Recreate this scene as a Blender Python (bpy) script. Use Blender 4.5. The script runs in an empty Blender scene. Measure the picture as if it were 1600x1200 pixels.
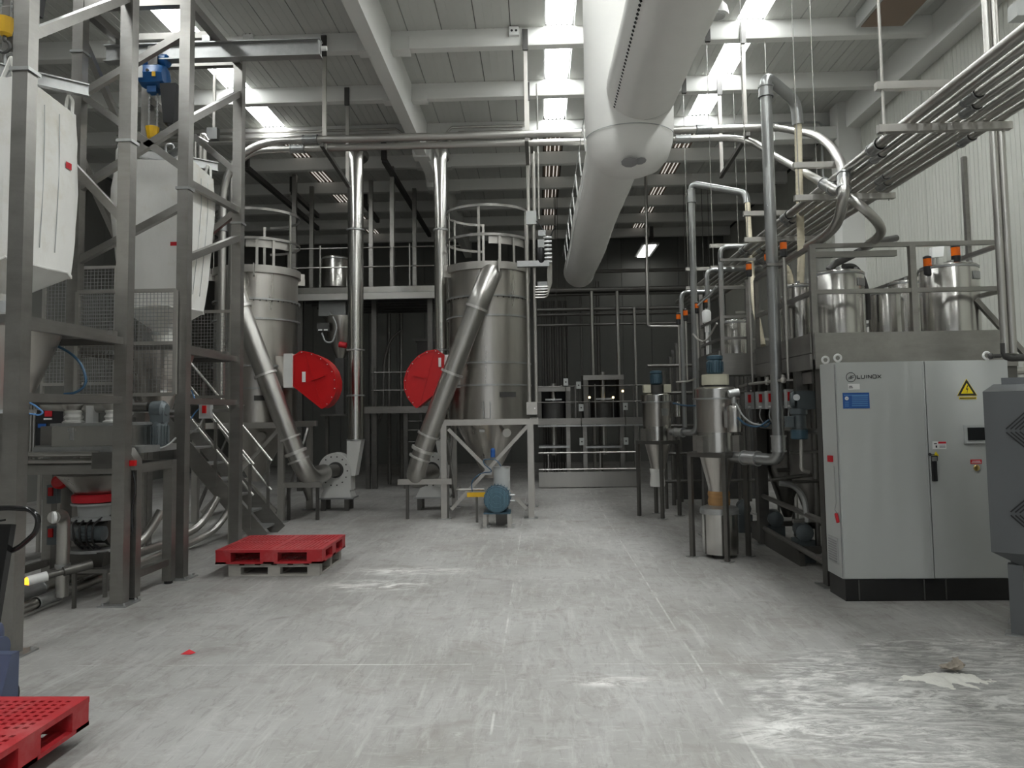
import bpy, bmesh, math, random
from mathutils import Vector, Matrix
random.seed(7)
S = bpy.context.scene
COL = S.collection
V = Vector
PI = math.pi

# ---------------------------------------------------------------- camera
CH = 1.82            # lens height above the floor
FPX = 1200.0         # focal length for the 1600 x 1200 frame
PPY = 564.0          # the photograph is cropped: its optical centre lies a little above the middle
_dy = V((42.0, 641.0 - PPY, FPX)).normalized()               # hall axis seen by the camera (right, down, forward)
_dn = V((0.0165, 1.0, 0.0)); _dn = (_dn - _dn.dot(_dy) * _dy).normalized()
_dx = _dn.cross(_dy)
_dz = -_dn
cam = bpy.data.objects.new('camera', bpy.data.cameras.new('camera'))
COL.objects.link(cam)
cam.data.sensor_width = 36.0
cam.data.lens = 36.0 * FPX / 1600.0
cam.data.clip_end = 200
cam.data.shift_y = -(600.0 - PPY) / 1600.0
_r = V((_dx[0], _dy[0], _dz[0])); _d = V((_dx[1], _dy[1], _dz[1])); _f = V((_dx[2], _dy[2], _dz[2]))
_m = Matrix((( _r.x, -_d.x, -_f.x), (_r.y, -_d.y, -_f.y), (_r.z, -_d.z, -_f.z))).to_4x4()
_m.translation = (0, 0, CH)
cam.matrix_world = _m
S.camera = cam

def W(px, py, Y=None, X=None, Z=None):
    """world point on the sight line of a photo pixel at a known depth, side or height"""
    c = V((px - 800.0, py - PPY, FPX))
    d = V((c.dot(_dx), c.dot(_dy), c.dot(_dz)))
    t = Y / d.y if Y is not None else (X / d.x if X is not None else (Z - CH) / d.z)
    return V((0, 0, CH)) + d * t

# ---------------------------------------------------------------- light and exposure
wd = bpy.data.worlds.new('overcast'); S.world = wd; wd.use_nodes = True
wd.node_tree.nodes['Background'].inputs[0].default_value = (0.93, 0.97, 1.0, 1)
wd.node_tree.nodes['Background'].inputs[1].default_value = 1.0
S.view_settings.view_transform = 'Standard'
S.view_settings.look = 'None'
S.view_settings.gamma = 1.0
S.view_settings.use_curve_mapping = False
S.view_settings.exposure = -0.38
S.cycles.diffuse_bounces = 2
S.cycles.glossy_bounces = 4
S.cycles.max_bounces = 5
S.cycles.adaptive_threshold = 0.02
SKY_EMIT = 26.0

# ---------------------------------------------------------------- materials
def _bsdf(name):
    m = bpy.data.materials.new(name); m.use_nodes = True
    return m, m.node_tree.nodes, m.node_tree.links, m.node_tree.nodes['Principled BSDF']

def mat(name, col, metal=0.0, rough=0.5, var=0.12, scale=(6, 6, 6), bump=0.0, rvar=0.12, spec=None, dirt=None, dirt_scale=2.0):
    m, N, L, b = _bsdf(name)
    tc = N.new('ShaderNodeTexCoord'); mp = N.new('ShaderNodeMapping')
    mp.inputs['Scale'].default_value = scale
    L.new(tc.outputs['Object'], mp.inputs['Vector'])
    nz = N.new('ShaderNodeTexNoise'); nz.inputs['Scale'].default_value = 1.0
    nz.inputs['Detail'].default_value = 6; nz.inputs['Roughness'].default_value = 0.62
    L.new(mp.outputs[0], nz.inputs['Vector'])
    mx = N.new('ShaderNodeMix'); mx.data_type = 'RGBA'
    a = [max(0, c * (1 - var)) for c in col]; z = [min(1, c * (1 + var)) for c in col]
    mx.inputs['A'].default_value = (*a, 1); mx.inputs['B'].default_value = (*z, 1)
    L.new(nz.outputs['Fac'], mx.inputs['Factor'])
    out = mx.outputs['Result']
    if dirt:
        n2 = N.new('ShaderNodeTexNoise'); n2.inputs['Scale'].default_value = dirt_scale; n2.inputs['Detail'].default_value = 8
        n2.inputs['Roughness'].default_value = 0.7
        L.new(tc.outputs['Object'], n2.inputs['Vector'])
        rp = N.new('ShaderNodeMapRange'); rp.inputs['From Min'].default_value = 0.5; rp.inputs['From Max'].default_value = 0.72
        L.new(n2.outputs['Fac'], rp.inputs['Value'])
        m2 = N.new('ShaderNodeMix'); m2.data_type = 'RGBA'; m2.inputs['B'].default_value = (*dirt, 1)
        L.new(rp.outputs[0], m2.inputs['Factor']); L.new(out, m2.inputs['A']); out = m2.outputs['Result']
    L.new(out, b.inputs['Base Color'])
    b.inputs['Metallic'].default_value = metal
    if rvar:
        mr = N.new('ShaderNodeMapRange'); mr.inputs['To Min'].default_value = max(0.03, rough - rvar); mr.inputs['To Max'].default_value = min(1, rough + rvar)
        L.new(nz.outputs['Fac'], mr.inputs['Value']); L.new(mr.outputs[0], b.inputs['Roughness'])
    else:
        b.inputs['Roughness'].default_value = rough
    if spec is not None: b.inputs['Specular IOR Level'].default_value = spec
    if bump:
        bp = N.new('ShaderNodeBump'); bp.inputs['Strength'].default_value = bump; bp.inputs['Distance'].default_value = 0.02
        L.new(nz.outputs['Fac'], bp.inputs['Height']); L.new(bp.outputs[0], b.inputs['Normal'])
    return m

def emit(name, col, s, base=None):
    m, N, L, b = _bsdf(name)
    b.inputs['Base Color'].default_value = (*(base or col), 1)
    b.inputs['Emission Color'].default_value = (*col, 1)
    b.inputs['Emission Strength'].default_value = s
    return m

M = {}
M['frame'] = mat('satin_steel_frame', (0.30, 0.29, 0.272), 0.9, 0.38, 0.25, (3, 3, 14), dirt=(0.36, 0.35, 0.33), dirt_scale=1.6)
M['frame2'] = mat('dark_steel_frame', (0.15, 0.145, 0.135), 0.85, 0.42, 0.25, (4, 4, 10))
M['silo'] = mat('brushed_stainless_sheet', (0.47, 0.45, 0.42), 1.0, 0.29, 0.2, (6, 6, 0.5), 0.02, 0.06)
M['tank'] = mat('polished_stainless', (0.52, 0.51, 0.485), 1.0, 0.22, 0.12, (9, 9, 0.6), 0.04, 0.1)
M['pipe'] = mat('stainless_pipe', (0.46, 0.45, 0.425), 1.0, 0.36, 0.1, (2, 2, 2), 0, 0.03)
M['duct'] = mat('rolled_duct_steel', (0.45, 0.44, 0.415), 1.0, 0.35, 0.1, (5, 5, 0.8), 0.0, 0.03)
M['galv'] = mat('galvanised_steel', (0.42, 0.425, 0.42), 0.8, 0.38, 0.25, (14, 14, 14), 0)
M['chan'] = mat('pale_strut_channel', (0.43, 0.415, 0.385), 0.75, 0.40, 0.2, (5, 5, 5))
M['dark'] = mat('dark_bar_steel', (0.075, 0.073, 0.07), 0.4, 0.5, 0.3)
M['black'] = mat('black_plastic', (0.012, 0.012, 0.013), 0.0, 0.45, 0.4)
M['blackgloss'] = mat('glossy_black_paint', (0.012, 0.012, 0.012), 0.0, 0.18, 0.3, rvar=0.06)
M['beam'] = mat('white_painted_concrete', (0.77, 0.77, 0.735), 0, 0.75, 0.05, (1.5, 1.5, 1.5), 0.05)
M['roof'] = mat('pale_roof_sheet', (0.60, 0.605, 0.57), 0, 0.6, 0.05, (1.0, 1.0, 1.0), 0, 0.08, dirt=(0.53, 0.535, 0.50), dirt_scale=0.9)
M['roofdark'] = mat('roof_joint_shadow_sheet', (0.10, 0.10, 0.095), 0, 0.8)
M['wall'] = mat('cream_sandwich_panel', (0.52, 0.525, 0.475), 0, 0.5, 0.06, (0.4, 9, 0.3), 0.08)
M['wallfar'] = mat('bounce_darkened_panel', (0.20, 0.20, 0.185), 0, 0.6, 0.08)  # left and front wall colour darkened to cut bounced light and deepen shade
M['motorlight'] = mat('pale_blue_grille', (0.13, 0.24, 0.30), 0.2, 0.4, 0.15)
M['wallback'] = mat('shaded_sandwich_panel', (0.16, 0.163, 0.15), 0, 0.55, 0.08, (9, 0.4, 0.3), 0.06)  # back wall's weaker light is put into this darker colour
M['fabric'] = mat('white_duct_fabric', (0.88, 0.87, 0.83), 0, 0.85, 0.04, (3, 3, 3), 0.12)
M['bag'] = mat('woven_white_bag', (0.82, 0.81, 0.77), 0, 0.8, 0.07, (5, 5, 2.0), 0.35, dirt=(0.70, 0.66, 0.57), dirt_scale=1.3)
M['red'] = mat('signal_red_paint', (0.50, 0.001, 0.003), 0, 0.4, 0.1, (4, 4, 4))
M['redpl'] = mat('red_pallet_plastic', (0.42, 0.018, 0.024), 0, 0.5, 0.2, (5, 5, 5), 0.05, dirt=(0.46, 0.10, 0.10), dirt_scale=3.5)
M['redtag'] = mat('red_tag', (0.55, 0.01, 0.02), 0, 0.6)
M['pink'] = mat('faded_red_cloth', (0.50, 0.13, 0.14), 0, 0.8)
M['wood'] = mat('weathered_grey_pallet_board', (0.42, 0.40, 0.36), 0, 0.85, 0.35, (4, 16, 16), 0.2)
M['blue'] = mat('hoist_blue_paint', (0.012, 0.10, 0.30), 0, 0.35, 0.2)
M['motorblue'] = mat('blue_motor_paint', (0.05, 0.10, 0.135), 0.1, 0.42, 0.25)
M['motorgrey'] = mat('blue_grey_motor_paint', (0.10, 0.118, 0.125), 0.2, 0.42, 0.25)
M['jack'] = mat('blue_grey_jack_paint', (0.08, 0.10, 0.17), 0.1, 0.4, 0.2)
M['yellow'] = mat('hook_yellow_paint', (0.72, 0.42, 0.01), 0, 0.4)
M['signy'] = mat('sign_yellow', (0.80, 0.62, 0.01), 0, 0.5, 0.03)
M['cab'] = mat('light_grey_enamel', (0.48, 0.495, 0.475), 0, 0.45, 0.04, (1.2, 1.2, 1.2), 0, 0.06)
M['cabdark'] = mat('slate_grey_enamel', (0.115, 0.121, 0.124), 0.1, 0.42, 0.06, (1.5, 1.5, 1.5), 0, 0.05)
M['fan'] = mat('pale_fan_enamel', (0.70, 0.70, 0.67), 0.1, 0.45, 0.08)
M['plastic'] = mat('grey_plastic', (0.42, 0.43, 0.42), 0, 0.45, 0.1)
M['pvc'] = mat('grey_conduit', (0.30, 0.305, 0.30), 0.75, 0.32, 0.12)
M['ringm'] = mat('bright_joint_ring', (0.66, 0.65, 0.62), 0.7, 0.35, 0.1)
M['white'] = mat('white_print', (0.80, 0.80, 0.78), 0, 0.6, 0.04)
M['ink'] = mat('black_print', (0.015, 0.015, 0.016), 0, 0.6, 0.2)
M['inkgrey'] = mat('grey_print', (0.30, 0.30, 0.30), 0, 0.6, 0.2)
M['labelblue'] = mat('blue_sticker', (0.015, 0.085, 0.30), 0, 0.5, 0.1)
M['labelcyan'] = mat('pale_blue_print', (0.10, 0.25, 0.52), 0, 0.5, 0.1)
M['brass'] = mat('brass', (0.62, 0.46, 0.18), 1.0, 0.3)
M['screen'] = mat('dark_screen', (0.012, 0.013, 0.014), 0, 0.15, 0.1, rvar=0.03)
M['hose'] = mat('cream_ribbed_hose', (0.66, 0.60, 0.45), 0, 0.6, 0.1)
M['bluehose'] = mat('blue_air_line', (0.03, 0.085, 0.15), 0, 0.4)
M['cream'] = mat('cream_enamel', (0.56, 0.54, 0.42), 0, 0.5, 0.06)
M['orange'] = mat('orange_lens', (0.70, 0.13, 0.006), 0, 0.25, 0.1)
M['amber'] = emit('lit_amber_lens', (1.0, 0.42, 0.02), 4.0)
M['warmled'] = emit('small_warm_lamp', (1.0, 0.75, 0.35), 6.0)
M['rust'] = mat('rust_stained_sleeve', (0.36, 0.20, 0.08), 0.2, 0.6, 0.45, (2, 2, 20))
M['powder'] = mat('pale_flour_powder', (0.80, 0.79, 0.73), 0, 0.95, 0.08, (30, 30, 30), 0.4)
M['rag'] = mat('soiled_rag', (0.33, 0.29, 0.24), 0, 0.9, 0.8, (18, 18, 18))
M['sky'] = emit('daylit_skylight_sheet', (0.97, 1.0, 1.0), SKY_EMIT, (0.9, 0.9, 0.9))
M['skyrib'] = emit('dim_skylight_slit', (1.0, 0.93, 0.84), 0.75, (0.8, 0.8, 0.8))
M['skybrown'] = mat('brown_skylight_sheet', (0.20, 0.13, 0.085), 0, 0.4, 0.15)
M['tube'] = emit('lit_fluorescent_tube', (1.0, 0.99, 0.95), 9.0)

# concrete floor with dust, scuffs and powder
def floor_mat():
    m, N, L, b = _bsdf('dusty_concrete')
    tc = N.new('ShaderNodeTexCoord')
    def noise(scale, detail, rough, mscale=(1, 1, 1), rot=0, dist=0.0):
        mp = N.new('ShaderNodeMapping'); mp.inputs['Scale'].default_value = mscale; mp.inputs['Rotation'].default_value = (0, 0, rot)
        L.new(tc.outputs['Object'], mp.inputs[0])
        n = N.new('ShaderNodeTexNoise'); n.inputs['Scale'].default_value = scale; n.inputs['Detail'].default_value = detail
        n.inputs['Roughness'].default_value = rough; n.inputs['Distortion'].default_value = dist
        L.new(mp.outputs[0], n.inputs['Vector']); return n.outputs['Fac']
    def rng(v, a, z, lo=0.0, hi=1.0):
        r = N.new('ShaderNodeMapRange'); r.inputs[1].default_value = a; r.inputs[2].default_value = z; r.inputs[3].default_value = lo; r.inputs[4].default_value = hi
        L.new(v, r.inputs[0]); return r.outputs[0]
    def mul(a, c):
        n = N.new('ShaderNodeMath'); n.operation = 'MULTIPLY'; L.new(a, n.inputs[0])
        if isinstance(c, float): n.inputs[1].default_value = c
        else: L.new(c, n.inputs[1])
        return n.outputs[0]
    def mix(a, c, f):
        n = N.new('ShaderNodeMix'); n.data_type = 'RGBA'; L.new(f, n.inputs['Factor'])
        if isinstance(a, tuple): n.inputs['A'].default_value = (*a, 1)
        else: L.new(a, n.inputs['A'])
        n.inputs['B'].default_value = (*c, 1); return n.outputs['Result']
    def blob(x, y, rx, ry, rot=0.0, edge=0.35):
        mp = N.new('ShaderNodeMapping'); mp.vector_type = 'TEXTURE'
        mp.inputs['Location'].default_value = (x, y, 0); mp.inputs['Rotation'].default_value = (0, 0, rot); mp.inputs['Scale'].default_value = (rx, ry, 1)
        wob = N.new('ShaderNodeTexNoise'); wob.inputs['Scale'].default_value = 2.2; wob.inputs['Detail'].default_value = 5
        L.new(tc.outputs['Object'], wob.inputs['Vector'])
        L.new(tc.outputs['Object'], mp.inputs[0])
        ad = N.new('ShaderNodeVectorMath'); ad.operation = 'ADD'
        sc = N.new('ShaderNodeVectorMath'); sc.operation = 'SCALE'; sc.inputs['Scale'].default_value = 0.6
        sb = N.new('ShaderNodeVectorMath'); sb.operation = 'SUBTRACT'; sb.inputs[1].default_value = (0.5, 0.5, 0.5)
        L.new(wob.outputs['Color'], sb.inputs[0]); L.new(sb.outputs[0], sc.inputs[0])
        L.new(mp.outputs[0], ad.inputs[0]); L.new(sc.outputs[0], ad.inputs[1])
        ln = N.new('ShaderNodeVectorMath'); ln.operation = 'LENGTH'; L.new(ad.outputs[0], ln.inputs[0])
        return rng(ln.outputs['Value'], 1.0, 1.0 - edge)
    c = mix((0.265, 0.257, 0.24), (0.365, 0.36, 0.343), rng(noise(0.55, 7, 0.6), 0.36, 0.62))
    c = mix(c, (0.21, 0.19, 0.17), mul(rng(noise(2.2, 9, 0.72, dist=0.8), 0.50, 0.66), 0.6))
    c = mix(c, (0.45, 0.445, 0.425), mul(rng(noise(1.5, 10, 0.75, (6.0, 0.8, 1), -0.10, 0.6), 0.51, 0.66), 0.6))
    c = mix(c, (0.17, 0.158, 0.145), mul(rng(noise(3.6, 9, 0.7, (5.0, 1.0, 1), 0.35, 0.9), 0.53, 0.68), 0.5))
    c = mix(c, (0.54, 0.535, 0.515), mul(rng(noise(5.0, 10, 0.8, (1, 3.0, 1), 0.5, 1.2), 0.54, 0.70), 0.5))
    # scraped work area with bare concrete and smeared flour
    work = blob(3.15, 4.85, 2.0, 1.45, 0.0, 0.12)
    c = mix(c, (0.215, 0.21, 0.20), mul(mul(work, rng(noise(1.3, 8, 0.65), 0.40, 0.60)), 0.75))
    c = mix(c, (0.74, 0.735, 0.70), mul(mul(work, rng(noise(3.2, 12, 0.8, (1, 3.2, 1), 0.15, 1.6), 0.46, 0.64)), 0.85))
    for x, y, rx, ry, rot in ((2.80, 4.95, 0.95, 0.42, 0.1), (2.1, 5.1, 0.9, 0.22, -0.2), (3.2, 4.4, 0.9, 0.3, 0.2), (-1.75, 8.2, 0.75, 0.34, 0.1), (-1.45, 8.9, 0.9, 0.30, 0.0), (0.45, 5.3, 0.5, 0.14, -0.1), (1.4, 4.5, 0.5, 0.3, 0.5)):
        k = mul(blob(x, y, rx, ry, rot, 0.7), rng(noise(3.0, 10, 0.75, (1, 2.2, 1), 0.2, 0.8), 0.46, 0.60))
        c = mix(c, (0.74, 0.735, 0.70), mul(k, 0.85))
    # saw-cut joints filled with flour
    sp = N.new('ShaderNodeSeparateXYZ'); L.new(tc.outputs['Object'], sp.inputs[0])
    for ax, pos in ((0, -0.30), (0, 1.10), (1, 5.65)):
        d = N.new('ShaderNodeMath'); d.operation = 'SUBTRACT'; L.new(sp.outputs[ax], d.inputs[0]); d.inputs[1].default_value = pos
        e = N.new('ShaderNodeMath'); e.operation = 'ABSOLUTE'; L.new(d.outputs[0], e.inputs[0])
        c = mix(c, (0.62, 0.615, 0.59), mul(mul(rng(e.outputs[0], 0.011, 0.004), rng(noise(2.0, 6, 0.75), 0.46, 0.62)), 0.6))
    L.new(c, b.inputs['Base Color'])
    L.new(rng(noise(1.0, 6, 0.6), 0.3, 0.7, 0.45, 0.75), b.inputs['Roughness'])
    b.inputs['Specular IOR Level'].default_value = 0.35
    bp = N.new('ShaderNodeBump'); bp.inputs['Strength'].default_value = 0.10; bp.inputs['Distance'].default_value = 0.01
    L.new(noise(9.0, 8, 0.7, (1, 2, 1), 0.3), bp.inputs['Height']); L.new(bp.outputs[0], b.inputs['Normal'])
    return m
M['floor'] = floor_mat()

# ---------------------------------------------------------------- mesh builder
class MB:
    def __init__(s): s.v = []; s.f = []
    def rot(s, c, a):
        c = V(c); R = Matrix.Rotation(a, 3, 'Z'); s.v = [c + R @ (p - c) for p in s.v]; return s
    def add(s, vs, fs):
        o = len(s.v); s.v += [V(p) for p in vs]; s.f += [tuple(i + o for i in f) for f in fs]; return s
    def bx(s, x0, x1, y0, y1, z0, z1):
        vs = [(x, y, z) for x in (x0, x1) for y in (y0, y1) for z in (z0, z1)]
        return s.add(vs, [(0, 1, 3, 2), (4, 6, 7, 5), (0, 4, 5, 1), (2, 3, 7, 6), (0, 2, 6, 4), (1, 5, 7, 3)])
    def box(s, c, d, rz=0.0):
        a = [(-1, -1, -1), (-1, -1, 1), (-1, 1, -1), (-1, 1, 1), (1, -1, -1), (1, -1, 1), (1, 1, -1), (1, 1, 1)]
        R = Matrix.Rotation(rz, 3, 'Z'); c = V(c)
        return s.add([c + R @ V((x * d[0] / 2, y * d[1] / 2, z * d[2] / 2)) for x, y, z in a],
                     [(0, 1, 3, 2), (4, 6, 7, 5), (0, 4, 5, 1), (2, 3, 7, 6), (0, 2, 6, 4), (1, 5, 7, 3)])
    def bar(s, p, q, w, h=None, up=(0, 0, 1)):
        h = h or w; p = V(p); q = V(q); d = (q - p).normalized(); u = V(up)
        if abs(d.dot(u)) > 0.98: u = V((0, 1, 0))
        a = d.cross(u).normalized() * w / 2; b = a.cross(d).normalized() * h / 2
        vs = [e + a * i + b * j for e in (p, q) for i, j in ((-1, -1), (1, -1), (1, 1), (-1, 1))]
        return s.add(vs, [(3, 2, 1, 0), (4, 5, 6, 7), (0, 1, 5, 4), (1, 2, 6, 5), (2, 3, 7, 6), (3, 0, 4, 7)])
    def ibeam(s, p, q, w, h, t=0.012):
        p = V(p); q = V(q)
        z = V((0, 0, 1))
        for o, ww, hh in ((h / 2 - t / 2, w, t), (-h / 2 + t / 2, w, t), (0, t, h - 2 * t)):
            s.bar(p + z * o, q + z * o, ww, hh)
        return s
    def rings(s, rs, caps=True):
        n = len(rs[0]); vs = [p for r in rs for p in r]; fs = []
        for k in range(len(rs) - 1):
            for i in range(n):
                j = (i + 1) % n
                fs.append((k * n + i, k * n + j, (k + 1) * n + j, (k + 1) * n + i))
        if caps:
            fs.append(tuple(reversed(range(n)))); fs.append(tuple(range((len(rs) - 1) * n, len(rs) * n)))
        return s.add(vs, fs)
    @staticmethod
    def circ(c, d, r, n, ph=0.0):
        d = V(d).normalized(); u = V((0, 0, 1)) if abs(d.z) < 0.9 else V((1, 0, 0))
        a = d.cross(u).normalized(); b = d.cross(a).normalized(); c = V(c)
        return [c + (a * math.cos(2 * PI * i / n + ph) - b * math.sin(2 * PI * i / n + ph)) * r for i in range(n)][::-1]
    def cyl(s, p, q, r, r2=None, n=20, caps=True):
        p = V(p); q = V(q); r2 = r if r2 is None else r2
        return s.rings([s.circ(p, q - p, r, n), s.circ(q, q - p, r2, n)], caps)
    def lathe(s, c, prof, n=32, axis=(0, 0, 1), caps=True):
        c = V(c); ax = V(axis).normalized()
        return s.rings([s.circ(c + ax * z, ax, max(r, 1e-4), n) for r, z in prof], caps)
    def tube(s, pts, r, n=12, bend=0.0, seg=6, caps=True):
        P = [V(p) for p in pts]
        if bend and len(P) > 2:
            Q = [P[0]]
            for i in range(1, len(P) - 1):
                a = P[i - 1] - P[i]; b = P[i + 1] - P[i]
                k = min(bend, a.length * 0.49, b.length * 0.49)
                A = P[i] + a.normalized() * k; B = P[i] + b.normalized() * k
                for t in range(seg + 1):
                    t /= seg; Q.append(A * (1 - t) ** 2 + P[i] * 2 * t * (1 - t) + B * t * t)
            Q.append(P[-1]); P = Q
        P = [p for i, p in enumerate(P) if i == 0 or (p - P[i - 1]).length > 1e-5]
        d0 = (P[1] - P[0]).normalized(); u = V((0, 0, 1)) if abs(d0.z) < 0.9 else V((1, 0, 0))
        a = d0.cross(u).normalized(); rs = []
        for i, p in enumerate(P):
            d = (P[min(i + 1, len(P) - 1)] - P[max(i - 1, 0)]).normalized()
            a = (a - a.dot(d) * d).normalized(); b = d.cross(a)
            rr = r[i] if isinstance(r, (list, tuple)) else r
            rs.append([p + (a * math.cos(2 * PI * k / n) + b * math.sin(2 * PI * k / n)) * rr for k in range(n)])
        return s.rings(rs, caps)
    def band(s, c, R, t, h, a0=0.0, a1=2 * PI, n=36):
        """flat hoop of radial thickness t and height h"""
        c = V(c); full = abs(a1 - a0 - 2 * PI) < 1e-4; k = n if full else n + 1; vs = []
        for i in range(k):
            a = a0 + (a1 - a0) * i / n
            for rr, zz in ((R, -h / 2), (R + t, -h / 2), (R + t, h / 2), (R, h / 2)):
                vs.append(c + V((math.cos(a) * rr, math.sin(a) * rr, zz)))
        fs = []
        for i in range(n if full else n):
            j = (i + 1) % k
            if not full and i == n: break
            for e in range(4):
                g = (e + 1) % 4
                fs.append((i * 4 + e, j * 4 + e, j * 4 + g, i * 4 + g))
        if not full: fs += [(0, 1, 2, 3), (n * 4 + 3, n * 4 + 2, n * 4 + 1, n * 4)]
        return s.add(vs, fs)
    def prism(s, pts, vec):
        P = [V(p) for p in pts]; vec = V(vec); n = len(P)
        fs = [tuple(reversed(range(n))), tuple(range(n, 2 * n))] + [(i, (i + 1) % n, n + (i + 1) % n, n + i) for i in range(n)]
        return s.add(P + [p + vec for p in P], fs)
    def frus(s, c0, d0, c1, d1):
        """box tapering from base (centre, size xy) to top"""
        vs = [(c[0] + sx * d[0] / 2, c[1] + sy * d[1] / 2, c[2]) for c, d in ((c0, d0), (c1, d1)) for sx, sy in ((-1, -1), (1, -1), (1, 1), (-1, 1))]
        return s.add(vs, [(3, 2, 1, 0), (4, 5, 6, 7), (0, 1, 5, 4), (1, 2, 6, 5), (2, 3, 7, 6), (3, 0, 4, 7)])
    def ball(s, c, r, n=12, sz=1.0):
        k = n // 2
        return s.rings([s.circ(V(c) + V((0, 0, -math.cos(PI * i / k) * r * sz)), (0, 0, 1), max(1e-4, math.sin(PI * i / k) * r), n) for i in range(k + 1)])

LOC = {}
def _mesh(name, mb, material, off, ang=35):
    me = bpy.data.meshes.new(name)
    me.from_pydata([tuple(p - off) for p in mb.v], [], mb.f)
    bm = bmesh.new(); bm.from_mesh(me)
    bmesh.ops.recalc_face_normals(bm, faces=bm.faces[:])
    bm.to_mesh(me); bm.free()
    me.polygons.foreach_set('use_smooth', [True] * len(me.polygons))
    me.set_sharp_from_angle(angle=math.radians(ang))
    if material: me.materials.append(M[material])
    return me

def tag(o, label=None, cat=None, group=None, kind=None):
    if label: o['label'] = label
    if cat: o['category'] = cat
    if group: o['group'] = group
    if kind: o['kind'] = kind
    return o

def T(name, label, cat, loc, group=None):
    """a thing made of parts: an Empty at its base"""
    o = bpy.data.objects.new(name, None); COL.objects.link(o); o.empty_display_size = 0.1
    o.location = loc; LOC[o.name] = V(loc)
    return tag(o, label, cat, group)

def Q(parent, name, mb, material, label=None, kind=None):
    """a part (or sub-part) of a thing"""
    off = LOC[parent.name]
    o = bpy.data.objects.new(name, _mesh(name, mb, material, off)); COL.objects.link(o)
    o.parent = parent; LOC[o.name] = off
    return tag(o, label, None, None, kind)

def O(name, label, cat, mb, material, loc, group=None, kind=None):
    """a thing that is one mesh"""
    o = bpy.data.objects.new(name, _mesh(name, mb, material, V(loc))); COL.objects.link(o)
    o.location = loc; LOC[o.name] = V(loc)
    return tag(o, label, cat, group, kind)

def ST(name, mb, material, loc=(0, 0, 0)):
    o = bpy.data.objects.new(name, _mesh(name, mb, material, V(loc))); COL.objects.link(o)
    o.location = loc; LOC[o.name] = V(loc); o['kind'] = 'structure'
    return o

def again(src, parent, delta):
    """another part with the same mesh, moved"""
    o = src.copy(); COL.objects.link(o); o.parent = parent; o.location = V(src.location) + V(delta); LOC[o.name] = LOC[parent.name]
    return o

def copy_thing(src, loc, label, scale=None):
    r = src.copy(); COL.objects.link(r); r.location = loc; r['label'] = label; LOC[r.name] = V(loc)
    if scale: r.scale = scale
    def kids(a, b):
        for ch in [o for o in SRC_KIDS(a)]:
            c = ch.copy(); COL.objects.link(c); c.parent = b; kids(ch, c)
    kids(src, r); return r
def SRC_KIDS(a): return [o for o in bpy.data.objects if o.parent == a]

def text(parent, name, s, size, origin, material, right=(1, 0, 0), up=(0, 0, 1), mirror=False, bold=0.0, sx=1.0):
    """flat lettering as a mesh part standing on a surface"""
    cu = bpy.data.curves.new('lettering', 'FONT'); cu.body = s; cu.size = size; cu.offset = bold
    t = bpy.data.objects.new('lettering', cu); COL.objects.link(t)
    dg = bpy.context.evaluated_depsgraph_get()
    me = bpy.data.meshes.new_from_object(t.evaluated_get(dg))
    bpy.data.objects.remove(t); bpy.data.curves.remove(cu)
    r = V(right).normalized(); u = V(up).normalized(); off = LOC[parent.name]
    for v in me.vertices:
        x = v.co.x * sx * (-1 if mirror else 1)
        v.co = V(origin) + r * x + u * v.co.y - off
    me.materials.clear(); me.materials.append(M[material])
    o = bpy.data.objects.new(name, me); COL.objects.link(o); o.parent = parent; LOC[o.name] = off
    return o
# ================================================================ the hall
XW0, XW1, YF, YB = -11.0, 6.6, -8.0, 27.0
ZP, ZR = 7.69, 7.98                      # underside of the roof beams, underside of the roof sheets
ST('floor', MB().bx(XW0 - 1, XW1 + 1, YF - 6, YB + 1, -0.2, 0.0), 'floor')

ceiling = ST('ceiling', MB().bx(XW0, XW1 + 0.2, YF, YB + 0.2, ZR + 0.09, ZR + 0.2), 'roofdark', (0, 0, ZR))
YP = [12.1 + 2.0 * k for k in range(-10, 8)]
pur = Q(ceiling, 'roof_beam', MB().prism([(XW0, -0.10, ZP + 0.03), (XW0, -0.08, ZP), (XW0, 0.08, ZP), (XW0, 0.10, ZP + 0.03), (XW0, 0.10, ZR), (XW0, -0.10, ZR)], (XW1 - XW0, 0, 0)), 'beam')
pur.location.y = YP[0]
for y in YP[1:]: again(pur, ceiling, (0, y - YP[0], 0))
GX = -2.42
Q(ceiling, 'girder', MB().prism([(GX - 0.11, YF, 7.28), (GX + 0.11, YF, 7.28), (GX + 0.13, YF, ZR), (GX - 0.13, YF, ZR)], (0, YB - YF, 0)), 'beam')
Q(ceiling, 'edge_girder', MB().bx(6.32, XW1, YF, 15.7, 7.44, ZR), 'beam')
cb = Q(ceiling, 'corbel', MB().bx(GX - 0.42, GX + 0.42, -0.12, 0.12, ZP - 0.035, ZP + 0.20), 'beam')
cb.location.y = YP[9]
for y in YP[10:]: again(cb, ceiling, (0, y - YP[9], 0))
br = Q(ceiling, 'girder_bracket', MB().prism([(GX - 0.17, 15.95, 7.24), (GX + 0.17, 15.95, 7.24), (GX + 0.22, 15.95, 7.62), (GX - 0.22, 15.95, 7.62)], (0, 0.3, 0)), 'beam')
again(br, ceiling, (0, 2.0, -0.06))
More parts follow.
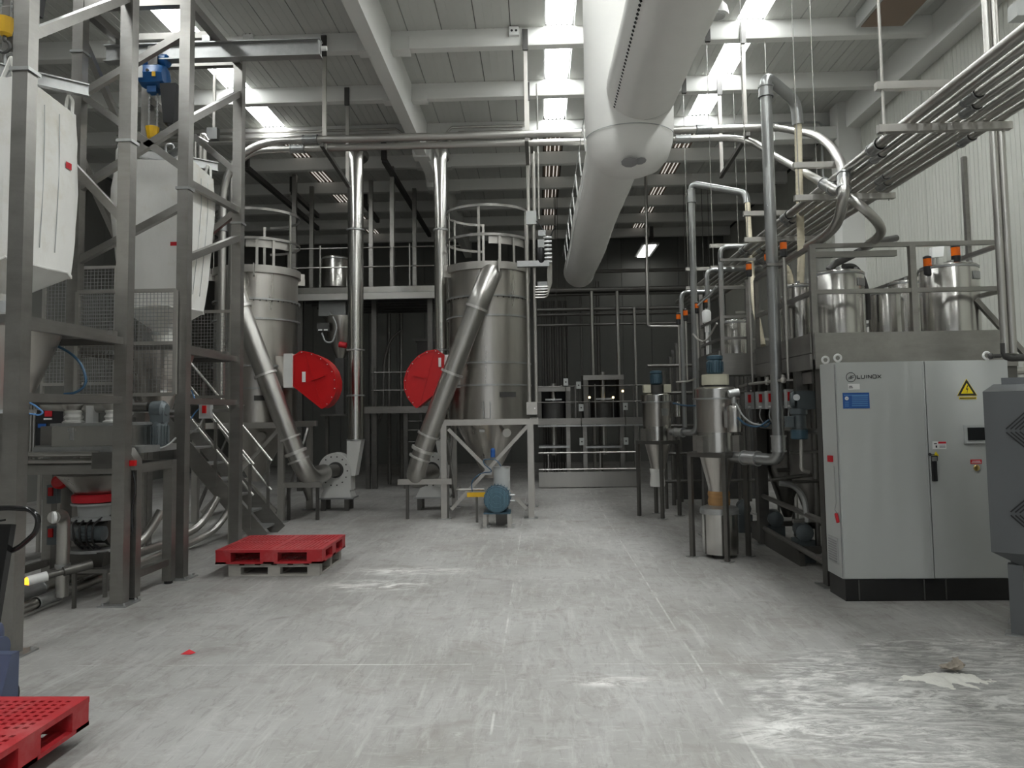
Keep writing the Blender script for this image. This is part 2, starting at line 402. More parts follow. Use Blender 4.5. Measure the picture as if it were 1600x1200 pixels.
# roof sheets between the beams, daylight strips at three places
STRIP = ((-5.80, -5.36), (0.20, 0.66), (3.26, 3.68))
def strip_at(x): return any(a - 0.02 < x < b + 0.02 for a, b in STRIP)
edges = []
lo = XW0
for a, b in STRIP + ((XW1, XW1),):
    n = max(1, round((a - lo) / 0.535)); w = (a - lo) / n
    edges += [(lo + i * w, lo + (i + 1) * w) for i in range(n)]; lo = b
rest = MB(); protos = {}; shown = 0
for k, y in enumerate(YP[:-1]):
    for a, b in edges:
        g = 0.007
        if 8 <= k <= 15 and a > -9.3 and shown < 290:
            w = round(b - a, 3)
            if w not in protos:
                mb = MB().bx(-w / 2 + g, w / 2 - g, -0.9, 0.9, ZR, ZR + 0.05)
                for q in (-0.25, 0.0, 0.25): mb.bx(q * w - 0.012, q * w + 0.012, -0.9, 0.9, ZR - 0.006, ZR + 0.002)
                o = Q(ceiling, 'roof_sheet', mb, 'roof'); protos[w] = o; o.location = (V(((a + b) / 2, y + 1.0, 0)))
            else:
                s = protos[w]; again(s, ceiling, V(((a + b) / 2, y + 1.0, 0)) - s.location)
            shown += 1
        else:
            rest.bx(a + g, b - g, y + 0.1, y + 1.9, ZR, ZR + 0.05)
Q(ceiling, 'roof_sheeting', rest, 'roof', kind='stuff')
sk = None; skd = None; rib = None
for y in YP[:-1]:
    for a, b in STRIP:
        if y < 15.5:
            if sk is None:
                pts = []; nn = 5; w = 0.42
                for i in range(nn):
                    x0 = -w / 2 + w * i / nn; x1 = x0 + w / nn
                    pts += [(x0, -0.9, ZR + 0.05), (x0 + w / nn * 0.3, -0.9, ZR + 0.02), (x0 + w / nn * 0.7, -0.9, ZR + 0.02)]
                pts.append((w / 2, -0.9, ZR + 0.05))
                pts += [(w / 2, -0.9, ZR + 0.06), (-w / 2, -0.9, ZR + 0.06)]
                sk = Q(ceiling, 'skylight_pane', MB().prism(pts, (0, 1.8, 0)), 'sky'); sk.location = V(((a + b) / 2, y + 1, 0))
            else: again(sk, ceiling, V(((a + b) / 2, y + 1, 0)) - sk.location)
        else:
            c = V(((a + b) / 2, y + 1, 0))
            if skd is None:
                skd = Q(ceiling, 'skylight_pane', MB().bx(-0.21, 0.21, -0.9, 0.9, ZR + 0.02, ZR + 0.05), 'skybrown'); skd.location = c
                mb = MB()
                for q in (-0.14, -0.06, 0.05, 0.14): mb.bx(q - 0.012, q + 0.012, -0.9, 0.9, ZR + 0.008, ZR + 0.022)
                rib = Q(skd, 'glazing_rib', mb, 'skyrib'); rib.location = (0, 0, 0)
            else:
                d = again(skd, ceiling, c - skd.location)
                r2 = rib.copy(); COL.objects.link(r2); r2.parent = d; LOC[r2.name] = LOC[ceiling.name]

# walls of upright sandwich panels
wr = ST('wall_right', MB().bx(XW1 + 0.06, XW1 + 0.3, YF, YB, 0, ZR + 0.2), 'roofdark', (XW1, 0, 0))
mb = MB().bx(XW1, XW1 + 0.06, -0.493, 0.493, 0, 7.9)
for q in range(9): mb.bx(XW1 - 0.004, XW1 + 0.01, -0.46 + q * 0.105, -0.435 + q * 0.105, 0, 7.9)
p0 = Q(wr, 'wall_panel', mb, 'wall'); p0.location.y = YF + 0.5
for k in range(1, 35): again(p0, wr, (0, k, 0))
Q(wr, 'pier', MB().bx(6.15, XW1, 15.45, 15.85, 0, ZR), 'beam')
Q(wr, 'lintel', MB().bx(4.9, 6.2, 15.5, 15.8, 7.25, 7.5), 'beam')
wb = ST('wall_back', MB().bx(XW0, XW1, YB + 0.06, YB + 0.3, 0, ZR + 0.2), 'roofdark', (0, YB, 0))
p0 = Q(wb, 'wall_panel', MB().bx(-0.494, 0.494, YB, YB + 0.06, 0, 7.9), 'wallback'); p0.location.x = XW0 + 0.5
for k in range(1, 18): again(p0, wb, (k, 0, 0))
wl = ST('wall_left', MB().bx(XW0 - 0.3, XW0 - 0.06, YF, YB, 0, ZR + 0.2), 'roofdark', (XW0, 0, 0))
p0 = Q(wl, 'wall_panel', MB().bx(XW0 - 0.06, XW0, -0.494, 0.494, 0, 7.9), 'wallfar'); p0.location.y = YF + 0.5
for k in range(1, 35): again(p0, wl, (0, k, 0))
# the wall behind the photographer with its open loading door
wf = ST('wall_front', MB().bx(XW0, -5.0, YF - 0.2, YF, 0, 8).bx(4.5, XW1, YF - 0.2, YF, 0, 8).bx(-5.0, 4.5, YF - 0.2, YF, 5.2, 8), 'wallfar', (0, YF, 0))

# ---------------------------------------------------------------- overhead services
# round lamp beside the fabric duct
lp = W(1120, 22, Y=10.9)
t = T('ceiling_lamp', 'round pale ceiling lamp beside the white fabric duct', 'lamp', lp)
Q(t, 'housing', MB().lathe(lp, [(0.10, 0.16), (0.15, 0.10), (0.17, 0.0), (0.17, -0.03), (0.12, -0.035)], 24), 'white')
Q(t, 'lens', MB().lathe(lp, [(0.12, -0.036), (0.11, -0.05), (0.02, -0.052)], 24), 'plastic')
Q(t, 'stem', MB().cyl(lp + V((0, 0, 0.16)), (lp.x, lp.y, ZR), 0.012, n=8), 'galv')
# boxy air unit by the wall
a = W(1338, 44, Y=11.85); b = W(1413, 44, Y=11.85)
t = T('air_unit', 'shallow brownish air unit hung between roof beams near the right wall', 'air unit', ((a.x + b.x) / 2, 10.9, a.z))
mbx = MB().bx(a.x, b.x, 9.6, 11.85, a.z, ZR - 0.02)
Q(t, 'casing', mbx, 'cab')
Q(t, 'underside_grille', MB().bx(a.x + 0.05, b.x - 0.05, 9.7, 11.8, a.z - 0.012, a.z), 'skybrown')
# small plates on the first roof beam
for px, py, lab in ((803, 49, 'square white box with two dark holes on the first roof beam'), (388, 53, 'small white two-hole box on the roof beam above the monorail')):
    c = W(px, py, Y=11.96)
    t = T('socket_box', lab, 'socket box', c)
    Q(t, 'plate', MB().bx(c.x - 0.08, c.x + 0.08, c.y - 0.03, c.y + 0.04, c.z - 0.07, c.z + 0.07), 'white')
    for s in (-1, 1): Q(t, 'socket', MB().cyl((c.x + s * 0.035, c.y - 0.034, c.z), (c.x + s * 0.035, c.y - 0.028, c.z), 0.02, n=10), 'ink')

# white fabric air duct: riser, branch towards the viewer, long run to the rear
DX, DY = 1.17, 9.0
t = T('fabric_air_duct', 'large white fabric air duct hanging along the hall', 'air duct', (DX, DY, 4.6))
Rr = 0.54
prof = [(Rr, ZR - 0.02), (Rr, 6.2), (Rr * 1.01, 5.6), (Rr, 5.25), (Rr * 0.96, 5.05), (Rr * 0.86, 4.88), (Rr * 0.66, 4.76), (Rr * 0.4, 4.70), (0.12, 4.68)]
Q(t, 'riser', MB().lathe((DX, DY + 0.32, 0), [(r, z) for r, z in reversed(prof)], 40), 'fabric')
def soft(cx, cz, y0, y1, r, n, seam):
    rs = []
    m = int((y1 - y0) / 0.25)
    for i in range(m + 1):
        y = y0 + (y1 - y0) * i / m
        rr = r * (1 + 0.006 * math.sin(i * 1.9) - (0.012 if i % seam == 0 else 0))
        rs.append(MB.circ((cx + 0.012 * math.sin(y * 1.3), y, cz + 0.02 * math.sin(y * 0.7)), (0, 1, 0), rr, n))
    return MB().rings(rs)
fd = Q(t, 'front_sleeve', soft(1.29, 5.60, 1.0, DY + 0.05, 0.42, 40, 9), 'fabric')
rd = Q(t, 'rear_sleeve', soft(1.04, 5.16, DY + 0.35, 18.6, 0.37, 40, 9), 'fabric')
def band_y(cx, cz, y, r, w=0.012):
    return MB().rings([MB.circ((cx, y - w, cz), (0, 1, 0), r, 40), MB.circ((cx, y + w, cz), (0, 1, 0), r, 40)], False)
Q(fd, 'seam', band_y(1.29, 5.60, DY - 0.22, 0.425, 0.006), 'plastic')
Q(t, 'end_cap', MB().lathe((1.04, 18.6, 5.16), [(0.37, 0), (0.35, 0.05), (0.22, 0.12), (0.02, 0.14)], 32, (0, 1, 0)), 'fabric')
holes = MB()
for i in range(46):
    y = 5.8 + i * 0.075; a = math.radians(216)
    c = V((1.29 + math.cos(a) * 0.437, y, 5.60 + math.sin(a) * 0.437)); nrm = V((math.cos(a), 0, math.sin(a)))
    holes.cyl(c - nrm * 0.012, c + nrm * 0.002, 0.014, n=8)
Q(fd, 'vent_holes', holes, 'ink', kind='stuff')
rs_ = t
sm = MB().band((DX, DY + 0.32, 5.14), Rr - 0.004, 0.008, 0.006, math.radians(185), math.radians(355), 40)
Q(t, 'elbow_seam', sm, 'plastic')
for a_, z_, w_ in ((262, 4.735, 0.10), (283, 4.75, 0.07)):
    a_ = math.radians(a_); pc = V((DX + math.cos(a_) * 0.36, DY + 0.32 + math.sin(a_) * 0.36, z_))
    Q(t, 'worn_patch', MB().lathe(pc, [(0.001, -0.004), (w_, 0.004), (w_ * 0.6, 0.012)], 9, (math.cos(a_) * 0.35, math.sin(a_) * 0.35, -1)), 'inkgrey')
holes = MB()
for i in range(130):
    y = DY + 0.9 + i * 0.06; a = math.radians(200)
    c = V((1.04 + math.cos(a) * 0.384, y, 5.16 + math.sin(a) * 0.384)); nrm = V((math.cos(a), 0, math.sin(a)))
    holes.cyl(c - nrm * 0.002, c + nrm * 0.002, 0.015, n=6)
Q(rd, 'vent_holes', holes, 'white', kind='stuff')
hk = MB()
for i in range(8):
    y = DY + 0.9 + i * 1.05
    hk.cyl((1.04 - 0.37, y, 5.2), (1.04 - 0.40, y, 5.55), 0.012, n=6)
Q(t, 'suspension_hooks', hk, 'white', kind='stuff')
Q(t, 'suspension_wire', MB().cyl((0.64, DY + 0.4, 5.55), (0.64, 18.5, 5.55), 0.006, n=6), 'galv')

# twin conveying pipes across the hall
ZPIPE = 6.20
def coupling(parent, p, q, r, m='pvc'):
    return Q(parent, 'coupling', MB().cyl(p, q, r, n=16).cyl(V(p), V(p) + (V(q) - V(p)).normalized() * 0.02, r * 1.12, n=16).cyl(V(q) - (V(q) - V(p)).normalized() * 0.02, q, r * 1.12, n=16), m)
yu = 11.95
xl = W(347, 400, Y=yu).x
u_pts = [(xl, yu, 2.0), (xl, yu, ZPIPE), (W(1180, 207, Y=yu).x, yu, ZPIPE)]
t = T('conveying_pipe', 'upper of the twin steel pipes crossing the hall, looping down at right', 'pipe', (xl, yu, 2.0))
R_U = 0.062
xr = W(1318, 290, Y=yu).x
Q(t, 'pipe_run', MB().tube([(xl, yu, 2.0), (xl, yu, ZPIPE), (W(1215, 205, Y=yu).x, yu, ZPIPE)], R_U, 14, bend=1.05, seg=12), 'pipe')
def bez(pts, n=8):
    P = [V(p) for p in pts]; out = []
    for i in range(len(P) - 1):
        p0, p1, p2, p3 = P[max(i - 1, 0)], P[i], P[i + 1], P[min(i + 2, len(P) - 1)]
        for j in range(n):
            u = j / n; out.append(0.5 * ((2 * p1) + (p2 - p0) * u + (2 * p0 - 5 * p1 + 4 * p2 - p3) * u * u + (3 * p1 - p0 - 3 * p2 + p3) * u ** 3))
    return out + [P[-1]]
x12 = W(1215, 205, Y=yu).x
Q(t, 'swept_bend', MB().tube(bez([(x12 - 0.3, yu, ZPIPE), (x12 - 0.05, yu, ZPIPE), W(1245, 205, Y=11.3), W(1273, 211, Y=10.2), W(1295, 226, Y=9.1), W(1311, 249, Y=8.1), W(1318, 274, Y=7.4), W(1318, 305, Y=7.2), W(1309, 345, Y=7.5), W(1290, 368, Y=7.9), W(1262, 386, Y=8.4)]), R_U * 0.82, 14), 'pipe')
for px in (485, 1100):
    c = W(px, 213, Y=yu); coupling(t, (c.x - 0.12, yu, ZPIPE), (c.x + 0.12, yu, ZPIPE), R_U * 1.2)
coupling(t, W(1318, 298, Y=7.22), W(1318, 274, Y=7.36), R_U)
coupling(t, (xl, yu, W(345, 362, Y=yu).z), (xl, yu, W(345, 340, Y=yu).z), R_U * 1.2)
yl = 12.27; ZL = 6.17; R_L = 0.055
xk = W(1166, 217, Y=yl).x; xl2 = W(362, 400, Y=yl).x
t = T('conveying_pipe', 'lower of the twin steel pipes crossing the hall, slanting down to the tanks', 'pipe', (xl2, yl, 2.0))
Q(t, 'pipe_run', MB().tube([(xl2, yl, 2.0), (xl2, yl, ZL), (xk, yl, ZL), tuple(W(1210, 243, Y=11.0))], R_L, 14, bend=0.62, seg=10), 'pipe')
for px in (465, 1067):
    c = W(px, 228, Y=yl); coupling(t, (c.x - 0.12, yl, ZL), (c.x + 0.12, yl, ZL), R_L * 1.25, 'galv')
Q(t, 'swept_bend', MB().tube(bez([W(1208, 242, Y=11.05), W(1240, 260, Y=10.0), W(1297, 292, Y=7.7), W(1325, 308, Y=7.4), W(1352, 328, Y=7.3), W(1374, 352, Y=7.5), W(1374, 368, Y=7.8), W(1352, 386, Y=8.3)]), R_L * 0.85, 14), 'pipe')
p, q = W(1288, 287, Y=7.95), W(1303, 296, Y=7.62); coupling(t, p, q, R_L * 1.1)

# hangers carrying the pipes
def hanger(px1, px2, where):
    a = W(px1, 60, Y=12.0); b = W(px2, 140, Y=14.0)
    zb = 6.10
    p1 = W(px1, 216, Y=12.0); p2 = W(px2, 280, Y=14.0)
    t = T('pipe_hanger', 'pale steel hanger dropping from the roof beams ' + where, 'hanger', (p1.x, 12.0, zb))
    for p, y in ((p1, 12.0), (p2, 14.0)):
        Q(t, 'drop_bar', MB().bx(p.x - 0.03, p.x + 0.03, y - 0.03, y + 0.03, zb - 0.05, 7.75), 'chan')
        Q(t, 'roof_clip', MB().bx(p.x - 0.045, p.x + 0.045, y - 0.06, y - 0.03, 7.58, 7.92), 'dark')
    Q(t, 'cross_arm', MB().bar((p1.x, 11.85, zb - 0.02), (p2.x, 14.1, zb - 0.02), 0.06, 0.06), 'frame2')
hanger(507, 543, 'near the blue hoist')
hanger(823, 826, 'in line with the middle silo')
hanger(1165, 1128, 'right of the fabric duct')

# conduits along the third roof beam
for k, (za, zb_, lab) in enumerate(((7.85, 7.55, 'upper thin conduit clipped along the third roof beam'), (7.76, 7.43, 'lower thin conduit clipped along the third roof beam'))):
    y = 15.93
    pts = [(-9.0, y, za), (-4.1, y, za)] if k else [(-9.0, y, za), (-2.95, y, za), (-2.7, y, zb_ + 0.1), (-2.62, y, zb_), (-2.1, y, zb_), (-1.95, y, zb_ + 0.1), (-1.75, y, za), (-0.2, y, za)]
    if k: pts = [(-9.0, y, za - 0.03), (-3.1, y, za - 0.03), (-2.8, y, zb_), (-1.95, y, zb_), (-1.6, y, za - 0.03), (-0.25, y, za - 0.03)]
    O('conduit', lab, 'conduit', MB().tube(pts, 0.028 if not k else 0.035, 8), 'chan', pts[0])
c = W(333, 210, Y=15.8)
O('conduit', 'thin white conduit on the third roof beam right of the riser', 'conduit', MB().tube([(0.35, 15.93, 7.75), (6.0, 15.93, 7.75), (6.0, 15.93, 6.3)], 0.022, 8, bend=0.1), 'plastic', (0.35, 15.93, 7.75))
# junction box and the conduits falling from it, upper left
c = W(333, 210, Y=12.6)
t = T('junction_box', 'grey junction box with bent conduits above the second bulk bag', 'junction box', c)
Q(t, 'box', MB().bx(c.x - 0.09, c.x + 0.09, c.y - 0.06, c.y + 0.06, c.z - 0.1, c.z + 0.1), 'pvc')
Q(t, 'drop_bar', MB().bx(c.x - 0.02, c.x + 0.02, c.y + 0.02, c.y + 0.06, c.z + 0.1, ZR + 0.01), 'chan')
for i, (px, r) in enumerate(((313, 0.035), (320, 0.035), (307, 0.02))):
    d = W(px, 300, Y=12.6)
    Q(t, 'conduit', MB().tube([(c.x - 0.05, c.y - 0.03 * i, c.z - 0.08 - 0.04 * i), (d.x, c.y - 0.03 * i, c.z + 0.03 - 0.03 * i), (d.x, c.y - 0.03 * i, 4.2)], r, 8, bend=0.12), 'chan')

# ---------------------------------------------------------------- pipe rack beside the right wall
TRY = (6.1, 8.1, 10.1, 12.1, 14.1)
TX0 = 2.74; TX1 = 3.78; TZ = 4.02
ordn = ('nearest', 'second', 'third', 'fourth', 'farthest')
for k, y in enumerate(TRY):
    t = T('trapeze_hanger', ordn[k] + ' two-bar steel trapeze carrying the pipe rack by the right wall', 'hanger', (TX0, y, TZ))
    Q(t, 'lower_bar', MB().bx(TX0, TX1, y - 0.03, y + 0.03, TZ - 0.03, TZ + 0.03), 'chan')
    Q(t, 'upper_bar', MB().bx(TX0, TX0 + (0.72 if k == 0 else 0.9), y - 0.03, y + 0.03, TZ + 0.32, TZ + 0.38), 'chan')
    rr = 0.011 if k == 0 else 0.006
    for x in (TX0 + 0.05, TX1 - 0.06): Q(t, 'drop_rod', MB().cyl((x, y, TZ - 0.05), (x, y, ZP + 0.05), rr, n=8), 'chan' if k == 0 else 'frame')
    Q(t, 'roof_clip', MB().bx(TX0 + 0.01, TX0 + 0.09, y - 0.12, y - 0.06, ZP - 0.04, ZP + 0.24), 'dark')
ords = ('first', 'second', 'third', 'fourth', 'fifth', 'sixth', 'seventh')
for k in range(7):
    x = TX0 + 0.27 + k * 0.115; r = (0.045, 0.036, 0.036, 0.036, 0.036, 0.04, 0.036)[k]
    t = T('rack_pipe', ords[k] + ' long steel pipe of the rack, counted from the hall side', 'pipe', (x, 3.0, TZ + 0.03 + r))
    Q(t, 'tube', MB().cyl((x, 2.6, TZ + 0.03 + r), (x, 16.5 + 0.2 * k, TZ + 0.03 + r), r, n=12), 'pipe')
    for y in ((6.75, 9.2, 11.1) if k in (0, 1, 4, 5) else (5.2, 10.6)):
        y += 0.23 * k
        coupling(t, (x, y - 0.09, TZ + 0.03 + r), (x, y + 0.09, TZ + 0.03 + r), r * 1.2)
c0 = V((6.48, 3.0, 4.35)); 
O('wall_conduit', 'thin pale conduit running level along the right wall', 'conduit', MB().tube([(4.55, 2.5, 4.98), (4.55, 15.0, 4.98)], 0.018, 8), 'chan', (4.55, 2.5, 4.98))
c = W(1594, 18, Y=5.9)
O('conduit_box', 'pale square conduit box at the top right corner', 'junction box', MB().box(c, (0.12, 0.12, 0.12)), 'cab', c)
for px, y in ((1502, 8.6),):
    O('wall_post', 'slim brown upright on the right wall above the cabinet', 'post', MB().bx(XW1 - 0.06, XW1 - 0.005, 11.75, 11.82, 2.0, 5.6), 'frame', (XW1 - 0.03, 11.8, 2.0))
# pair of upright pipes in front of the platform's right corner
t = T('upright_pipe_pair', 'pair of tall polished pipes rising in front of the platform corner', 'pipe', W(1572, 556, Y=7.45))
for px0, px1 in ((1546, 1566), (1559, 1577)):
    a = W(px0 + 2, 0, Y=7.4); b = W(px1, 552, Y=7.4); x = (a.x + b.x) / 2
    Q(t, 'upright', MB().cyl((x, 7.4 + 0.02, b.z), (x, 7.42, ZP), 0.036, n=14), 'pipe')
b = W(1570, 556, Y=7.42)
Q(t, 'valve_elbow', MB().tube([(b.x, 7.42, b.z + 0.12), (b.x, 7.42, b.z - 0.02), (b.x + 0.5, 7.42, b.z - 0.02)], 0.035, 12, bend=0.06).cyl((b.x - 0.12, 7.42, b.z), (b.x - 0.04, 7.42, b.z), 0.02, n=10).ball((b.x - 0.13, 7.42, b.z), 0.03), 'dark')

# rear ceiling struts and drop posts
for i, (px0, py0, px1, py1, lab) in enumerate(((600, 250, 655, 368, 'long dark ceiling strut between the two vent stacks'), (385, 262, 455, 358, 'long dark ceiling strut above the left silo'),
        (457, 300, 487, 338, 'short dark ceiling strut left of the left vent stack'), (570, 318, 590, 345, 'short dark ceiling strut just right of the left vent stack'),
        (1018, 372, 1006, 408, 'dark ceiling strut under the rear light, right of the duct'))):
    z = 7.5
    a = W(px0, py0, Z=z); b = W(px1, py1, Z=z - 0.05); b.x = a.x
    b.y = min(b.y, 26.3)
    O('ceiling_strut', lab, 'strut', MB().bar(a, b, 0.1, 0.12).bx(a.x - 0.06, a.x + 0.06, a.y - 0.05, a.y + 0.05, z, ZP + 0.2), 'dark', a)
# lit lamp at the far end
c = W(1010, 392, Y=25.5)
t = T('fluorescent_lamp', 'lit white lamp at the far end right of the duct', 'lamp', c)
Q(t, 'housing', MB().bx(c.x - 0.28, c.x + 0.28, c.y - 1.0, c.y + 1.0, c.z, c.z + 0.06), 'plastic')
Q(t, 'drop_rod', MB().cyl((c.x, c.y, c.z + 0.05), (c.x, c.y, ZR + 0.01), 0.01, n=6), 'dark')
Q(t, 'tube', MB().bx(c.x - 0.18, c.x + 0.18, c.y - 0.95, c.y + 0.95, c.z - 0.03, c.z), 'tube')
# ================================================================ bulk bag stations on the left
def zy(py, Y, px=288):
    return W(px, py, Y=Y).z
FX1, FX0 = -4.10, -5.32          # right and left post lines
def rhs(t, name, p, q, w, h=None, m='frame'): return Q(t, name, MB().bar(p, q, w, h), m)
def bag_frame(Y0, Y1, top, label, braces, collars, sx0=FX0, FX1=FX1):
    t = T('bag_unloader', label, 'steel frame', ((FX1 + sx0) / 2, (Y0 + Y1) / 2, 0))
    pw = 0.125
    for x in (FX1, sx0):
        for y in (Y0, Y1):
            po = Q(t, 'post', MB().bx(x - pw / 2, x + pw / 2, y - pw / 2, y + pw / 2, 0.012, top), 'frame')
            Q(po, 'base_plate', MB().bx(x - 0.14, x + 0.14, y - 0.14, y + 0.14, 0, 0.014), 'galv')
            bolt = Q(po, 'anchor_bolt', MB().cyl((x - 0.105, y - 0.105, 0.012), (x - 0.105, y - 0.105, 0.035), 0.012, n=6), 'galv')
            for a, b in ((0.21, 0), (0, 0.21), (0.21, 0.21)): again(bolt, po, (a, b, 0))
    for y in (Y0, Y1): rhs(t, 'top_beam', (sx0, y, top - 0.05), (FX1, y, top - 0.05), 0.1, 0.1)
    for x in (sx0, FX1): rhs(t, 'top_beam', (x, Y0, top - 0.05), (x, Y1, top - 0.05), 0.1, 0.1)
    for z in (2.56, 1.98):
        for x in (sx0, FX1): rhs(t, 'side_rail', (x, Y0, z), (x, Y1, z), 0.06, 0.07)
        rhs(t, 'cross_rail', (sx0, Y1, z), (FX1, Y1, z), 0.06, 0.07, 'frame2')
    for face, z0, z1 in braces:
        if face == 'front': a, b = (sx0, Y0, z0), (FX1, Y0, z1)
        elif face == 'back': a, b = (sx0, Y1, z0), (FX1, Y1, z1)
        elif face == 'left': a, b = (sx0, Y0, z0), (sx0, Y1, z1)
        else: a, b = (FX1, Y0, z0), (FX1, Y1, z1)
        rhs(t, 'brace', a, b, 0.07, 0.08)
    for x, y, z in collars:
        Q(t, 'collar', MB().bx(x - 0.08, x + 0.08, y - 0.08, y + 0.08, z - 0.014, z + 0.014), 'galv')
    return t
fA = bag_frame(5.9, 7.45, 7.0, 'near tall steel bulk bag frame at the left edge', [('right', 4.9, 6.1), ('left', 5.0, 6.0), ('left', 4.4, 3.4), ('back', 5.05, 3.75)],
               [(FX1, 5.9, zy(113, 5.9, 30)), (FX1, 7.45, zy(223, 7.45, 190))])
fB = bag_frame(8.6, 10.17, zy(7, 8.6, 200) + 0.05, 'rear tall steel bulk bag frame carrying the hoist monorail', [('front', zy(150, 8.6, 125), zy(50, 8.6, 284)), ('front', zy(146, 8.6, 122), zy(266, 8.6, 284)), ('front', zy(410, 8.6, 128), zy(320, 8.6, 284)), ('front', zy(297, 8.6, 127), zy(190, 8.6, 284)),
               ('right', zy(190, 8.6), zy(146, 10.17, 362)), ('right', zy(283, 8.6), zy(330, 10.17, 362)), ('right', zy(405, 8.6), zy(372, 10.17, 362)), ('left', 6.3, 5.0), ('left', 4.9, 3.4), ('back', 6.2, 5.1), ('back', 3.6, 4.6)],
               [(-4.045, 8.6, zy(296, 8.6)), (-4.045, 10.17, zy(350, 10.17, 368)), (FX0, 8.6, zy(84, 8.6, 122))], FX1=-4.045)
# horizontal steel bars linking the two frames
for px, py, Y, lab in ((150, 262, 7.7, 'dark steel bar behind the first bag, upper'),):
    pass

# monorail and hoist
zi = W(330, 81, Y=9.4).z
xi0, xi1 = W(166, 84, Y=9.4).x, W(502, 80, Y=9.4).x
t = T('monorail_beam', 'galvanised monorail beam sticking out of the rear bag frame', 'beam', ((xi0 + xi1) / 2, 9.4, zi))
Q(t, 'i_beam', MB().ibeam((xi0, 9.4, zi), (xi1, 9.4, zi), 0.14, 0.215), 'galv')
Q(t, 'end_stop', MB().bx(xi1 - 0.03, xi1 - 0.012, 9.34, 9.46, zi - 0.09, zi + 0.09), 'plastic')
Q(t, 'end_buffer', MB().cyl((xi1, 9.4, zi + 0.0), (xi1 + 0.07, 9.4, zi), 0.03, n=10), 'white')
for x in (FX0 + 0.05, FX1 - 0.05):
    Q(t, 'hanger_clamp', MB().bx(x - 0.05, x + 0.05, 9.33, 9.47, zi + 0.10, zy(7, 8.6, 200) - 0.02), 'galv')
Q(t, 'cross_beam', MB().bar((FX0, 9.4, zy(7, 8.6, 200)), (FX1, 9.4, zy(7, 8.6, 200)), 0.08, 0.08), 'frame')
def hoist(px, py, Y, lab, labels=True):
    c = W(px, py, Y=Y)
    t = T('chain_hoist', lab, 'hoist', c)
    b = Q(t, 'gear_case', MB().lathe((c.x - 0.19, c.y, c.z), [(0.05, 0), (0.125, 0.015), (0.155, 0.06), (0.155, 0.28), (0.13, 0.33), (0.06, 0.345)], 8, (1, 0, 0)), 'blue')
    if labels:
        Q(b, 'white_label', MB().bx(c.x - 0.17, c.x - 0.09, c.y - 0.155, c.y - 0.146, c.z - 0.07, c.z + 0.08), 'white')
        Q(b, 'yellow_label', MB().bx(c.x + 0.03, c.x + 0.075, c.y - 0.155, c.y - 0.146, c.z - 0.06, c.z + 0.0), 'yellow')
        Q(b, 'cover_plate', MB().cyl((c.x - 0.03, c.y - 0.158, c.z + 0.02), (c.x - 0.03, c.y - 0.145, c.z + 0.02), 0.02, n=10), 'ink')
    Q(t, 'motor', MB().lathe((c.x - 0.16, c.y + 0.02, c.z + 0.21), [(0.04, 0), (0.08, 0.01), (0.085, 0.1), (0.075, 0.12), (0.085, 0.2), (0.085, 0.3), (0.06, 0.33)], 16, (1, 0, 0)), 'blue')
    Q(t, 'trolley', MB().bx(c.x - 0.05, c.x + 0.07, c.y - 0.1, c.y - 0.082, c.z + 0.12, c.z + 0.36).bx(c.x - 0.05, c.x + 0.07, c.y + 0.082, c.y + 0.1, c.z + 0.12, c.z + 0.36).cyl((c.x, c.y - 0.09, c.z + 0.15), (c.x, c.y + 0.09, c.z + 0.15), 0.012, n=8), 'frame2')
    Q(t, 'cable_loop', MB().tube([(c.x - 0.12, c.y - 0.12, c.z + 0.1), (c.x - 0.02, c.y - 0.17, c.z + 0.2), (c.x + 0.04, c.y - 0.15, c.z + 0.3), (c.x + 0.03, c.y - 0.1, c.z + 0.33)], 0.008, 6, bend=0.08), 'plastic')
    mbk = MB().frus((c.x + 0.2, c.y + 0.02, c.z - 0.62), (0.13, 0.14), (c.x + 0.2, c.y + 0.02, c.z - 0.12), (0.21, 0.2))
    mbk.ball((c.x + 0.2, c.y + 0.02, c.z - 0.61), 0.075, 10, 0.6)
    Q(t, 'chain_bag', mbk, 'black')
    Q(t, 'chain_guide', MB().bx(c.x - 0.08, c.x + 0.04, c.y - 0.06, c.y + 0.06, c.z - 0.22, c.z - 0.14), 'blue')
    for s, e in ((-0.075, -0.66), (0.03, -0.66)):
        ch = MB()
        n = int((abs(e) - 0.2) / 0.022)
        for i in range(n):
            z = c.z - 0.2 - i * 0.022
            ch.bar((c.x + s, c.y, z), (c.x + s, c.y, z - 0.03), 0.022 if i % 2 else 0.007, 0.007 if i % 2 else 0.022)
        Q(t, 'chain', ch, 'galv')
    hb = c + V((-0.03, 0, -0.72))
    Q(t, 'hook_block', MB().lathe(hb, [(0.03, -0.1), (0.06, -0.08), (0.075, 0.0), (0.085, 0.06), (0.05, 0.075)], 10), 'yellow')
    hk = [(hb.x, hb.y, hb.z - 0.1), (hb.x, hb.y, hb.z - 0.14)] + [(hb.x + 0.055 * math.sin(a), hb.y, hb.z - 0.2 + 0.055 * math.cos(a)) for a in [i * 0.5 for i in range(9)]]
    Q(t, 'hook', MB().tube(hk, 0.014, 8), 'dark')
    return t
hoist(243, 120, 9.4, 'blue electric chain hoist with yellow hook hanging from the monorail')
hoist(16, -80, 6.6, 'chain hoist with yellow hook half cut off at the left edge', False)

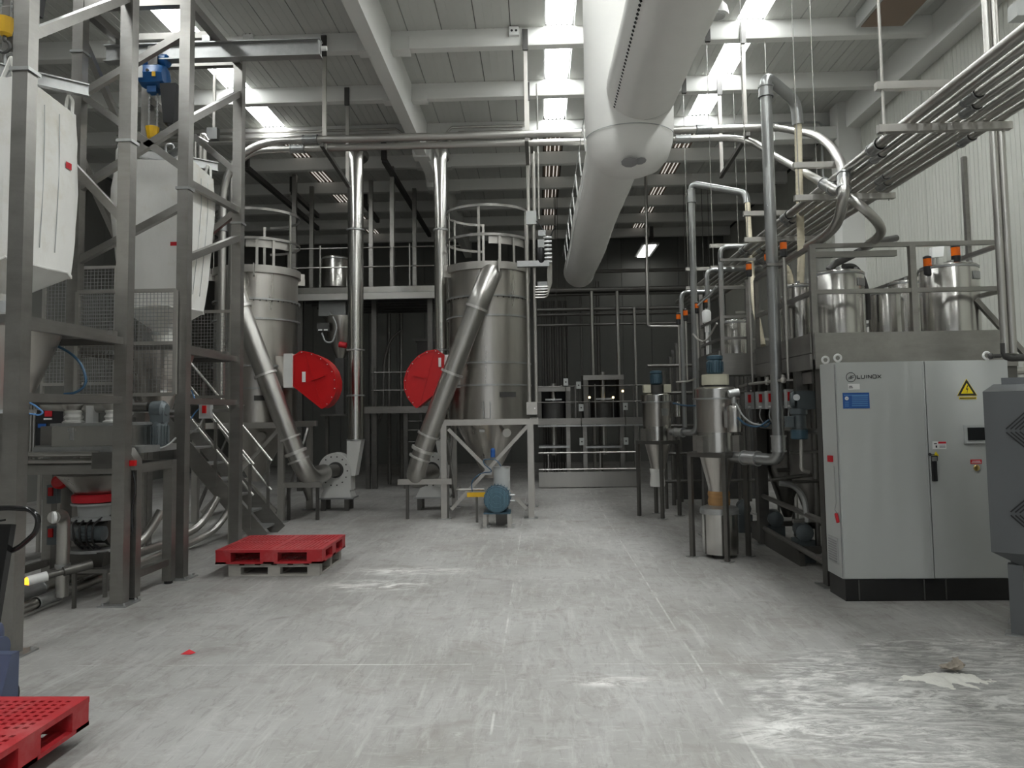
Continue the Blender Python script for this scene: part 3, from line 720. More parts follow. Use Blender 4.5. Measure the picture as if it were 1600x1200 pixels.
# bulk bags
def bulk_bag(cx, cy, wx, wy, z0, z1, label, taper, tagpos, rot=0.0):
    t = T('bulk_bag', label, 'bulk bag', (cx, cy, z0 - 0.3))
    n = 40; rs = []
    lev = [0.0, 0.03, 0.08, 0.2, 0.35, 0.5, 0.65, 0.8, 0.92, 1.0]
    for li, u in enumerate(lev):
        z = z0 + (z1 - z0) * u
        k = taper + (1 - taper) * min(1, u * 1.4)
        k *= (1 + 0.035 * math.sin(u * PI))
        if u > 0.9: k *= 0.97
        ring = []
        for i in range(n):
            a = 2 * PI * i / n
            c_, s_ = math.cos(a), math.sin(a); e = 0.28
            x = math.copysign(abs(c_) ** e, c_) * wx / 2 * k; y = math.copysign(abs(s_) ** e, s_) * wy / 2 * k
            fold = 0.012 * math.sin(i * 2.3 + u * 5) * (1 - 0.5 * u) + 0.014 * math.sin(i * 1.1 - u * 9)
            x *= 1 + fold; y *= 1 + fold
            zz = z + (0.015 * math.sin(i * 1.7) if u < 0.02 else 0)
            if u == 1.0: zz -= 0.10 * (1 - max(abs(c_), abs(s_)) ** 6 * 1.0) if False else 0.06 * math.sin(2 * a + 0.8) ** 2
            xr, yr = x * math.cos(rot) - y * math.sin(rot), x * math.sin(rot) + y * math.cos(rot)
            ring.append(V((cx + xr, cy + yr, zz)))
        rs.append(ring)
    body = Q(t, 'body', MB().rings(rs), 'bag')
    kb = taper
    bt = [[V((cx + (p.x - cx) * 0.995, cy + (p.y - cy) * 0.995, p.z)) for p in rs[0]]]
    for f, dz in ((0.72, -0.10), (0.45, -0.19), (0.28, -0.24), (0.24, -0.34)):
        bt.append([V((cx + (p.x - cx) * f, cy + (p.y - cy) * f, z0 + dz)) for p in rs[0]])
    Q(t, 'bottom_panel', MB().rings(bt[::-1]), 'bag')
    Q(t, 'discharge_spout', MB().lathe((cx, cy, z0 - 0.62), [(0.17, 0), (0.15, 0.1), (0.125, 0.2), (0.15, 0.3)], 18), 'bag')
    Q(t, 'hem', MB().tube([V((p.x, p.y, p.z)) for p in rs[0]] + [rs[0][0]], 0.012, 6), 'bag')
    for sx in (-1, 1):
        for sy in (-1, 1):
            p = V((cx + sx * wx * 0.44, cy + sy * wy * 0.44, z1 - 0.05))
            Q(t, 'lifting_loop', MB().tube([p + V((0, -0.05 * sy, -0.2)), p + V((-0.02 * sx, 0, 0.16)), p + V((-0.05 * sx, -0.03 * sy, 0.2)), p + V((-0.10 * sx, 0, 0.0))], 0.016, 6, bend=0.03), 'bag')
    # stitched vertical seams
    for px_, py_ in ((wx / 2 * 1.012, -wy * 0.12), (wx / 2 * 1.012, wy * 0.1)):
        Q(body, 'seam', MB().tube([(cx + px_ * (taper + (1 - taper) * min(1, u * 1.4)) * (1 + 0.035 * math.sin(u * PI)), cy + py_, z0 + (z1 - z0) * u) for u in (0.1, 0.3, 0.5, 0.7, 0.9)], 0.004, 5), 'plastic')
    p, d, u = tagpos
    Q(t, 'red_tag', MB().add([V(p) + V(d) * s + V((0, 0, u)) * r for s, r in ((0, 0), (1, 0), (1, 1), (0, 1))] + [V(p) + V(d) * s + V((0, 0, u)) * r + V((0.004, -0.004, 0)) for s, r in ((0, 0), (1, 0), (1, 1), (0, 1))],
        [(0, 1, 2, 3), (7, 6, 5, 4), (0, 4, 5, 1), (1, 5, 6, 2), (2, 6, 7, 3), (3, 7, 4, 0)]), 'redtag')
    return t
bulk_bag(-4.86, 6.70, 0.92, 0.98, 3.16, 4.78, 'near white bulk bag with small red tag in the near frame', 0.97, (W(103, 262, X=-4.375), (0, 0.085, 0.0), 0.06))
p = W(266, 384, Y=8.83)
bulk_bag(-4.63, 9.30, 0.98, 0.86, 3.12, 4.92, 'farther white bulk bag with narrowed foot in the rear frame', 0.80, (p, (0.088, 0, 0), 0.045))
p = W(315, 318, Y=9.6)
O('cloth_flap', 'faded red cloth flap hanging at the top of the farther bag', 'cloth', MB().prism([p + V((0, 0, 0.0)), p + V((0.1, 0, -0.18)), p + V((-0.01, 0, -0.2)), p + V((-0.03, 0, -0.02))], (0, 0.015, 0)), 'pink', p)
# lifting crosses above the bags
def cross(cx, cy, z, lab, r=0.62):
    t = T('lifting_cross', lab, 'lifting beam', (cx, cy, z))
    for s in (-1, 1):
        Q(t, 'arm', MB().ibeam((cx - r * 0.72, cy - s * r * 0.66, z), (cx + r * 0.72, cy + s * r * 0.66, z), 0.07, 0.12, 0.012), 'galv')
    Q(t, 'shackle', MB().tube([(cx - 0.05, cy, z + 0.06), (cx - 0.05, cy, z + 0.18), (cx + 0.05, cy, z + 0.18), (cx + 0.05, cy, z + 0.06)], 0.014, 8, bend=0.05), 'galv')
cross(-4.80, 6.70, 4.98, 'steel lifting cross holding the near bulk bag', 0.66)
cross(-4.63, 9.40, 5.08, 'grey lifting cross under the blue hoist')
for s, (a, b) in enumerate((((-4.58, 9.4, 5.15), (-4.66, 9.4, 5.30)),)):
    pass

# welded mesh guards
def mesh_guard(x0, x1, y, z0, z1, label, mids, step=0.042, m='chan', wire='galv', foot=None):
    t = T('mesh_guard', label, 'mesh guard', ((x0 + x1) / 2, y, z0))
    for x in (x0, x1): Q(t, 'upright', MB().bx(x - 0.02, x + 0.02, y - 0.02, y + 0.02, z0 if foot is None else foot, z1), m)
    for z in [z0, z1] + mids: Q(t, 'rail', MB().bx(x0, x1, y - 0.018, y + 0.018, z - 0.02, z + 0.02), m)
    w = MB()
    n = int((x1 - x0) / step)
    for i in range(1, n): w.bar((x0 + i * step, y, z0), (x0 + i * step, y, z1), 0.005)
    n = int((z1 - z0) / step)
    for i in range(1, n): w.bar((x0, y, z0 + i * step), (x1, y, z0 + i * step), 0.005)
    Q(t, 'wire_mesh', w, wire, kind='stuff')
ya = 8.5
mesh_guard(W(122, 454, Y=ya).x, W(275, 454, Y=ya).x, ya, W(200, 617, Y=ya).z, W(200, 455, Y=ya).z, 'pale welded mesh guard in front of the farther bulk bag', [W(200, 537, Y=ya).z])
ya = 10.3
mesh_guard(W(70, 438, Y=ya).x, W(182, 420, Y=ya).x, ya, W(120, 600, Y=ya).z, W(150, 418, Y=ya).z, 'tall mesh guard behind the near bulk bag', [], 0.05, foot=0.0)
ya = 10.6
mesh_guard(W(295, 487, Y=ya).x, W(362, 486, Y=ya).x, ya, W(330, 620, Y=ya).z, W(330, 487, Y=ya).z, 'narrow mesh guard between rear frame post and stairs', [], 0.045, foot=0.0)

# discharge hoppers under the bags
def hopper(cx, cy, z1, lab):
    t = T('bag_hopper', lab, 'hopper', (cx, cy, z1 - 0.75))
    hp = Q(t, 'cone', MB().lathe((cx, cy, 0), [(0.17, z1 - 0.72), (0.20, z1 - 0.62), (0.42, z1 - 0.06), (0.43, z1)], 32), 'silo')
    Q(t, 'flange', MB().lathe((cx, cy, 0), [(0.40, z1), (0.50, z1), (0.50, z1 + 0.02), (0.40, z1 + 0.02)], 32), 'galv')
    Q(t, 'outlet_flange', MB().lathe((cx, cy, 0), [(0.24, z1 - 0.74), (0.24, z1 - 0.71)], 24), 'galv')
    Q(hp, 'label', MB().box((cx + 0.20, cy - 0.235, z1 - 0.5), (0.075, 0.02, 0.06), 0.7), 'white')
    Q(t, 'spout_clamp', MB().lathe((cx, cy, 0), [(0.2, z1 + 0.02), (0.2, z1 + 0.1), (0.17, z1 + 0.14), (0.17, z1 + 0.24)], 24), 'galv')
    Q(t, 'table', MB().bx(cx - 0.56, cx + 0.62, cy - 0.68, cy - 0.60, z1 - 0.02, z1 + 0.05).bx(cx - 0.56, cx + 0.62, cy + 0.60, cy + 0.68, z1 - 0.02, z1 + 0.05).bx(cx + 0.5, cx + 0.56, cy - 0.6, cy + 0.6, z1 - 0.02, z1 + 0.05), 'frame')
    return t
hopper(-4.72, 6.65, 2.60, 'conical steel hopper under the near bulk bag')
hopper(-4.72, 9.35, 2.60, 'conical steel hopper under the farther bulk bag')
# air lines
O('air_line', 'dark blue air line curving down beside the near hopper', 'air line', MB().tube([W(88, 540, Y=6.9), W(112, 552, Y=6.9), W(130, 572, Y=6.9), W(136, 600, Y=6.9), W(120, 614, Y=6.9), W(100, 616, Y=6.9)], 0.012, 8, bend=0.15), 'bluehose', W(100, 616, Y=6.9))
O('air_line', 'pale blue air line looped below the near hopper', 'air line', MB().tube([W(34, 627, Y=6.6), W(50, 630, Y=6.6), W(68, 644, Y=6.6), W(62, 649, Y=6.6), W(38, 645, Y=6.6), W(34, 634, Y=6.6)], 0.008, 8, bend=0.08), 'labelcyan', W(50, 648, Y=6.6))

# screw conveyor across the station
a, b = W(57, 630, Y=8.05), W(232, 636, Y=8.05)
t = T('screw_conveyor', 'horizontal tubular screw conveyor behind the near frame', 'conveyor', V((a + b) / 2))
Q(t, 'tube', MB().cyl(a, W(202, 636, Y=8.05), 0.075, n=24), 'duct')
Q(t, 'narrow_tube', MB().cyl(W(202, 636, Y=8.05), b, 0.05, n=20), 'frame2')
Q(t, 'end_flange', MB().cyl(W(201, 636, Y=8.05), W(204, 636, Y=8.05), 0.1, n=24), 'galv')
c = W(247, 640, Y=8.1)
g = Q(t, 'gearbox', MB().lathe(c + V((-0.06, 0, 0.0)), [(0.05, -0.02), (0.09, 0), (0.095, 0.12), (0.06, 0.16)], 12, (1, 0, 0)).box(c + V((0.02, 0, -0.06)), (0.14, 0.14, 0.16)), 'motorgrey')
mm = MB().lathe(c + V((0.02, 0, -0.40)), [(0.05, 0), (0.085, 0.01), (0.085, 0.24), (0.07, 0.27)], 16)
for i in range(14):
    a_ = 2 * PI * i / 14; mm.bar(c + V((0.02 + 0.09 * math.cos(a_), 0.09 * math.sin(a_), -0.37)), c + V((0.02 + 0.09 * math.cos(a_), 0.09 * math.sin(a_), -0.17)), 0.008, 0.02)
Q(t, 'motor', mm, 'motorgrey')
Q(t, 'terminal_box', MB().box(c + V((-0.12, -0.03, -0.22)), (0.1, 0.12, 0.14)), 'motorgrey')
Q(t, 'cable', MB().tube([c + V((-0.12, -0.05, -0.3)), c + V((-0.05, -0.08, -0.42)), c + V((0.12, -0.05, -0.4)), c + V((0.2, 0, -0.3))], 0.01, 8, bend=0.1), 'plastic')

# sieve on its table
y0 = 7.72
zt = W(120, 664, Y=y0).z; zb = W(120, 698, Y=y0).z
xa, xb = W(81, 680, Y=y0).x, W(212, 680, Y=y0).x
t = T('vibrating_sieve', 'polished rectangular sieve box with two fabric bellows', 'sieve', ((xa + xb) / 2, y0 + 0.3, zb))
Q(t, 'box', MB().bx(xa, xb, y0, y0 + 0.62, zb, zt), 'tank')
Q(t, 'lid_lip', MB().bx(xa - 0.012, xb + 0.012, y0 - 0.015, y0 + 0.64, zt - 0.01, zt + 0.018), 'galv')
Q(t, 'base_flange', MB().bx(xa - 0.16, xb + 0.1, y0 - 0.05, y0 + 0.68, zb - 0.07, zb), 'galv')
Q(t, 'side_box', MB().bx(xa - 0.16, xa, y0 + 0.06, y0 + 0.5, zb + 0.02, zt - 0.01), 'frame')
Q(t, 'latch', MB().box(W(112, 678, Y=y0 - 0.01), (0.03, 0.02, 0.13)).box(W(110, 672, Y=y0 - 0.02), (0.05, 0.02, 0.03)), 'galv')
for px in (115, 178):
    c = W(px, 663, Y=y0 + 0.28)
    Q(t, 'bellows', MB().lathe((c.x, c.y, zt + 0.01), [(0.105, 0), (0.11, 0.02), (0.08, 0.04), (0.095, 0.07), (0.075, 0.1), (0.09, 0.13), (0.07, 0.15)], 18), 'bag')
    Q(t, 'inlet_cone', MB().lathe((c.x, c.y, zt + 0.15), [(0.08, 0), (0.13, 0.06), (0.15, 0.16)], 18), 'silo')
c = W(144, 650, Y=y0 + 0.3)
Q(t, 'sample_duct', MB().bx(c.x - 0.04, c.x + 0.04, c.y - 0.05, c.y + 0.05, zt, zt + 0.2), 'white')
# table under it
zt2 = W(100, 727, Y=7.6).z
t = T('sieve_table', 'low steel support table carrying the sieve', 'table', (-4.7, 8.0, 0))
tx0, tx1, ty0, ty1 = -5.40, -4.06, 7.62, 8.36
for x in (tx0, tx1):
    for y in (ty0, ty1):
        lg = Q(t, 'leg', MB().bx(x - 0.05, x + 0.05, y - 0.05, y + 0.05, 0.03, zt2), 'frame')
        Q(lg, 'foot', MB().cyl((x, y, 0), (x, y, 0.035), 0.045, n=12), 'black')
for y in (ty0, ty1): Q(t, 'rail', MB().bx(tx0, tx1, y - 0.045, y + 0.045, zt2 - 0.09, zt2), 'frame')
for x in (tx0, tx1):
    Q(t, 'rail', MB().bx(x - 0.045, x + 0.045, ty0, ty1, zt2 - 0.09, zt2), 'frame')
    Q(t, 'low_rail', MB().bx(x - 0.03, x + 0.03, ty0, ty1, 0.2, 0.27), 'frame')
for dz in (0.04, 0.11):
    Q(t, 'slide_rail', MB().cyl((tx0, ty0 - 0.03, zt2 + dz), (tx1 - 0.35, ty0 - 0.03, zt2 + dz), 0.028, n=12), 'pipe')
c = W(158, 718, Y=7.55)
Q(t, 'bracket_box', MB().bx(c.x - 0.085, c.x + 0.12, 7.53, 7.66, c.z - 0.09, c.z + 0.07), 'frame2')
c = W(203, 716, Y=7.5)
t = T('push_button_box', 'angled steel button box with a red button on the near post', 'control box', c)
Q(t, 'box', MB().prism([c + V((-0.10, 0, -0.12)), c + V((0.05, 0, -0.12)), c + V((0.05, 0, -0.02)), c + V((-0.03, 0, 0.10)), c + V((-0.10, 0, 0.10))], (0, 0.14, 0)), 'frame')
Q(t, 'red_button', MB().bx(c.x + 0.01, c.x + 0.06, c.y - 0.03, c.y + 0.02, c.z - 0.075, c.z - 0.02), 'red')
Q(t, 'cable', MB().tube([c + V((0, 0.05, -0.12)), c + V((0.05, 0.04, -0.3)), c + V((0.0, 0.04, -0.5)), c + V((0.02, 0.04, -0.75))], 0.009, 6, bend=0.1), 'black')

# cone, red ring and rotary valve below the sieve
c = W(150, 740, Y=8.0); cx, cy = c.x, 8.02
t = T('rotary_valve', 'rotary valve with red clamp ring and motor under the sieve', 'valve', (cx, cy, 0))
Q(t, 'cone', MB().lathe((cx, cy, 0), [(0.20, W(150, 771, Y=8.0).z), (0.38, zt2 - 0.12)], 28), 'silo')
Q(t, 'red_ring', MB().lathe((cx, cy, 0), [(0.23, W(150, 783, Y=8.0).z), (0.235, W(150, 780, Y=8.0).z), (0.235, W(150, 773, Y=8.0).z), (0.22, W(150, 771, Y=8.0).z)], 28), 'redtag')
za = W(150, 783, Y=8.0).z
Q(t, 'neck', MB().lathe((cx, cy, 0), [(0.24, za - 0.03), (0.24, za - 0.01), (0.18, za - 0.015), (0.17, za - 0.15), (0.23, za - 0.16), (0.23, za - 0.19)][::-1], 24), 'plastic')
zm = W(150, 828, Y=8.0).z
Q(t, 'rotor_housing', MB().lathe((cx - 0.16, cy + 0.02, zm), [(0.10, 0), (0.165, 0.01), (0.165, 0.05), (0.14, 0.06), (0.14, 0.30), (0.165, 0.31), (0.165, 0.35), (0.1, 0.36)], 24, (1, 0, 0)), 'frame2')
mg = MB().lathe((cx - 0.02, cy - 0.26, zm), [(0.04, 0), (0.07, 0.01), (0.07, 0.16), (0.055, 0.18), (0.075, 0.19), (0.075, 0.26), (0.03, 0.28)], 16, (1, 0, 0))
for i in range(12):
    a_ = 2 * PI * i / 12; mg.bar((cx + 0.0, cy - 0.26 + 0.073 * math.cos(a_), zm + 0.073 * math.sin(a_)), (cx + 0.13, cy - 0.26 + 0.073 * math.cos(a_), zm + 0.073 * math.sin(a_)), 0.008, 0.015)
Q(t, 'drive_motor', mg, 'motorgrey')
Q(t, 'end_cover', MB().lathe((cx - 0.20, cy - 0.24, zm), [(0.02, -0.03), (0.07, -0.02), (0.085, 0.0), (0.085, 0.09), (0.05, 0.16)], 20, (0.75, 0.66, 0)), 'galv')
hs = MB()
for i in range(4): hs.tube([(cx - 0.1 + i * 0.08, cy - 0.14, zm + 0.14), (cx - 0.04 + i * 0.07, cy - 0.35, zm + 0.10), (cx - 0.02 + i * 0.06, cy - 0.34, zm - 0.08), (cx - 0.02 + i * 0.06, cy - 0.2, zm - 0.16)], 0.011, 8, bend=0.06)
Q(t, 'hose_set', hs, 'black')
Q(t, 'base_flange', MB().lathe((cx, cy, 0), [(0.26, zm - 0.21), (0.26, zm - 0.18), (0.2, zm - 0.17)], 24), 'galv')
Q(t, 'outlet_shoe', MB().frus((cx, cy, 0.2), (0.3, 0.3), (cx, cy, zm - 0.2), (0.44, 0.44)), 'frame2')
Q(t, 'stand', MB().bx(cx - 0.32, cx + 0.3, cy - 0.3, cy + 0.3, 0.24, 0.28).bar((cx - 0.05, cy - 0.28, 0), (cx - 0.05, cy - 0.28, 0.25), 0.035).bar((cx + 0.27, cy - 0.28, 0), (cx + 0.27, cy - 0.28, 0.25), 0.035).bar((cx - 0.3, cy + 0.28, 0), (cx - 0.3, cy + 0.28, 0.25), 0.035), 'frame')
c = W(152, 774, Y=7.75)
c = W(94, 753, Y=8.0)
O('cone_vibrator', 'dull red round vibrator cap beside the cone under the sieve', 'vibrator', MB().lathe(c, [(0.07, -0.06), (0.075, -0.05), (0.075, 0.04), (0.05, 0.06)], 16, (0.3, -1, 0.1)), 'red', c)
for px, py, lab in ((84, 772, 'upper grey isolator box with red handle under the sieve table'), (84, 836, 'lower grey isolator box with red handle under the sieve table')):
    c = W(px, py, Y=8.28)
    t = T('isolator_box', lab, 'switch', c)
    Q(t, 'box', MB().box(c, (0.11, 0.07, 0.20)), 'motorgrey')
    Q(t, 'red_handle', MB().box(c + V((-0.005, -0.045, 0.03)), (0.045, 0.03, 0.09)), 'red')
# upright elbow pipe with perforated end
r = 0.058
c = W(97, 930, Y=7.35)
t = T('elbow_pipe', 'upright stainless elbow pipe with perforated end beside the valve', 'pipe', (c.x, 7.35, 0.15))
e = W(82, 809, Y=7.1)
Q(t, 'pipe', MB().tube([(c.x, 7.35, 0.10), (c.x, 7.35, e.z), (e.x, 7.12, e.z)], r, 18, bend=0.14, seg=8), 'duct')
Q(t, 'perforated_end', MB().cyl((e.x + 0.006, 7.13, e.z), (e.x - 0.01, 7.11, e.z), r * 0.96, n=18), 'white')
Q(t, 'clamp', MB().cyl((c.x, 7.35, 0.38), (c.x, 7.35, 0.41), r * 1.2, n=18), 'galv')
# amber lit sensor
c = W(43, 908, Y=7.0)
t = T('amber_sensor', 'white sensor with glowing amber end beside the floor pipes', 'sensor', c)
Q(t, 'amber_end', MB().lathe(c, [(0.005, -0.035), (0.028, -0.025), (0.036, 0.0)], 14, (0.9, 1, 0.1)), 'amber')
d = V((0.62, 0.74, 0.12)).normalized()
Q(t, 'white_body', MB().cyl(c, c + d * 0.16, 0.045, n=16), 'white')
Q(t, 'stub', MB().cyl(c + d * 0.16, c + d * 0.3, 0.03, n=12).cyl(c + d * 0.3, c + d * 0.55, 0.045, n=12), 'frame2')
Q(t, 'bracket', MB().bar(c + d * 0.4, (c.x + d.x * 0.4, c.y + d.y * 0.4, 0), 0.03), 'frame2')
# floor pipes
for x, z, r, y1, lab in ((-4.70, 0.10, 0.045, 10.35, 'front stainless floor pipe running to the stairs'), (-4.88, 0.16, 0.055, 10.2, 'rear stainless floor pipe running to the stairs'),
                         (-5.10, 0.12, 0.06, 9.0, 'third floor pipe close behind the other two')):
    t = T('floor_pipe', lab, 'pipe', (x, 5.2, 0))
    Q(t, 'tube', MB().tube([(x, 4.9, z), (x, y1, z), (x + 0.12, y1 + 0.55, z + 0.12), (x + 0.26, y1 + 0.75, z + 0.48)], r, 14, bend=0.3, seg=8), 'duct')
    for y in (6.5, 8.9):
        Q(t, 'saddle', MB().bx(x - 0.05, x + 0.05, y - 0.02, y + 0.02, 0, z), 'galv')
    coupling(t, (x, 7.1, z), (x, 7.45, z), r * 1.2, 'galv')

# steel stairs down to the floor
sy0, sy1 = 11.1, 11.85
sxf, sxt, szt = -4.08, -5.68, 1.92
t = T('steel_stairs', 'steel stairs with tubular handrails behind the rear bag frame', 'stairs', (sxf, (sy0 + sy1) / 2, 0))
for y in (sy0, sy1): Q(t, 'stringer', MB().bar((sxf + 0.05, y, 0.02), (sxt, y, szt), 0.012, 0.24).bx(sxt - 0.6, sxt, y - 0.006, y + 0.006, szt - 0.12, szt + 0.1), 'frame')
n = 8
for i in range(n):
    u = (i + 0.6) / n
    x = sxf + (sxt - sxf) * u; z = szt * u
    Q(t, 'tread', MB().bx(x - 0.12, x + 0.10, sy0 + 0.01, sy1 - 0.01, z - 0.03, z), 'galv')
for y in (sy0, sy1):
    for u in (0.08, 0.4, 0.72):
        x = sxf + (sxt - sxf) * u; z = szt * u
        Q(t, 'baluster', MB().bar((x, y, z), (x, y, z + 0.95), 0.04), 'frame')
    for h in (0.95, 0.5):
        d = V((sxt - sxf, 0, szt)); a = V((sxf, y, 0.05)) + d * 0.05 + V((0, 0, h)); b = V((sxf, y, 0.05)) + d * 0.95 + V((0, 0, h))
        Q(t, 'handrail', MB().tube([a, b], 0.021, 10), 'pipe')
x = sxf + (sxt - sxf) * 0.5
Q(t, 'landing', MB().bx(sxt - 0.9, sxt - 0.02, sy0, sy1 + 0.2, szt - 0.04, szt), 'frame2')
Q(t, 'landing_leg', MB().bx(sxt - 0.9, sxt - 0.82, sy0, sy0 + 0.08, 0, szt), 'frame')
c = W(322, 642, Y=10.05)
t = T('isolator_box', 'grey switch box with red handle beside the rear frame post', 'switch', c)
Q(t, 'box', MB().box(c, (0.15, 0.09, 0.2)), 'plastic')
Q(t, 'red_handle', MB().box(c + V((0.0, -0.055, 0.02)), (0.05, 0.03, 0.1)), 'red')
Q(t, 'arm', MB().bar(c + V((0, 0.03, 0)), (FX1 - 0.03, 10.12, c.z), 0.04), 'frame')
Q(t, 'cable', MB().tube([c + V((-0.04, 0, -0.1)), c + V((-0.1, 0, -0.22)), c + V((-0.22, 0, -0.3)), c + V((-0.34, 0.0, -0.42))], 0.01, 6, bend=0.08), 'plastic')
O('air_line', 'blue air line wound near the switch box by the stairs', 'air line', MB().tube([c + V((-0.2, 0, 0.28)), c + V((-0.13, -0.02, 0.12)), c + V((-0.06, -0.02, 0.05)), c + V((-0.14, -0.02, -0.02)), c + V((-0.2, 0, -0.1))], 0.009, 6, bend=0.1), 'labelcyan', c + V((-0.14, -0.02, 0)))
# rear support legs seen between the posts
t = T('rear_support_table', 'second steel support table behind the sieve table', 'table', (-5.3, 10.0, 0))
for x, y in ((-5.32, 10.25), (-5.32, 8.95), (-6.5, 10.25), (-6.5, 8.95)): Q(t, 'leg', MB().bx(x - 0.07, x + 0.07, y - 0.07, y + 0.07, 0, 1.4), 'frame')
Q(t, 'top', MB().bx(-6.58, -5.24, 8.88, 10.32, 1.4, 1.48), 'frame')
# dark machine block behind the sieve (rear left)
t = T('equipment_cabinet', 'dark equipment cabinet with blue and red marks behind the sieve', 'cabinet', (-6.4, 10.0, 1.5))
a, b = W(58, 642, Y=9.2), W(92, 668, Y=9.2)
Q(t, 'body', MB().bx(a.x - 0.5, b.x + 0.06, 9.2, 9.5, 1.48, a.z + 0.14), 'black')
Q(t, 'red_mark', MB().bx(a.x + 0.1, a.x + 0.19, 9.19, 9.2, a.z - 0.07, a.z), 'redtag')
Q(t, 'white_mark', MB().bx(a.x + 0.09, a.x + 0.19, 9.19, 9.2, a.z - 0.11, a.z - 0.09), 'white')
Q(t, 'blue_mark', MB().bx(a.x + 0.02, a.x + 0.12, 9.19, 9.2, b.z + 0.0, b.z + 0.05), 'labelblue')
t = T('cable_tray', 'bundle of upright pipes left of the sieve', 'pipe bundle', W(45, 705, Y=7.95))
for i, px in enumerate((39, 44, 49, 54)):
    p = W(px, 640, Y=7.95); Q(t, 'pipe', MB().cyl((p.x, 7.95, zt2), (p.x, 7.95, zt2 + 0.62), 0.014, n=8), 'pipe')

# ---------------------------------------------------------------- pallets, jack, litter
def holed_deck(x0, x1, y0, y1, z0, z1, nx, ny, hx, hy):
    m = MB(); cw = (x1 - x0) / nx; ch = (y1 - y0) / ny
    skip = 0
    for i in range(nx):
        for j in range(ny):
            a, b = x0 + i * cw, x0 + (i + 1) * cw; c, d = y0 + j * ch, y0 + (j + 1) * ch
            solid = i in (0, nx - 1) or j in (0, ny - 1) or i == nx // 2 or (j == ny // 2)
            if solid: m.add([(a, c, z1), (b, c, z1), (b, d, z1), (a, d, z1)], [(0, 1, 2, 3)]); continue
            e, f = (a + b) / 2 - hx / 2, (a + b) / 2 + hx / 2; g, h = (c + d) / 2 - hy / 2, (c + d) / 2 + hy / 2
            m.add([(a, c, z1), (b, c, z1), (b, d, z1), (a, d, z1), (e, g, z1), (f, g, z1), (f, h, z1), (e, h, z1), (e, g, z0), (f, g, z0), (f, h, z0), (e, h, z0)],
                  [(0, 1, 5, 4), (1, 2, 6, 5), (2, 3, 7, 6), (3, 0, 4, 7), (4, 5, 9, 8), (5, 6, 10, 9), (6, 7, 11, 10), (7, 4, 8, 11)])
    m.add([(x0, y0, z0), (x1, y0, z0), (x1, y1, z0), (x0, y1, z0), (x0, y0, z1), (x1, y0, z1), (x1, y1, z1), (x0, y1, z1)], [(0, 1, 5, 4), (1, 2, 6, 5), (2, 3, 7, 6), (3, 0, 4, 7)])
    return m
def red_pallet(x0, x1, y0, y1, z0, label, nx=26, ny=22):
    t = T('plastic_pallet', label, 'pallet', ((x0 + x1) / 2, (y0 + y1) / 2, z0))
    H = 0.155; cw = (x1 - x0) / nx; ch = (y1 - y0) / ny
    Q(t, 'deck', holed_deck(x0, x1, y0, y1, z0 + H - 0.03, z0 + H, nx, ny, cw * 0.5, ch * 0.5), 'redpl')
    for i, fx in enumerate((0, 0.5, 1)):
        for j, fy in enumerate((0, 0.5, 1)):
            w = 0.17 if i != 1 else 0.2; d = 0.15 if j != 1 else 0.17
            cx = x0 + w / 2 + 0.002 + (x1 - x0 - w - 0.004) * fx; cy = y0 + d / 2 + 0.002 + (y1 - y0 - d - 0.004) * fy
            Q(t, 'block', MB().bx(cx - w / 2, cx + w / 2, cy - d / 2, cy + d / 2, z0 + 0.022, z0 + H - 0.03), 'redpl')
    b = MB()
    for fx in (0, 0.5, 1):
        w = 0.12; cx = x0 + w / 2 + (x1 - x0 - w) * fx; b.bx(cx - w / 2, cx + w / 2, y0, y1, z0, z0 + 0.022)
    for fy in (0, 0.5, 1):
        w = 0.12; cy = y0 + w / 2 + (y1 - y0 - w) * fy; b.bx(x0, x1, cy - w / 2, cy + w / 2, z0, z0 + 0.0215)
    for i in range(18): b.bar((x0 + (i + 0.5) * (x1 - x0) / 18, y0, z0 + 0.016), (x0 + (i + 0.5) * (x1 - x0) / 18, y1, z0 + 0.016), 0.006)
    for i in range(16): b.bar((x0, y0 + (i + 0.5) * (y1 - y0) / 16, z0 + 0.016), (x1, y0 + (i + 0.5) * (y1 - y0) / 16, z0 + 0.016), 0.006)
    Q(t, 'bottom_frame', b, 'redpl')
    return t
PX0, PX1, PY0, PY1 = -3.66, -2.45, 8.63, 9.67
red_pallet(PX0, PX1, PY0, PY1, 0.146, 'red plastic pallet on top of a grey wooden pallet')
t = T('wooden_pallet', 'grey weathered wooden pallet under the red plastic one', 'pallet', (-3.0, 9.1, 0))
wx0, wx1, wy0, wy1 = -3.53, -2.49, 8.68, 9.62
for i in range(3):
    y = wy0 + 0.05 + i * (wy1 - wy0 - 0.1) / 2
    Q(t, 'stringer_board', MB().bx(wx0, wx1, y - 0.05, y + 0.05, 0.10, 0.122), 'wood')
    for j in range(3):
        x = wx0 + 0.07 + j * (wx1 - wx0 - 0.14) / 2
        Q(t, 'block', MB().bx(x - 0.07, x + 0.07, y - 0.05, y + 0.05, 0.022, 0.10), 'wood')
for j in range(3):
    x = wx0 + 0.07 + j * (wx1 - wx0 - 0.14) / 2
    Q(t, 'bottom_board', MB().bx(x - 0.07, x + 0.07, wy0, wy1, 0, 0.022), 'wood')
Q(t, 'front_bottom_board', MB().bx(wx0 + 0.141, wx1 - 0.141, wy0 - 0.004, wy0 + 0.09, 0, 0.02), 'wood')
for i in range(6):
    x = wx0 + 0.06 + i * (wx1 - wx0 - 0.12) / 5
    Q(t, 'deck_board', MB().bx(x - 0.06, x + 0.06, wy0, wy1, 0.122, 0.1445), 'wood')
red_pallet(-3.76, -2.56, 3.35, 4.36, 0.09, 'red perforated plastic pallet cut off at the lower left corner', 24, 20)
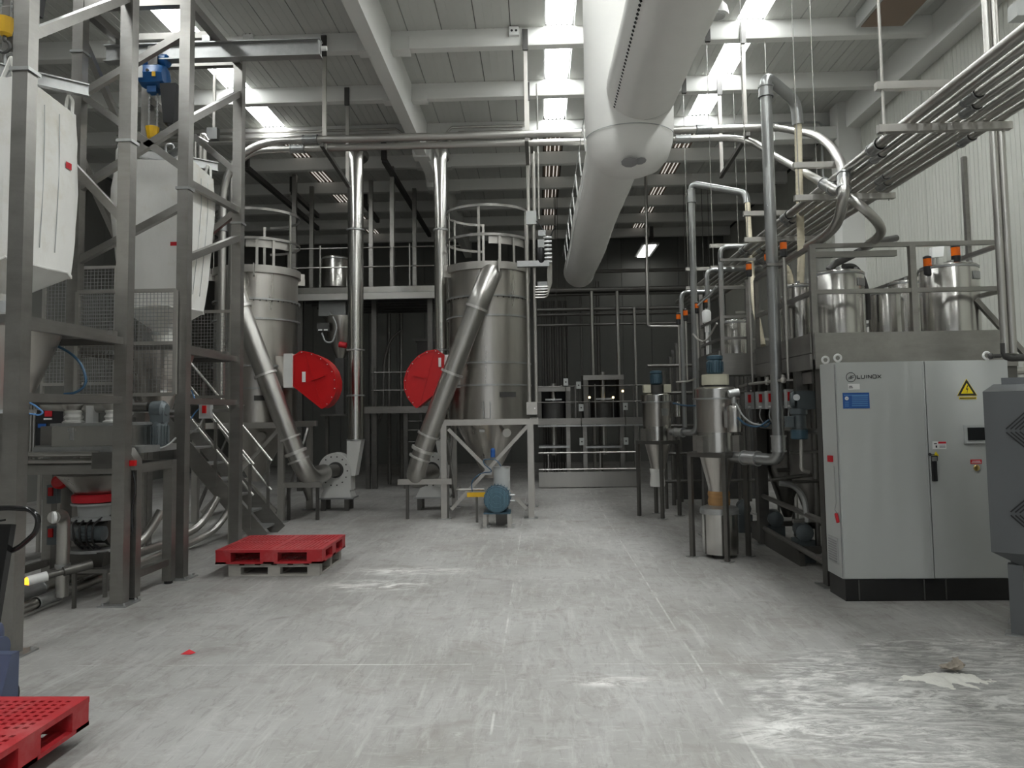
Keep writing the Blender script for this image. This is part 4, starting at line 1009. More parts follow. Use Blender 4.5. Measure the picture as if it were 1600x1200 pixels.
# pallet jack
jx, jy = -3.42, 4.80
t = T('pallet_jack', 'hand pallet jack with black loop handle under the near red pallet', 'pallet jack', (jx, jy, 0))
for s in (-1, 1): Q(t, 'fork', MB().bx(jx + s * 0.19 - 0.08, jx + s * 0.19 + 0.08, 3.45, 4.55, 0.03, 0.088), 'jack')
Q(t, 'fork_frame', MB().prism([(jx - 0.27, 4.42, 0.05), (jx - 0.27, 4.62, 0.05), (jx - 0.27, 4.62, 0.42), (jx - 0.27, 4.55, 0.42)], (0.54, 0, 0)), 'jack')
Q(t, 'label_plate', MB().prism([(jx + 0.0, 4.545, 0.32), (jx + 0.14, 4.545, 0.32), (jx + 0.14, 4.475, 0.2), (jx + 0.0, 4.475, 0.2)], (0, -0.012, 0.006)), 'white')
Q(t, 'pump', MB().cyl((jx, 4.75, 0.16), (jx, 4.75, 0.5), 0.07, n=16).ball((jx, 4.75, 0.5), 0.07), 'jack')
for s in (-1, 1): Q(t, 'lug', MB().cyl((jx + s * 0.07 - 0.025, 4.72, 0.40), (jx + s * 0.07 + 0.025, 4.72, 0.40), 0.075, n=16), 'jack')
for s in (-1, 1): Q(t, 'steer_wheel', MB().cyl((jx + s * 0.05, 4.78, 0.09), (jx + s * 0.11, 4.78, 0.09), 0.09, n=20), 'black')
Q(t, 'shaft', MB().bar((jx, 4.72, 0.42), (jx + 0.005, 4.86, 1.14), 0.085, 0.05, (0, 1, 0)), 'blackgloss')
c = V((jx + 0.005, 4.86, 1.12))
Q(t, 'loop_handle', MB().tube([c + V((0, 0, -0.16)), c + V((0.08, 0, -0.13)), c + V((0.195, 0, -0.03)), c + V((0.205, 0, 0.06)), c + V((0.15, 0, 0.115)), c + V((0, 0, 0.125)), c + V((-0.15, 0, 0.115)), c + V((-0.205, 0, 0.06)), c + V((-0.195, 0, -0.03)), c + V((-0.08, 0, -0.13)), c + V((0, 0, -0.16))], 0.017, 12, bend=0.05), 'blackgloss')
Q(t, 'release_lever', MB().bar(c + V((-0.15, -0.02, 0.03)), c + V((0, -0.02, 0.05)), 0.012), 'blackgloss')
# litter
c = W(293, 1022, Z=0.0)
O('paper_scrap', 'torn red and white scrap of paper on the floor', 'paper', MB().add([c + V((-0.05, -0.01, 0)), c + V((0.0, 0.03, 0.025)), c + V((0.03, -0.02, 0.002)), c + V((0.055, 0.02, 0.004)), c + V((-0.05, -0.01, 0.002)), c + V((0.0, 0.03, 0.027)), c + V((0.03, -0.02, 0.004)), c + V((0.055, 0.02, 0.006))], [(0, 2, 1), (2, 3, 1), (4, 5, 6), (6, 5, 7)]), 'redtag', c)
c = W(1480, 1062, Z=0.0)
hm = MB(); nx_, ny_ = 60, 30; gv = []
from mathutils import noise as _nz
for j_ in range(ny_ + 1):
    for i_ in range(nx_ + 1):
        u, w_ = i_ / nx_ * 2 - 1, j_ / ny_ * 2 - 1
        q = V((u * 4.2, w_ * 2.4, 0.3)); h_ = 0.034 * math.exp(-(u * u * 4.5 + w_ * w_ * 5)) * (1 + 0.5 * _nz.noise(q * 1.7)) + 0.012 * _nz.noise(q * 1.2) + 0.006 * _nz.noise(q * 4) - 0.0075
        if max(abs(u), abs(w_)) > 0.97: h_ = -0.01
        gv.append((c.x + u * 0.42, c.y + w_ * 0.22, h_))
hm.add(gv, [(j_ * (nx_ + 1) + i_, j_ * (nx_ + 1) + i_ + 1, (j_ + 1) * (nx_ + 1) + i_ + 1, (j_ + 1) * (nx_ + 1) + i_) for j_ in range(ny_) for i_ in range(nx_)])
O('flour_heap', 'low heap of spilled cream flour on the floor', 'powder', hm, 'powder', c, kind='stuff')
c = W(1489, 1042, Z=0.03)
rnd = random.Random(5); m = MB(); rs = []
for k in range(8):
    u = k / 7; ring = []
    for i in range(20):
        a = 2 * PI * i / 20; q = math.sin(PI * (0.12 + 0.88 * u) ) * (1 + rnd.uniform(-0.35, 0.35))
        ring.append(V((c.x + math.cos(a) * 0.075 * q, c.y + math.sin(a) * 0.045 * q, 0.012 + 0.055 * u * (1 + rnd.uniform(-0.25, 0.25)) * (1 + 0.5 * math.cos(a)))))
    rs.append(ring)
O('crumpled_rag', 'crumpled soiled rag lying on the flour heap', 'rag', m.rings(rs), 'rag', (c.x, c.y, 0.012))
# ================================================================ the two silos
ZC, ZT = 1.68, 4.40              # foot and rim of the silo wall
def ringz(z, r, c, w=0.035, h=0.03): return MB().band((c.x, c.y, z), r, w, h, n=48)
def silo(cx, cy, label, side):
    c = V((cx, cy, 0)); R = 0.725
    t = T('silo', label, 'silo', (cx, cy, 0))
    body = Q(t, 'shell', MB().lathe(c, [(R, ZC - 0.02), (R, ZT)], 56, caps=False), 'silo')
    for z in (3.83, 3.485, 2.66, 2.27):
        o = Q(body, 'ring_flange', ringz(z, R - 0.002, c, 0.045, 0.03), 'galv')
    bl = MB()
    for i in range(44):
        a = 2 * PI * i / 44
        bl.cyl((cx + math.cos(a) * (R + 0.025), cy + math.sin(a) * (R + 0.025), 3.79), (cx + math.cos(a) * (R + 0.025), cy + math.sin(a) * (R + 0.025), 3.82), 0.011, n=6)
    Q(body, 'flange_bolts', bl, 'frame2', kind='stuff')
    Q(t, 'rim_band', MB().band((cx, cy, ZT - 0.04), R + 0.002, 0.05, 0.13, n=56), 'chan')
    Q(t, 'roof', MB().lathe((cx, cy, ZT - 0.02), [(R, 0), (R * 0.5, 0.05), (0.15, 0.08)], 48), 'silo')
    Q(t, 'cone', MB().lathe(c, [(0.13, 0.62), (0.14, 0.70), (0.66, ZC - 0.02)], 48), 'silo')
    cone_lbl = W(0, 0, Y=1)
    # frame
    hw = 0.80
    fr = Q(t, 'ring_beam', MB().bx(cx - hw - 0.08, cx + hw + 0.08, cy - hw - 0.05, cy - hw + 0.05, ZC - 0.1, ZC).bx(cx - hw - 0.08, cx + hw + 0.08, cy + hw - 0.05, cy + hw + 0.05, ZC - 0.1, ZC)
           .bx(cx - hw - 0.05, cx - hw + 0.05, cy - hw, cy + hw, ZC - 0.1, ZC).bx(cx + hw - 0.05, cx + hw + 0.05, cy - hw, cy + hw, ZC - 0.1, ZC), 'chan')
    for sx in (-1, 1):
        for sy in (-1, 1):
            x, y = cx + sx * (hw - 0.06), cy + sy * (hw - 0.0)
            lg = Q(t, 'leg', MB().bx(x - 0.05, x + 0.05, y - 0.05, y + 0.05, 0.01, ZC - 0.1), 'chan')
            Q(lg, 'foot_plate', MB().bx(x - 0.11, x + 0.11, y - 0.1, y + 0.1, 0, 0.012), 'galv')
    yf = cy - hw
    xm = cx + 0.02
    for a, b in (((cx - 0.66, yf, ZC - 0.16), (cx + 0.02, yf, 0.82)), ((cx + 0.70, yf, ZC - 0.12), (cx - 0.62, yf, 0.16)), ((cx + 0.12, yf, 0.72), (cx + 0.66, yf, 0.16))):
        Q(t, 'brace', MB().bar(a, b, 0.045, 0.06), 'chan')
    Q(t, 'gusset', MB().box((cx + 0.02, yf - 0.03, 0.8), (0.12, 0.012, 0.12)), 'galv')
    for sx in (-1, 1):
        for a, b in (((-0.7, ZC - 0.15), (0.7, 0.2)), ((0.7, ZC - 0.15), (-0.7, 0.2))):
            Q(t, 'brace', MB().bar((cx + sx * hw * 0.93, cy + a[0], a[1]), (cx + sx * hw * 0.93, cy + b[0], b[1]), 0.04, 0.05), 'frame')
    Q(t, 'bar_handle', MB().tube([(cx - 0.06 + 0.0, cy - R - 0.005, ZC + 0.3), (cx - 0.06, cy - R - 0.05, ZC + 0.28), (cx - 0.06, cy - R - 0.05, ZC + 0.02), (cx + 0.06, cy - R - 0.05, ZC + 0.02), (cx + 0.06, cy - R - 0.05, ZC + 0.28), (cx + 0.06, cy - R - 0.005, ZC + 0.3)], 0.01, 6), 'galv')
    Q(t, 'name_plate', MB().box((cx + 0.36, cy - R * 0.885, ZC + 0.42), (0.30, 0.02, 0.09), 0.5), 'dark')
    Q(t, 'sight_port', MB().cyl((cx + 0.30, cy - 0.42, ZC - 0.22), (cx + 0.33, cy - 0.62, ZC - 0.24), 0.065, n=18).cyl((cx + 0.327, cy - 0.60, ZC - 0.238), (cx + 0.333, cy - 0.64, ZC - 0.242), 0.075, n=18), 'pipe')
    Q(t, 'cone_label', MB().box((cx - 0.1, cy - 0.575, ZC - 0.2), (0.09, 0.03, 0.045)), 'white')
    for a in (0.5, 2.2, 3.6, 5.0):
        Q(t, 'lifting_lug', MB().box((cx + math.cos(a) * (R + 0.06), cy + math.sin(a) * (R + 0.06), ZT - 0.12), (0.16, 0.02, 0.12), a).box((cx + math.cos(a) * (R + 0.1), cy + math.sin(a) * (R + 0.1), ZT - 0.03), (0.07, 0.02, 0.14), a), 'chan')
    # guard cage
    if side > 0: a0, a1 = math.radians(100), math.radians(372)
    else: a0, a1 = math.radians(-200), math.radians(92)
    cg = None
    for z in (5.42, 4.90):
        Q(t, 'cage_hoop', MB().band((cx, cy, z), R + 0.03, 0.012, 0.045, a0, a1, 48), 'frame')
    Q(t, 'kick_hoop', MB().band((cx, cy, 4.81), R - 0.02, 0.01, 0.13, math.radians(275), math.radians(340), 16), 'chan')
    for a in (100, 150, 205, 262, 290, 312, 340, 12 if side > 0 else 60):
        a = math.radians(a); top = 5.44 if a in (math.radians(262), math.radians(100), math.radians(205), math.radians(340), math.radians(150)) else 4.89
        x, y = cx + math.cos(a) * (R + 0.02), cy + math.sin(a) * (R + 0.02)
        Q(t, 'cage_post', MB().box((x, y, (ZT + top) / 2), (0.012, 0.045, top - ZT), a), 'chan')
    return t
SX, SY = -0.893, 13.95
LX, LY = -5.13, 13.80
silo(SX, SY, 'middle stainless silo with hooped guard cage, blue motor before it', 1)
silo(LX, LY, 'left stainless silo half hidden by the rear bag frame', -1)

# red vent domes on the silo flanks
def dome(px_pts, Y, depth, flange_px, label, lab_px, mirror):
    P = [W(x, y, Y=Y) for x, y in px_pts]
    P = [V((p.x, Y, p.z)) for p in P]
    cx = sum(p.x for p in P) / len(P); cz = sum(p.z for p in P) / len(P)
    t = T('vent_dome', label, 'vent dome', (cx, Y, min(p.z for p in P)))
    bd = Q(t, 'housing', MB().prism(P, (0, depth, 0)), 'red')
    e = MB()
    for a, b in zip(P, P[1:] + P[:1]):
        e.bar(a + V((0, -0.012, 0)), b + V((0, -0.012, 0)), 0.024, 0.012, (0, 1, 0))
    Q(t, 'edge_flange', e, 'red')
    rv = MB()
    for i, p in enumerate(P[2:-1]):
        d = (V((cx, Y, cz)) - p).normalized(); rv.box(p + d * 0.02 + V((0, -0.03, 0)), (0.014, 0.012, 0.014))
    Q(t, 'rivets', rv, 'white')
    return t, P, cx, cz
# left silo: dome opens to the right
arc = [(471, 549), (487, 552), (502, 559), (513, 568), (521, 580), (525, 594), (525, 608), (520, 622), (512, 633), (503, 638)]
t, P, cx, cz = dome([(459, 603), (459, 557)] + arc, 13.28, 0.42, None, 'red half-round vent dome on the flank of the left silo', None, 1)
a, b = W(476, 553, Y=13.28), W(503, 637, Y=13.28)
Q(t, 'fold', MB().bar(a + V((0, -0.006, 0)), b + V((0, -0.006, 0)), 0.02, 0.012, (0, 1, 0)), 'red')
c = W(474, 588, Y=13.26)
Q(t, 'label', MB().bx(c.x - 0.02, c.x + 0.035, c.y - 0.012, c.y + 0.02, c.z - 0.1, c.z + 0.08), 'white')
a, b = W(486, 594, Y=13.26), W(508, 586, Y=13.26)
Q(t, 'stiffener', MB().bar(a, b, 0.03, 0.03), 'red')
a, b = W(446, 556, Y=13.3), W(459, 603, Y=13.3)
Q(t, 'flange_frame', MB().bx(a.x, b.x, 13.2, 13.75, b.z - 0.03, a.z + 0.03), 'fan')
Q(t, 'neck', MB().bx(a.x - 0.35, a.x, 13.3, 13.8, b.z, a.z), 'silo')
# middle silo: mirrored dome
arc = [(682, 547), (668, 549), (655, 556), (644, 567), (636, 580), (632, 595), (633, 610), (638, 622), (645, 631), (651, 637)]
t, P, cx, cz = dome([(690, 606), (694, 555), (687, 551)] + arc, 13.38, 0.42, None, 'red half-round vent dome left of the middle silo behind the slanted duct', None, -1)
a, b = W(676, 556, Y=13.38), W(656, 632, Y=13.38)
Q(t, 'fold', MB().bar(a + V((0, -0.006, 0)), b + V((0, -0.006, 0)), 0.02, 0.012, (0, 1, 0)), 'red')
c = W(687, 567, Y=13.36)
Q(t, 'label', MB().bx(c.x - 0.02, c.x + 0.025, c.y - 0.012, c.y + 0.02, c.z - 0.07, c.z + 0.09), 'white')
a, b = W(646, 585, Y=13.36), W(665, 591, Y=13.36)
Q(t, 'stiffener', MB().bar(a, b, 0.03, 0.03), 'red')
a, b = W(692, 553, Y=13.2), W(712, 606, Y=13.4)
Q(t, 'neck', MB().bx(a.x, a.x + 0.3, 13.4, 13.9, b.z, a.z), 'fan')

# slanted exhaust ducts from silo to fan
def slant(top0, top1, bot, elbow_px, fan_c, Y0, Y1, label, mirror):
    a = W(*top0, Y=Y0 + 0.25); a2 = W(*top1, Y=Y0); b = W(*bot, Y=Y1); e = W(*elbow_px, Y=Y1)
    t = T('slanted_duct', label, 'duct', b)
    d = (b - a2).normalized(); r = 0.165
    Q(t, 'top_elbow', MB().tube([a + V((0, 0.25, 0.02)), a + V((0, 0.05, 0.06)), a + (a2 - a) * 0.3 + V((0, 0, 0.05)), a2, a2 + d * 0.25], r * 1.14, 24, bend=0.12), 'duct')
    Q(t, 'duct_run', MB().cyl(a2 + d * 0.2, b, r, n=28), 'duct')
    for u in (0.22, (a2 - b).length * 0.5, (a2 - b).length - 0.02):
        p = a2 + d * u
        Q(t, 'joint_ring', MB().cyl(p - d * 0.02, p + d * 0.02, r * 1.2, n=28), 'ringm')
    p = b
    Q(t, 'bottom_elbow', MB().tube([b - d * 0.05, b + d * 0.28, e, fan_c + (e - fan_c) * 0.45, fan_c], [r * 1.03] * 3 + [r * 1.0] * 40, 24) if False else MB().tube([b - d * 0.05, e, fan_c + V((0, -0.06, 0))], r * 0.98, 24, bend=0.34, seg=8), 'duct')
    for u in (-0.28, 0.0, 0.13):
        p = b + d * u
        Q(t, 'elbow_ring', MB().cyl(p - d * 0.016, p + d * 0.016, r * 1.15, n=28), 'ringm')
    m = (e + (b - e) * 0.28); n_ = ((fan_c - e).normalized() * 0.6 - (b - e).normalized() * 0.6).normalized()
    return t
def fan(px, py, Y, label, side, stack_px, stack_r):
    c = W(px, py, Y=Y); R = 0.30
    t = T('radial_fan', label, 'fan', (c.x, c.y, 0))
    P = []
    for i in range(25):
        a = PI * 0.0 + PI * 1.25 * i / 24
        P.append((c.x + math.cos(a) * R * 1.02, c.y, c.z + math.sin(a) * R * 1.12))
    P = [p for p in P]
    P += [(c.x - 0.16, c.y, c.z - 0.36), (c.x + 0.32, c.y, c.z - 0.36)]
    Q(t, 'volute', MB().prism(P, (0, 0.34, 0)), 'fan')
    bl = MB()
    for i in range(14):
        a = 2 * PI * i / 14; bl.cyl((c.x + math.cos(a) * R * 0.84, c.y - 0.012, c.z + math.sin(a) * R * 0.9), (c.x + math.cos(a) * R * 0.84, c.y + 0.002, c.z + math.sin(a) * R * 0.9), 0.014, n=6)
    Q(t, 'bolts', bl, 'dark')
    Q(t, 'inlet_flange', MB().cyl((c.x + 0.03, c.y - 0.03, c.z + 0.02), (c.x + 0.03, c.y, c.z + 0.02), 0.15, n=24), 'dark')
    Q(t, 'inlet_tube', MB().cyl((c.x - 0.10 * side, c.y - 0.34, c.z), (c.x + 0.03, c.y - 0.02, c.z + 0.02), 0.105, 0.115, n=24), 'frame2')
    Q(t, 'pedestal', MB().frus((c.x + 0.03, c.y + 0.17, 0.24), (0.60, 0.4), (c.x + 0.05, c.y + 0.17, c.z - 0.30), (0.46, 0.34)), 'fan')
    Q(t, 'base_plate', MB().bx(c.x - 0.31, c.x + 0.37, c.y - 0.06, c.y + 0.4, 0.215, 0.245), 'galv')
    for sx in (-0.2, 0.24):
        for sy in (0.0, 0.34): Q(t, 'leg', MB().bx(c.x + sx - 0.04, c.x + sx + 0.04, c.y + sy - 0.03, c.y + sy + 0.03, 0, 0.215), 'frame2')
    # outlet and stack
    s = W(stack_px, 620, Y=Y + 0.22); sz = W(stack_px, 688, Y=Y + 0.22).z
    Q(t, 'outlet_transition', MB().frus((c.x + 0.3, s.y, c.z - 0.1), (0.16, 0.3), (s.x, s.y, sz), (stack_r * 1.8, 0.3)), 'fan')
    k = T('vent_stack', label.replace('pale radial fan', 'tall polished vent stack rising from the fan'), 'vent stack', (s.x, s.y, sz))
    zt = W(stack_px - 2, 232, Y=Y + 0.22).z
    Q(k, 'pipe', MB().tube([(s.x, s.y, sz), (s.x, s.y, zt), (s.x, s.y + 0.5, zt)], stack_r, 28, bend=0.3), 'tank')
    for py_ in (360, 547, 618, 687):
        z = W(stack_px, py_, Y=Y + 0.22).z
        Q(k, 'joint_ring', MB().cyl((s.x, s.y, z - 0.015), (s.x, s.y, z + 0.015), stack_r * 1.14, n=28), 'galv')
    return c
fl = fan(522, 736, 14.38, 'pale radial fan on a pedestal beside the left silo', 1, 556, 0.152)
fm = fan(672, 736, 14.34, 'pale radial fan on a pedestal behind the middle slanted duct', -1, 691, 0.132)
slant((364, 432), (368, 462), (462, 708), (482, 748), fl + V((-0.09, -0.34, 0)), 12.9, 13.1, 'slanted round duct falling right from the left silo to its fan', False)
slant((768, 430), (752, 462), (660, 704), (646, 752), fm + V((0.08, -0.34, 0)), 13.0, 13.12, 'slanted round duct crossing in front of the middle silo', True)
# shelf rails under the duct elbows
for x0, x1, py, lab in ((436, 502, 757, 'pale channel rail under the left duct elbow'), (622, 706, 752, 'pale channel rail under the middle duct elbow')):
    a, b = W(x0, py, Y=13.12), W(x1, py, Y=13.12)
    t = T('support_rail', lab, 'rail', ((a.x + b.x) / 2, 13.12, 0))
    Q(t, 'channel', MB().bx(a.x, b.x, 13.07, 13.17, b.z - 0.045, b.z + 0.045), 'chan')
    for x in (a.x + 0.15, b.x - 0.08): Q(t, 'leg', MB().bx(x - 0.025, x + 0.025, 13.15, 13.20, 0, b.z - 0.04), 'frame2')

# blue motor before the middle silo
c = W(776, 781, Y=12.0)
t = T('blue_motor', 'blue ribbed electric motor on legs before the middle silo', 'motor', (c.x, 12.0, 0))
mb = MB().lathe((c.x, 11.88, c.z), [(0.16, -0.04), (0.20, -0.035), (0.205, 0.0), (0.205, 0.05), (0.19, 0.06), (0.19, 0.42), (0.17, 0.46)], 28, (0, 1, 0))
Q(t, 'casing', mb, 'motorblue')
g = MB()
for i in range(-8, 9):
    x = i * 0.021; h = math.sqrt(max(0.0, 0.185 ** 2 - x * x)); g.bx(c.x + x - 0.004, c.x + x + 0.004, 11.825, 11.84, c.z - h, c.z + h)
for r_ in (0.06, 0.12): g.rings([MB.circ((c.x, 11.824, c.z), (0, 1, 0), r_, 24), MB.circ((c.x, 11.834, c.z), (0, 1, 0), r_ + 0.006, 24)], False)
Q(t, 'fan_grille', g, 'motorlight')
fi = MB()
for i in range(24):
    a = 2 * PI * i / 24; fi.bar((c.x + math.cos(a) * 0.2, 11.95, c.z + math.sin(a) * 0.2), (c.x + math.cos(a) * 0.2, 12.3, c.z + math.sin(a) * 0.2), 0.007, 0.03, (math.cos(a), 0, math.sin(a)))
Q(t, 'cooling_fins', fi, 'motorblue')
Q(t, 'foot_plate', MB().bx(c.x - 0.21, c.x + 0.21, 11.86, 12.3, c.z - 0.225, c.z - 0.2), 'motorblue')
for s in (-1, 1):
    for y in (11.92, 12.26):
        lg = Q(t, 'leg', MB().bx(c.x + s * 0.19 - 0.03, c.x + s * 0.19 + 0.03, y - 0.04, y + 0.04, 0.01, c.z - 0.225), 'chan')
        Q(lg, 'foot', MB().bx(c.x + s * 0.19 - 0.07, c.x + s * 0.19 + 0.07, y - 0.06, y + 0.06, 0, 0.012), 'galv')
Q(t, 'side_bolts', MB().cyl((c.x + 0.2, 11.95, c.z + 0.06), (c.x + 0.28, 11.95, c.z + 0.06), 0.015, n=8).cyl((c.x + 0.2, 11.95, c.z - 0.03), (c.x + 0.28, 11.95, c.z - 0.03), 0.015, n=8), 'galv')
t.location.y += 0.17
c2 = W(784, 742, Y=12.55)
t = T('gear_unit', 'grey drum gear unit behind the blue motor', 'gearbox', (c2.x, 12.55, 0.4))
Q(t, 'drum', MB().cyl((c2.x, 12.55, c2.z - 0.35), (c2.x, 12.55, c2.z + 0.12), 0.135, n=28), 'plastic')
Q(t, 'lid', MB().cyl((c2.x, 12.55, c2.z + 0.115), (c2.x, 12.55, c2.z + 0.135), 0.142, n=28), 'galv')
Q(t, 'stand', MB().bx(c2.x - 0.1, c2.x + 0.1, 12.45, 12.65, 0, c2.z - 0.35), 'frame2')
c3 = W(745, 773, Y=12.7)
t = T('yellow_bracket', 'yellow painted drive bracket beside the blue motor', 'bracket', (c3.x, 12.7, 0.3))
Q(t, 'bar', MB().bx(c3.x - 0.16, c3.x + 0.16, 12.68, 12.74, c3.z - 0.035, c3.z + 0.035), 'yellow')
Q(t, 'post', MB().bx(c3.x - 0.02, c3.x + 0.02, 12.69, 12.73, 0, c3.z - 0.03), 'frame2')
a = W(770, 709, Y=13.2)
O('vibrator_nozzle', 'small blue nozzle on the cone of the middle silo', 'nozzle', MB().cyl(a + V((0, 0, -0.06)), a + V((0, 0, 0.05)), 0.04, n=12).ball(a + V((0, 0, 0.06)), 0.04), 'labelblue', a)
O('air_line', 'thin blue air line looped under the middle silo cone', 'air line', MB().tube([W(738, 768, Y=12.6), W(736, 752, Y=12.6), W(752, 738, Y=12.6), W(772, 738, Y=12.6), W(756, 725, Y=12.6), W(755, 718, Y=12.6), W(775, 717, Y=12.6), W(783, 729, Y=12.6)], 0.009, 6, bend=0.12), 'bluehose', W(738, 768, Y=12.6))
for z, lab in ((0.55, 'horizontal pipe rail between the legs of the middle silo'),):
    a, b = W(714, 765, Y=12.8), W(832, 774, Y=12.8)
    O('pipe_rail', lab, 'pipe', MB().tube([(a.x, 13.2, a.z), (a.x, 12.8, a.z), (a.x + 0.45, 12.8, a.z)], 0.022, 8, bend=0.06), 'pipe', a)

# upright conduits and boxes on the right of the middle silo
yb = 13.06
t = T('junction_box', 'steel junction box at the frame corner of the middle silo', 'junction box', W(832, 647, Y=yb))
c = W(831, 638, Y=yb)
Q(t, 'box', MB().box(c, (0.18, 0.12, 0.21)), 'chan'); Q(t, 'lock', MB().cyl(c + V((0.05, -0.075, 0.0)), c + V((0.05, -0.058, 0)), 0.012, n=8), 'white')
zt0 = W(828, 352, Y=yb).z; zb0 = c.z + 0.1
for px, lab, r in ((827, 'left of the two upright conduits beside the middle silo', 0.03), (838, 'right of the two upright conduits beside the middle silo', 0.027)):
    p = W(px + 4, 628, Y=yb)
    O('upright_conduit', lab, 'conduit', MB().cyl((p.x - 0.04, yb, zb0), (p.x - 0.04, yb, zt0 + 0.02), r, n=12), 'chan', (p.x - 0.04, yb, zb0))
c = W(830, 341, Y=yb)
t = T('junction_box', 'pale square junction box above the middle silo rim', 'junction box', c)
Q(t, 'box', MB().box(c, (0.18, 0.12, 0.23)), 'cab')
for px, r in ((826, 0.03), (835, 0.03)):
    p = W(px, 341, Y=yb); Q(t, 'riser', MB().cyl((p.x, yb, c.z + 0.11), (p.x, yb, 6.3), r, n=12), 'chan')
p = W(842, 335, Y=yb)
Q(t, 'thin_riser', MB().cyl((p.x, yb, c.z - 0.02), (p.x, yb, 7.5), 0.016, n=8), 'chan')
Q(t, 'roof_tie', MB().bar((p.x - 0.1, yb, 6.28), (p.x - 0.1, 12.2, 6.28), 0.04), 'frame2')
# valve manifold
c = W(851, 390, Y=13.0)
t = T('valve_manifold', 'cluster of air valves and bent tubes right of the silo rim', 'valve block', c + V((0, 0, -0.4)))
a = W(808, 413, Y=13.0); b = W(858, 413, Y=13.0)
Q(t, 'bracket', MB().bx(a.x, b.x, 12.95, 13.05, a.z - 0.05, a.z + 0.05), 'galv')
Q(t, 'solenoid_block', MB().box(c + V((-0.06, 0, 0.1)), (0.11, 0.1, 0.14)).box(c + V((-0.04, 0, 0.28)), (0.13, 0.1, 0.1)), 'plastic')
Q(t, 'filter_bowl', MB().lathe(c + V((-0.06, 0, -0.24)), [(0.05, 0), (0.07, 0.03), (0.07, 0.25), (0.05, 0.28)], 14), 'black')
fit = MB()
for i in range(7): fit.cyl(c + V((-0.02, -0.02, 0.2 - i * 0.07)), c + V((0.12, -0.03, 0.2 - i * 0.07)), 0.022, n=8).cyl(c + V((0.04, -0.02, 0.2 - i * 0.07)), c + V((0.07, -0.02, 0.2 - i * 0.07)), 0.03, n=8)
Q(t, 'fittings', fit, 'galv')
Q(t, 'cables', MB().tube([c + V((0.0, 0, 0.3)), c + V((-0.08, 0, 0.45)), c + V((-0.14, 0, 0.5))], 0.008, 6, bend=0.05).tube([c + V((0.1, 0, 0.2)), c + V((0.14, 0, 0.32)), c + V((0.2, 0, 0.4))], 0.012, 6, bend=0.05), 'black')
for i in range(5):
    z0 = W(850, 448 + i * 4.2, Y=13.0).z; x1 = W(862 - i * 1.4, 440, Y=13.0).x
    Q(t, 'bent_tube', MB().tube([(c.x + 0.12 - 0.02 * i, 13.0, c.z - 0.1), (x1, 13.0, c.z - 0.15), (x1, 13.0, z0), (a.x + 0.30, 13.0, z0)], 0.014, 8, bend=0.09), 'pipe')
Q(t, 'lower_box', MB().box(c + V((-0.03, 0.05, -0.62)), (0.2, 0.1, 0.14)), 'pvc')

# ================================================================ rear mezzanine
YM = 17.8
x0, x1 = W(458, 460, Y=YM).x, W(700, 455, Y=YM).x
zd = W(560, 451, Y=YM).z
t = T('rear_mezzanine', 'rear steel mezzanine with thin handrails between the silos', 'mezzanine', ((x0 + x1) / 2, YM + 1.5, zd))
Q(t, 'deck', MB().bx(x0, x1 + 0.3, YM + 0.06, YM + 3.4, zd - 0.05, zd), 'frame2')
Q(t, 'edge_beam', MB().bx(x0, x1 + 0.3, YM - 0.03, YM + 0.06, zd - 0.26, zd - 0.11), 'pipe')
Q(t, 'toe_board', MB().bx(x0, x1 + 0.3, YM - 0.004, YM + 0.02, zd - 0.10, zd + 0.04), 'tank')
for i in range(6):
    y = YM + 0.5 + i * 0.5
    Q(t, 'joist', MB().bx(x0, x1 + 0.3, y - 0.03, y + 0.03, zd - 0.2, zd - 0.05), 'dark')
for px in (500, 613, 640):
    p = W(px, 420, Y=YM); Q(t, 'baluster', MB().bar((p.x, YM + 0.02, zd), (p.x, YM + 0.02, zd + 1.05), 0.03), 'frame')
for py in (387, 417):
    z = W(560, py, Y=YM).z; Q(t, 'handrail', MB().cyl((x0, YM + 0.02, z), (x1 + 0.3, YM + 0.02, z), 0.016, n=8), 'pipe')
for px, y in ((470, YM + 0.3), (585, YM + 0.6), (672, YM + 0.3), (470, YM + 3.2), (672, YM + 3.2)):
    p = W(px, 460, Y=y); Q(t, 'column', MB().bx(p.x - 0.06, p.x + 0.06, y - 0.06, y + 0.06, 0, zd - 0.05), 'frame2')
for px, y in ((613, YM + 0.15), (460, 18.4), (487, 19.4), (648, 19.8), (580, 19.0)):
    p = W(px, 400, Y=y); Q(t, 'roof_hanger', MB().bx(p.x - 0.05, p.x + 0.05, y - 0.05, y + 0.05, zd, ZP), 'frame')
# tanks on it
def rtank(px, top, bot, wpx, Y, label, m='tank', lid=True):
    c = W(px, bot, Y=Y); z1 = W(px, top, Y=Y).z; r = wpx * Y / 1200 / 2
    t = T('steel_tank', label, 'tank', (c.x, Y, c.z))
    Q(t, 'shell', MB().lathe((c.x, Y, 0), [(r, c.z), (r, z1 - r * 0.12), (r * 0.96, z1 - r * 0.04), (r * 0.8, z1)], 36), m)
    if lid: Q(t, 'collar', MB().band((c.x, Y, z1 - 0.06), r, 0.012, 0.025), 'galv')
    return t, c, z1, r
rtank(524, 402, 450, 42, YM + 0.6, 'polished round tank on the rear mezzanine')
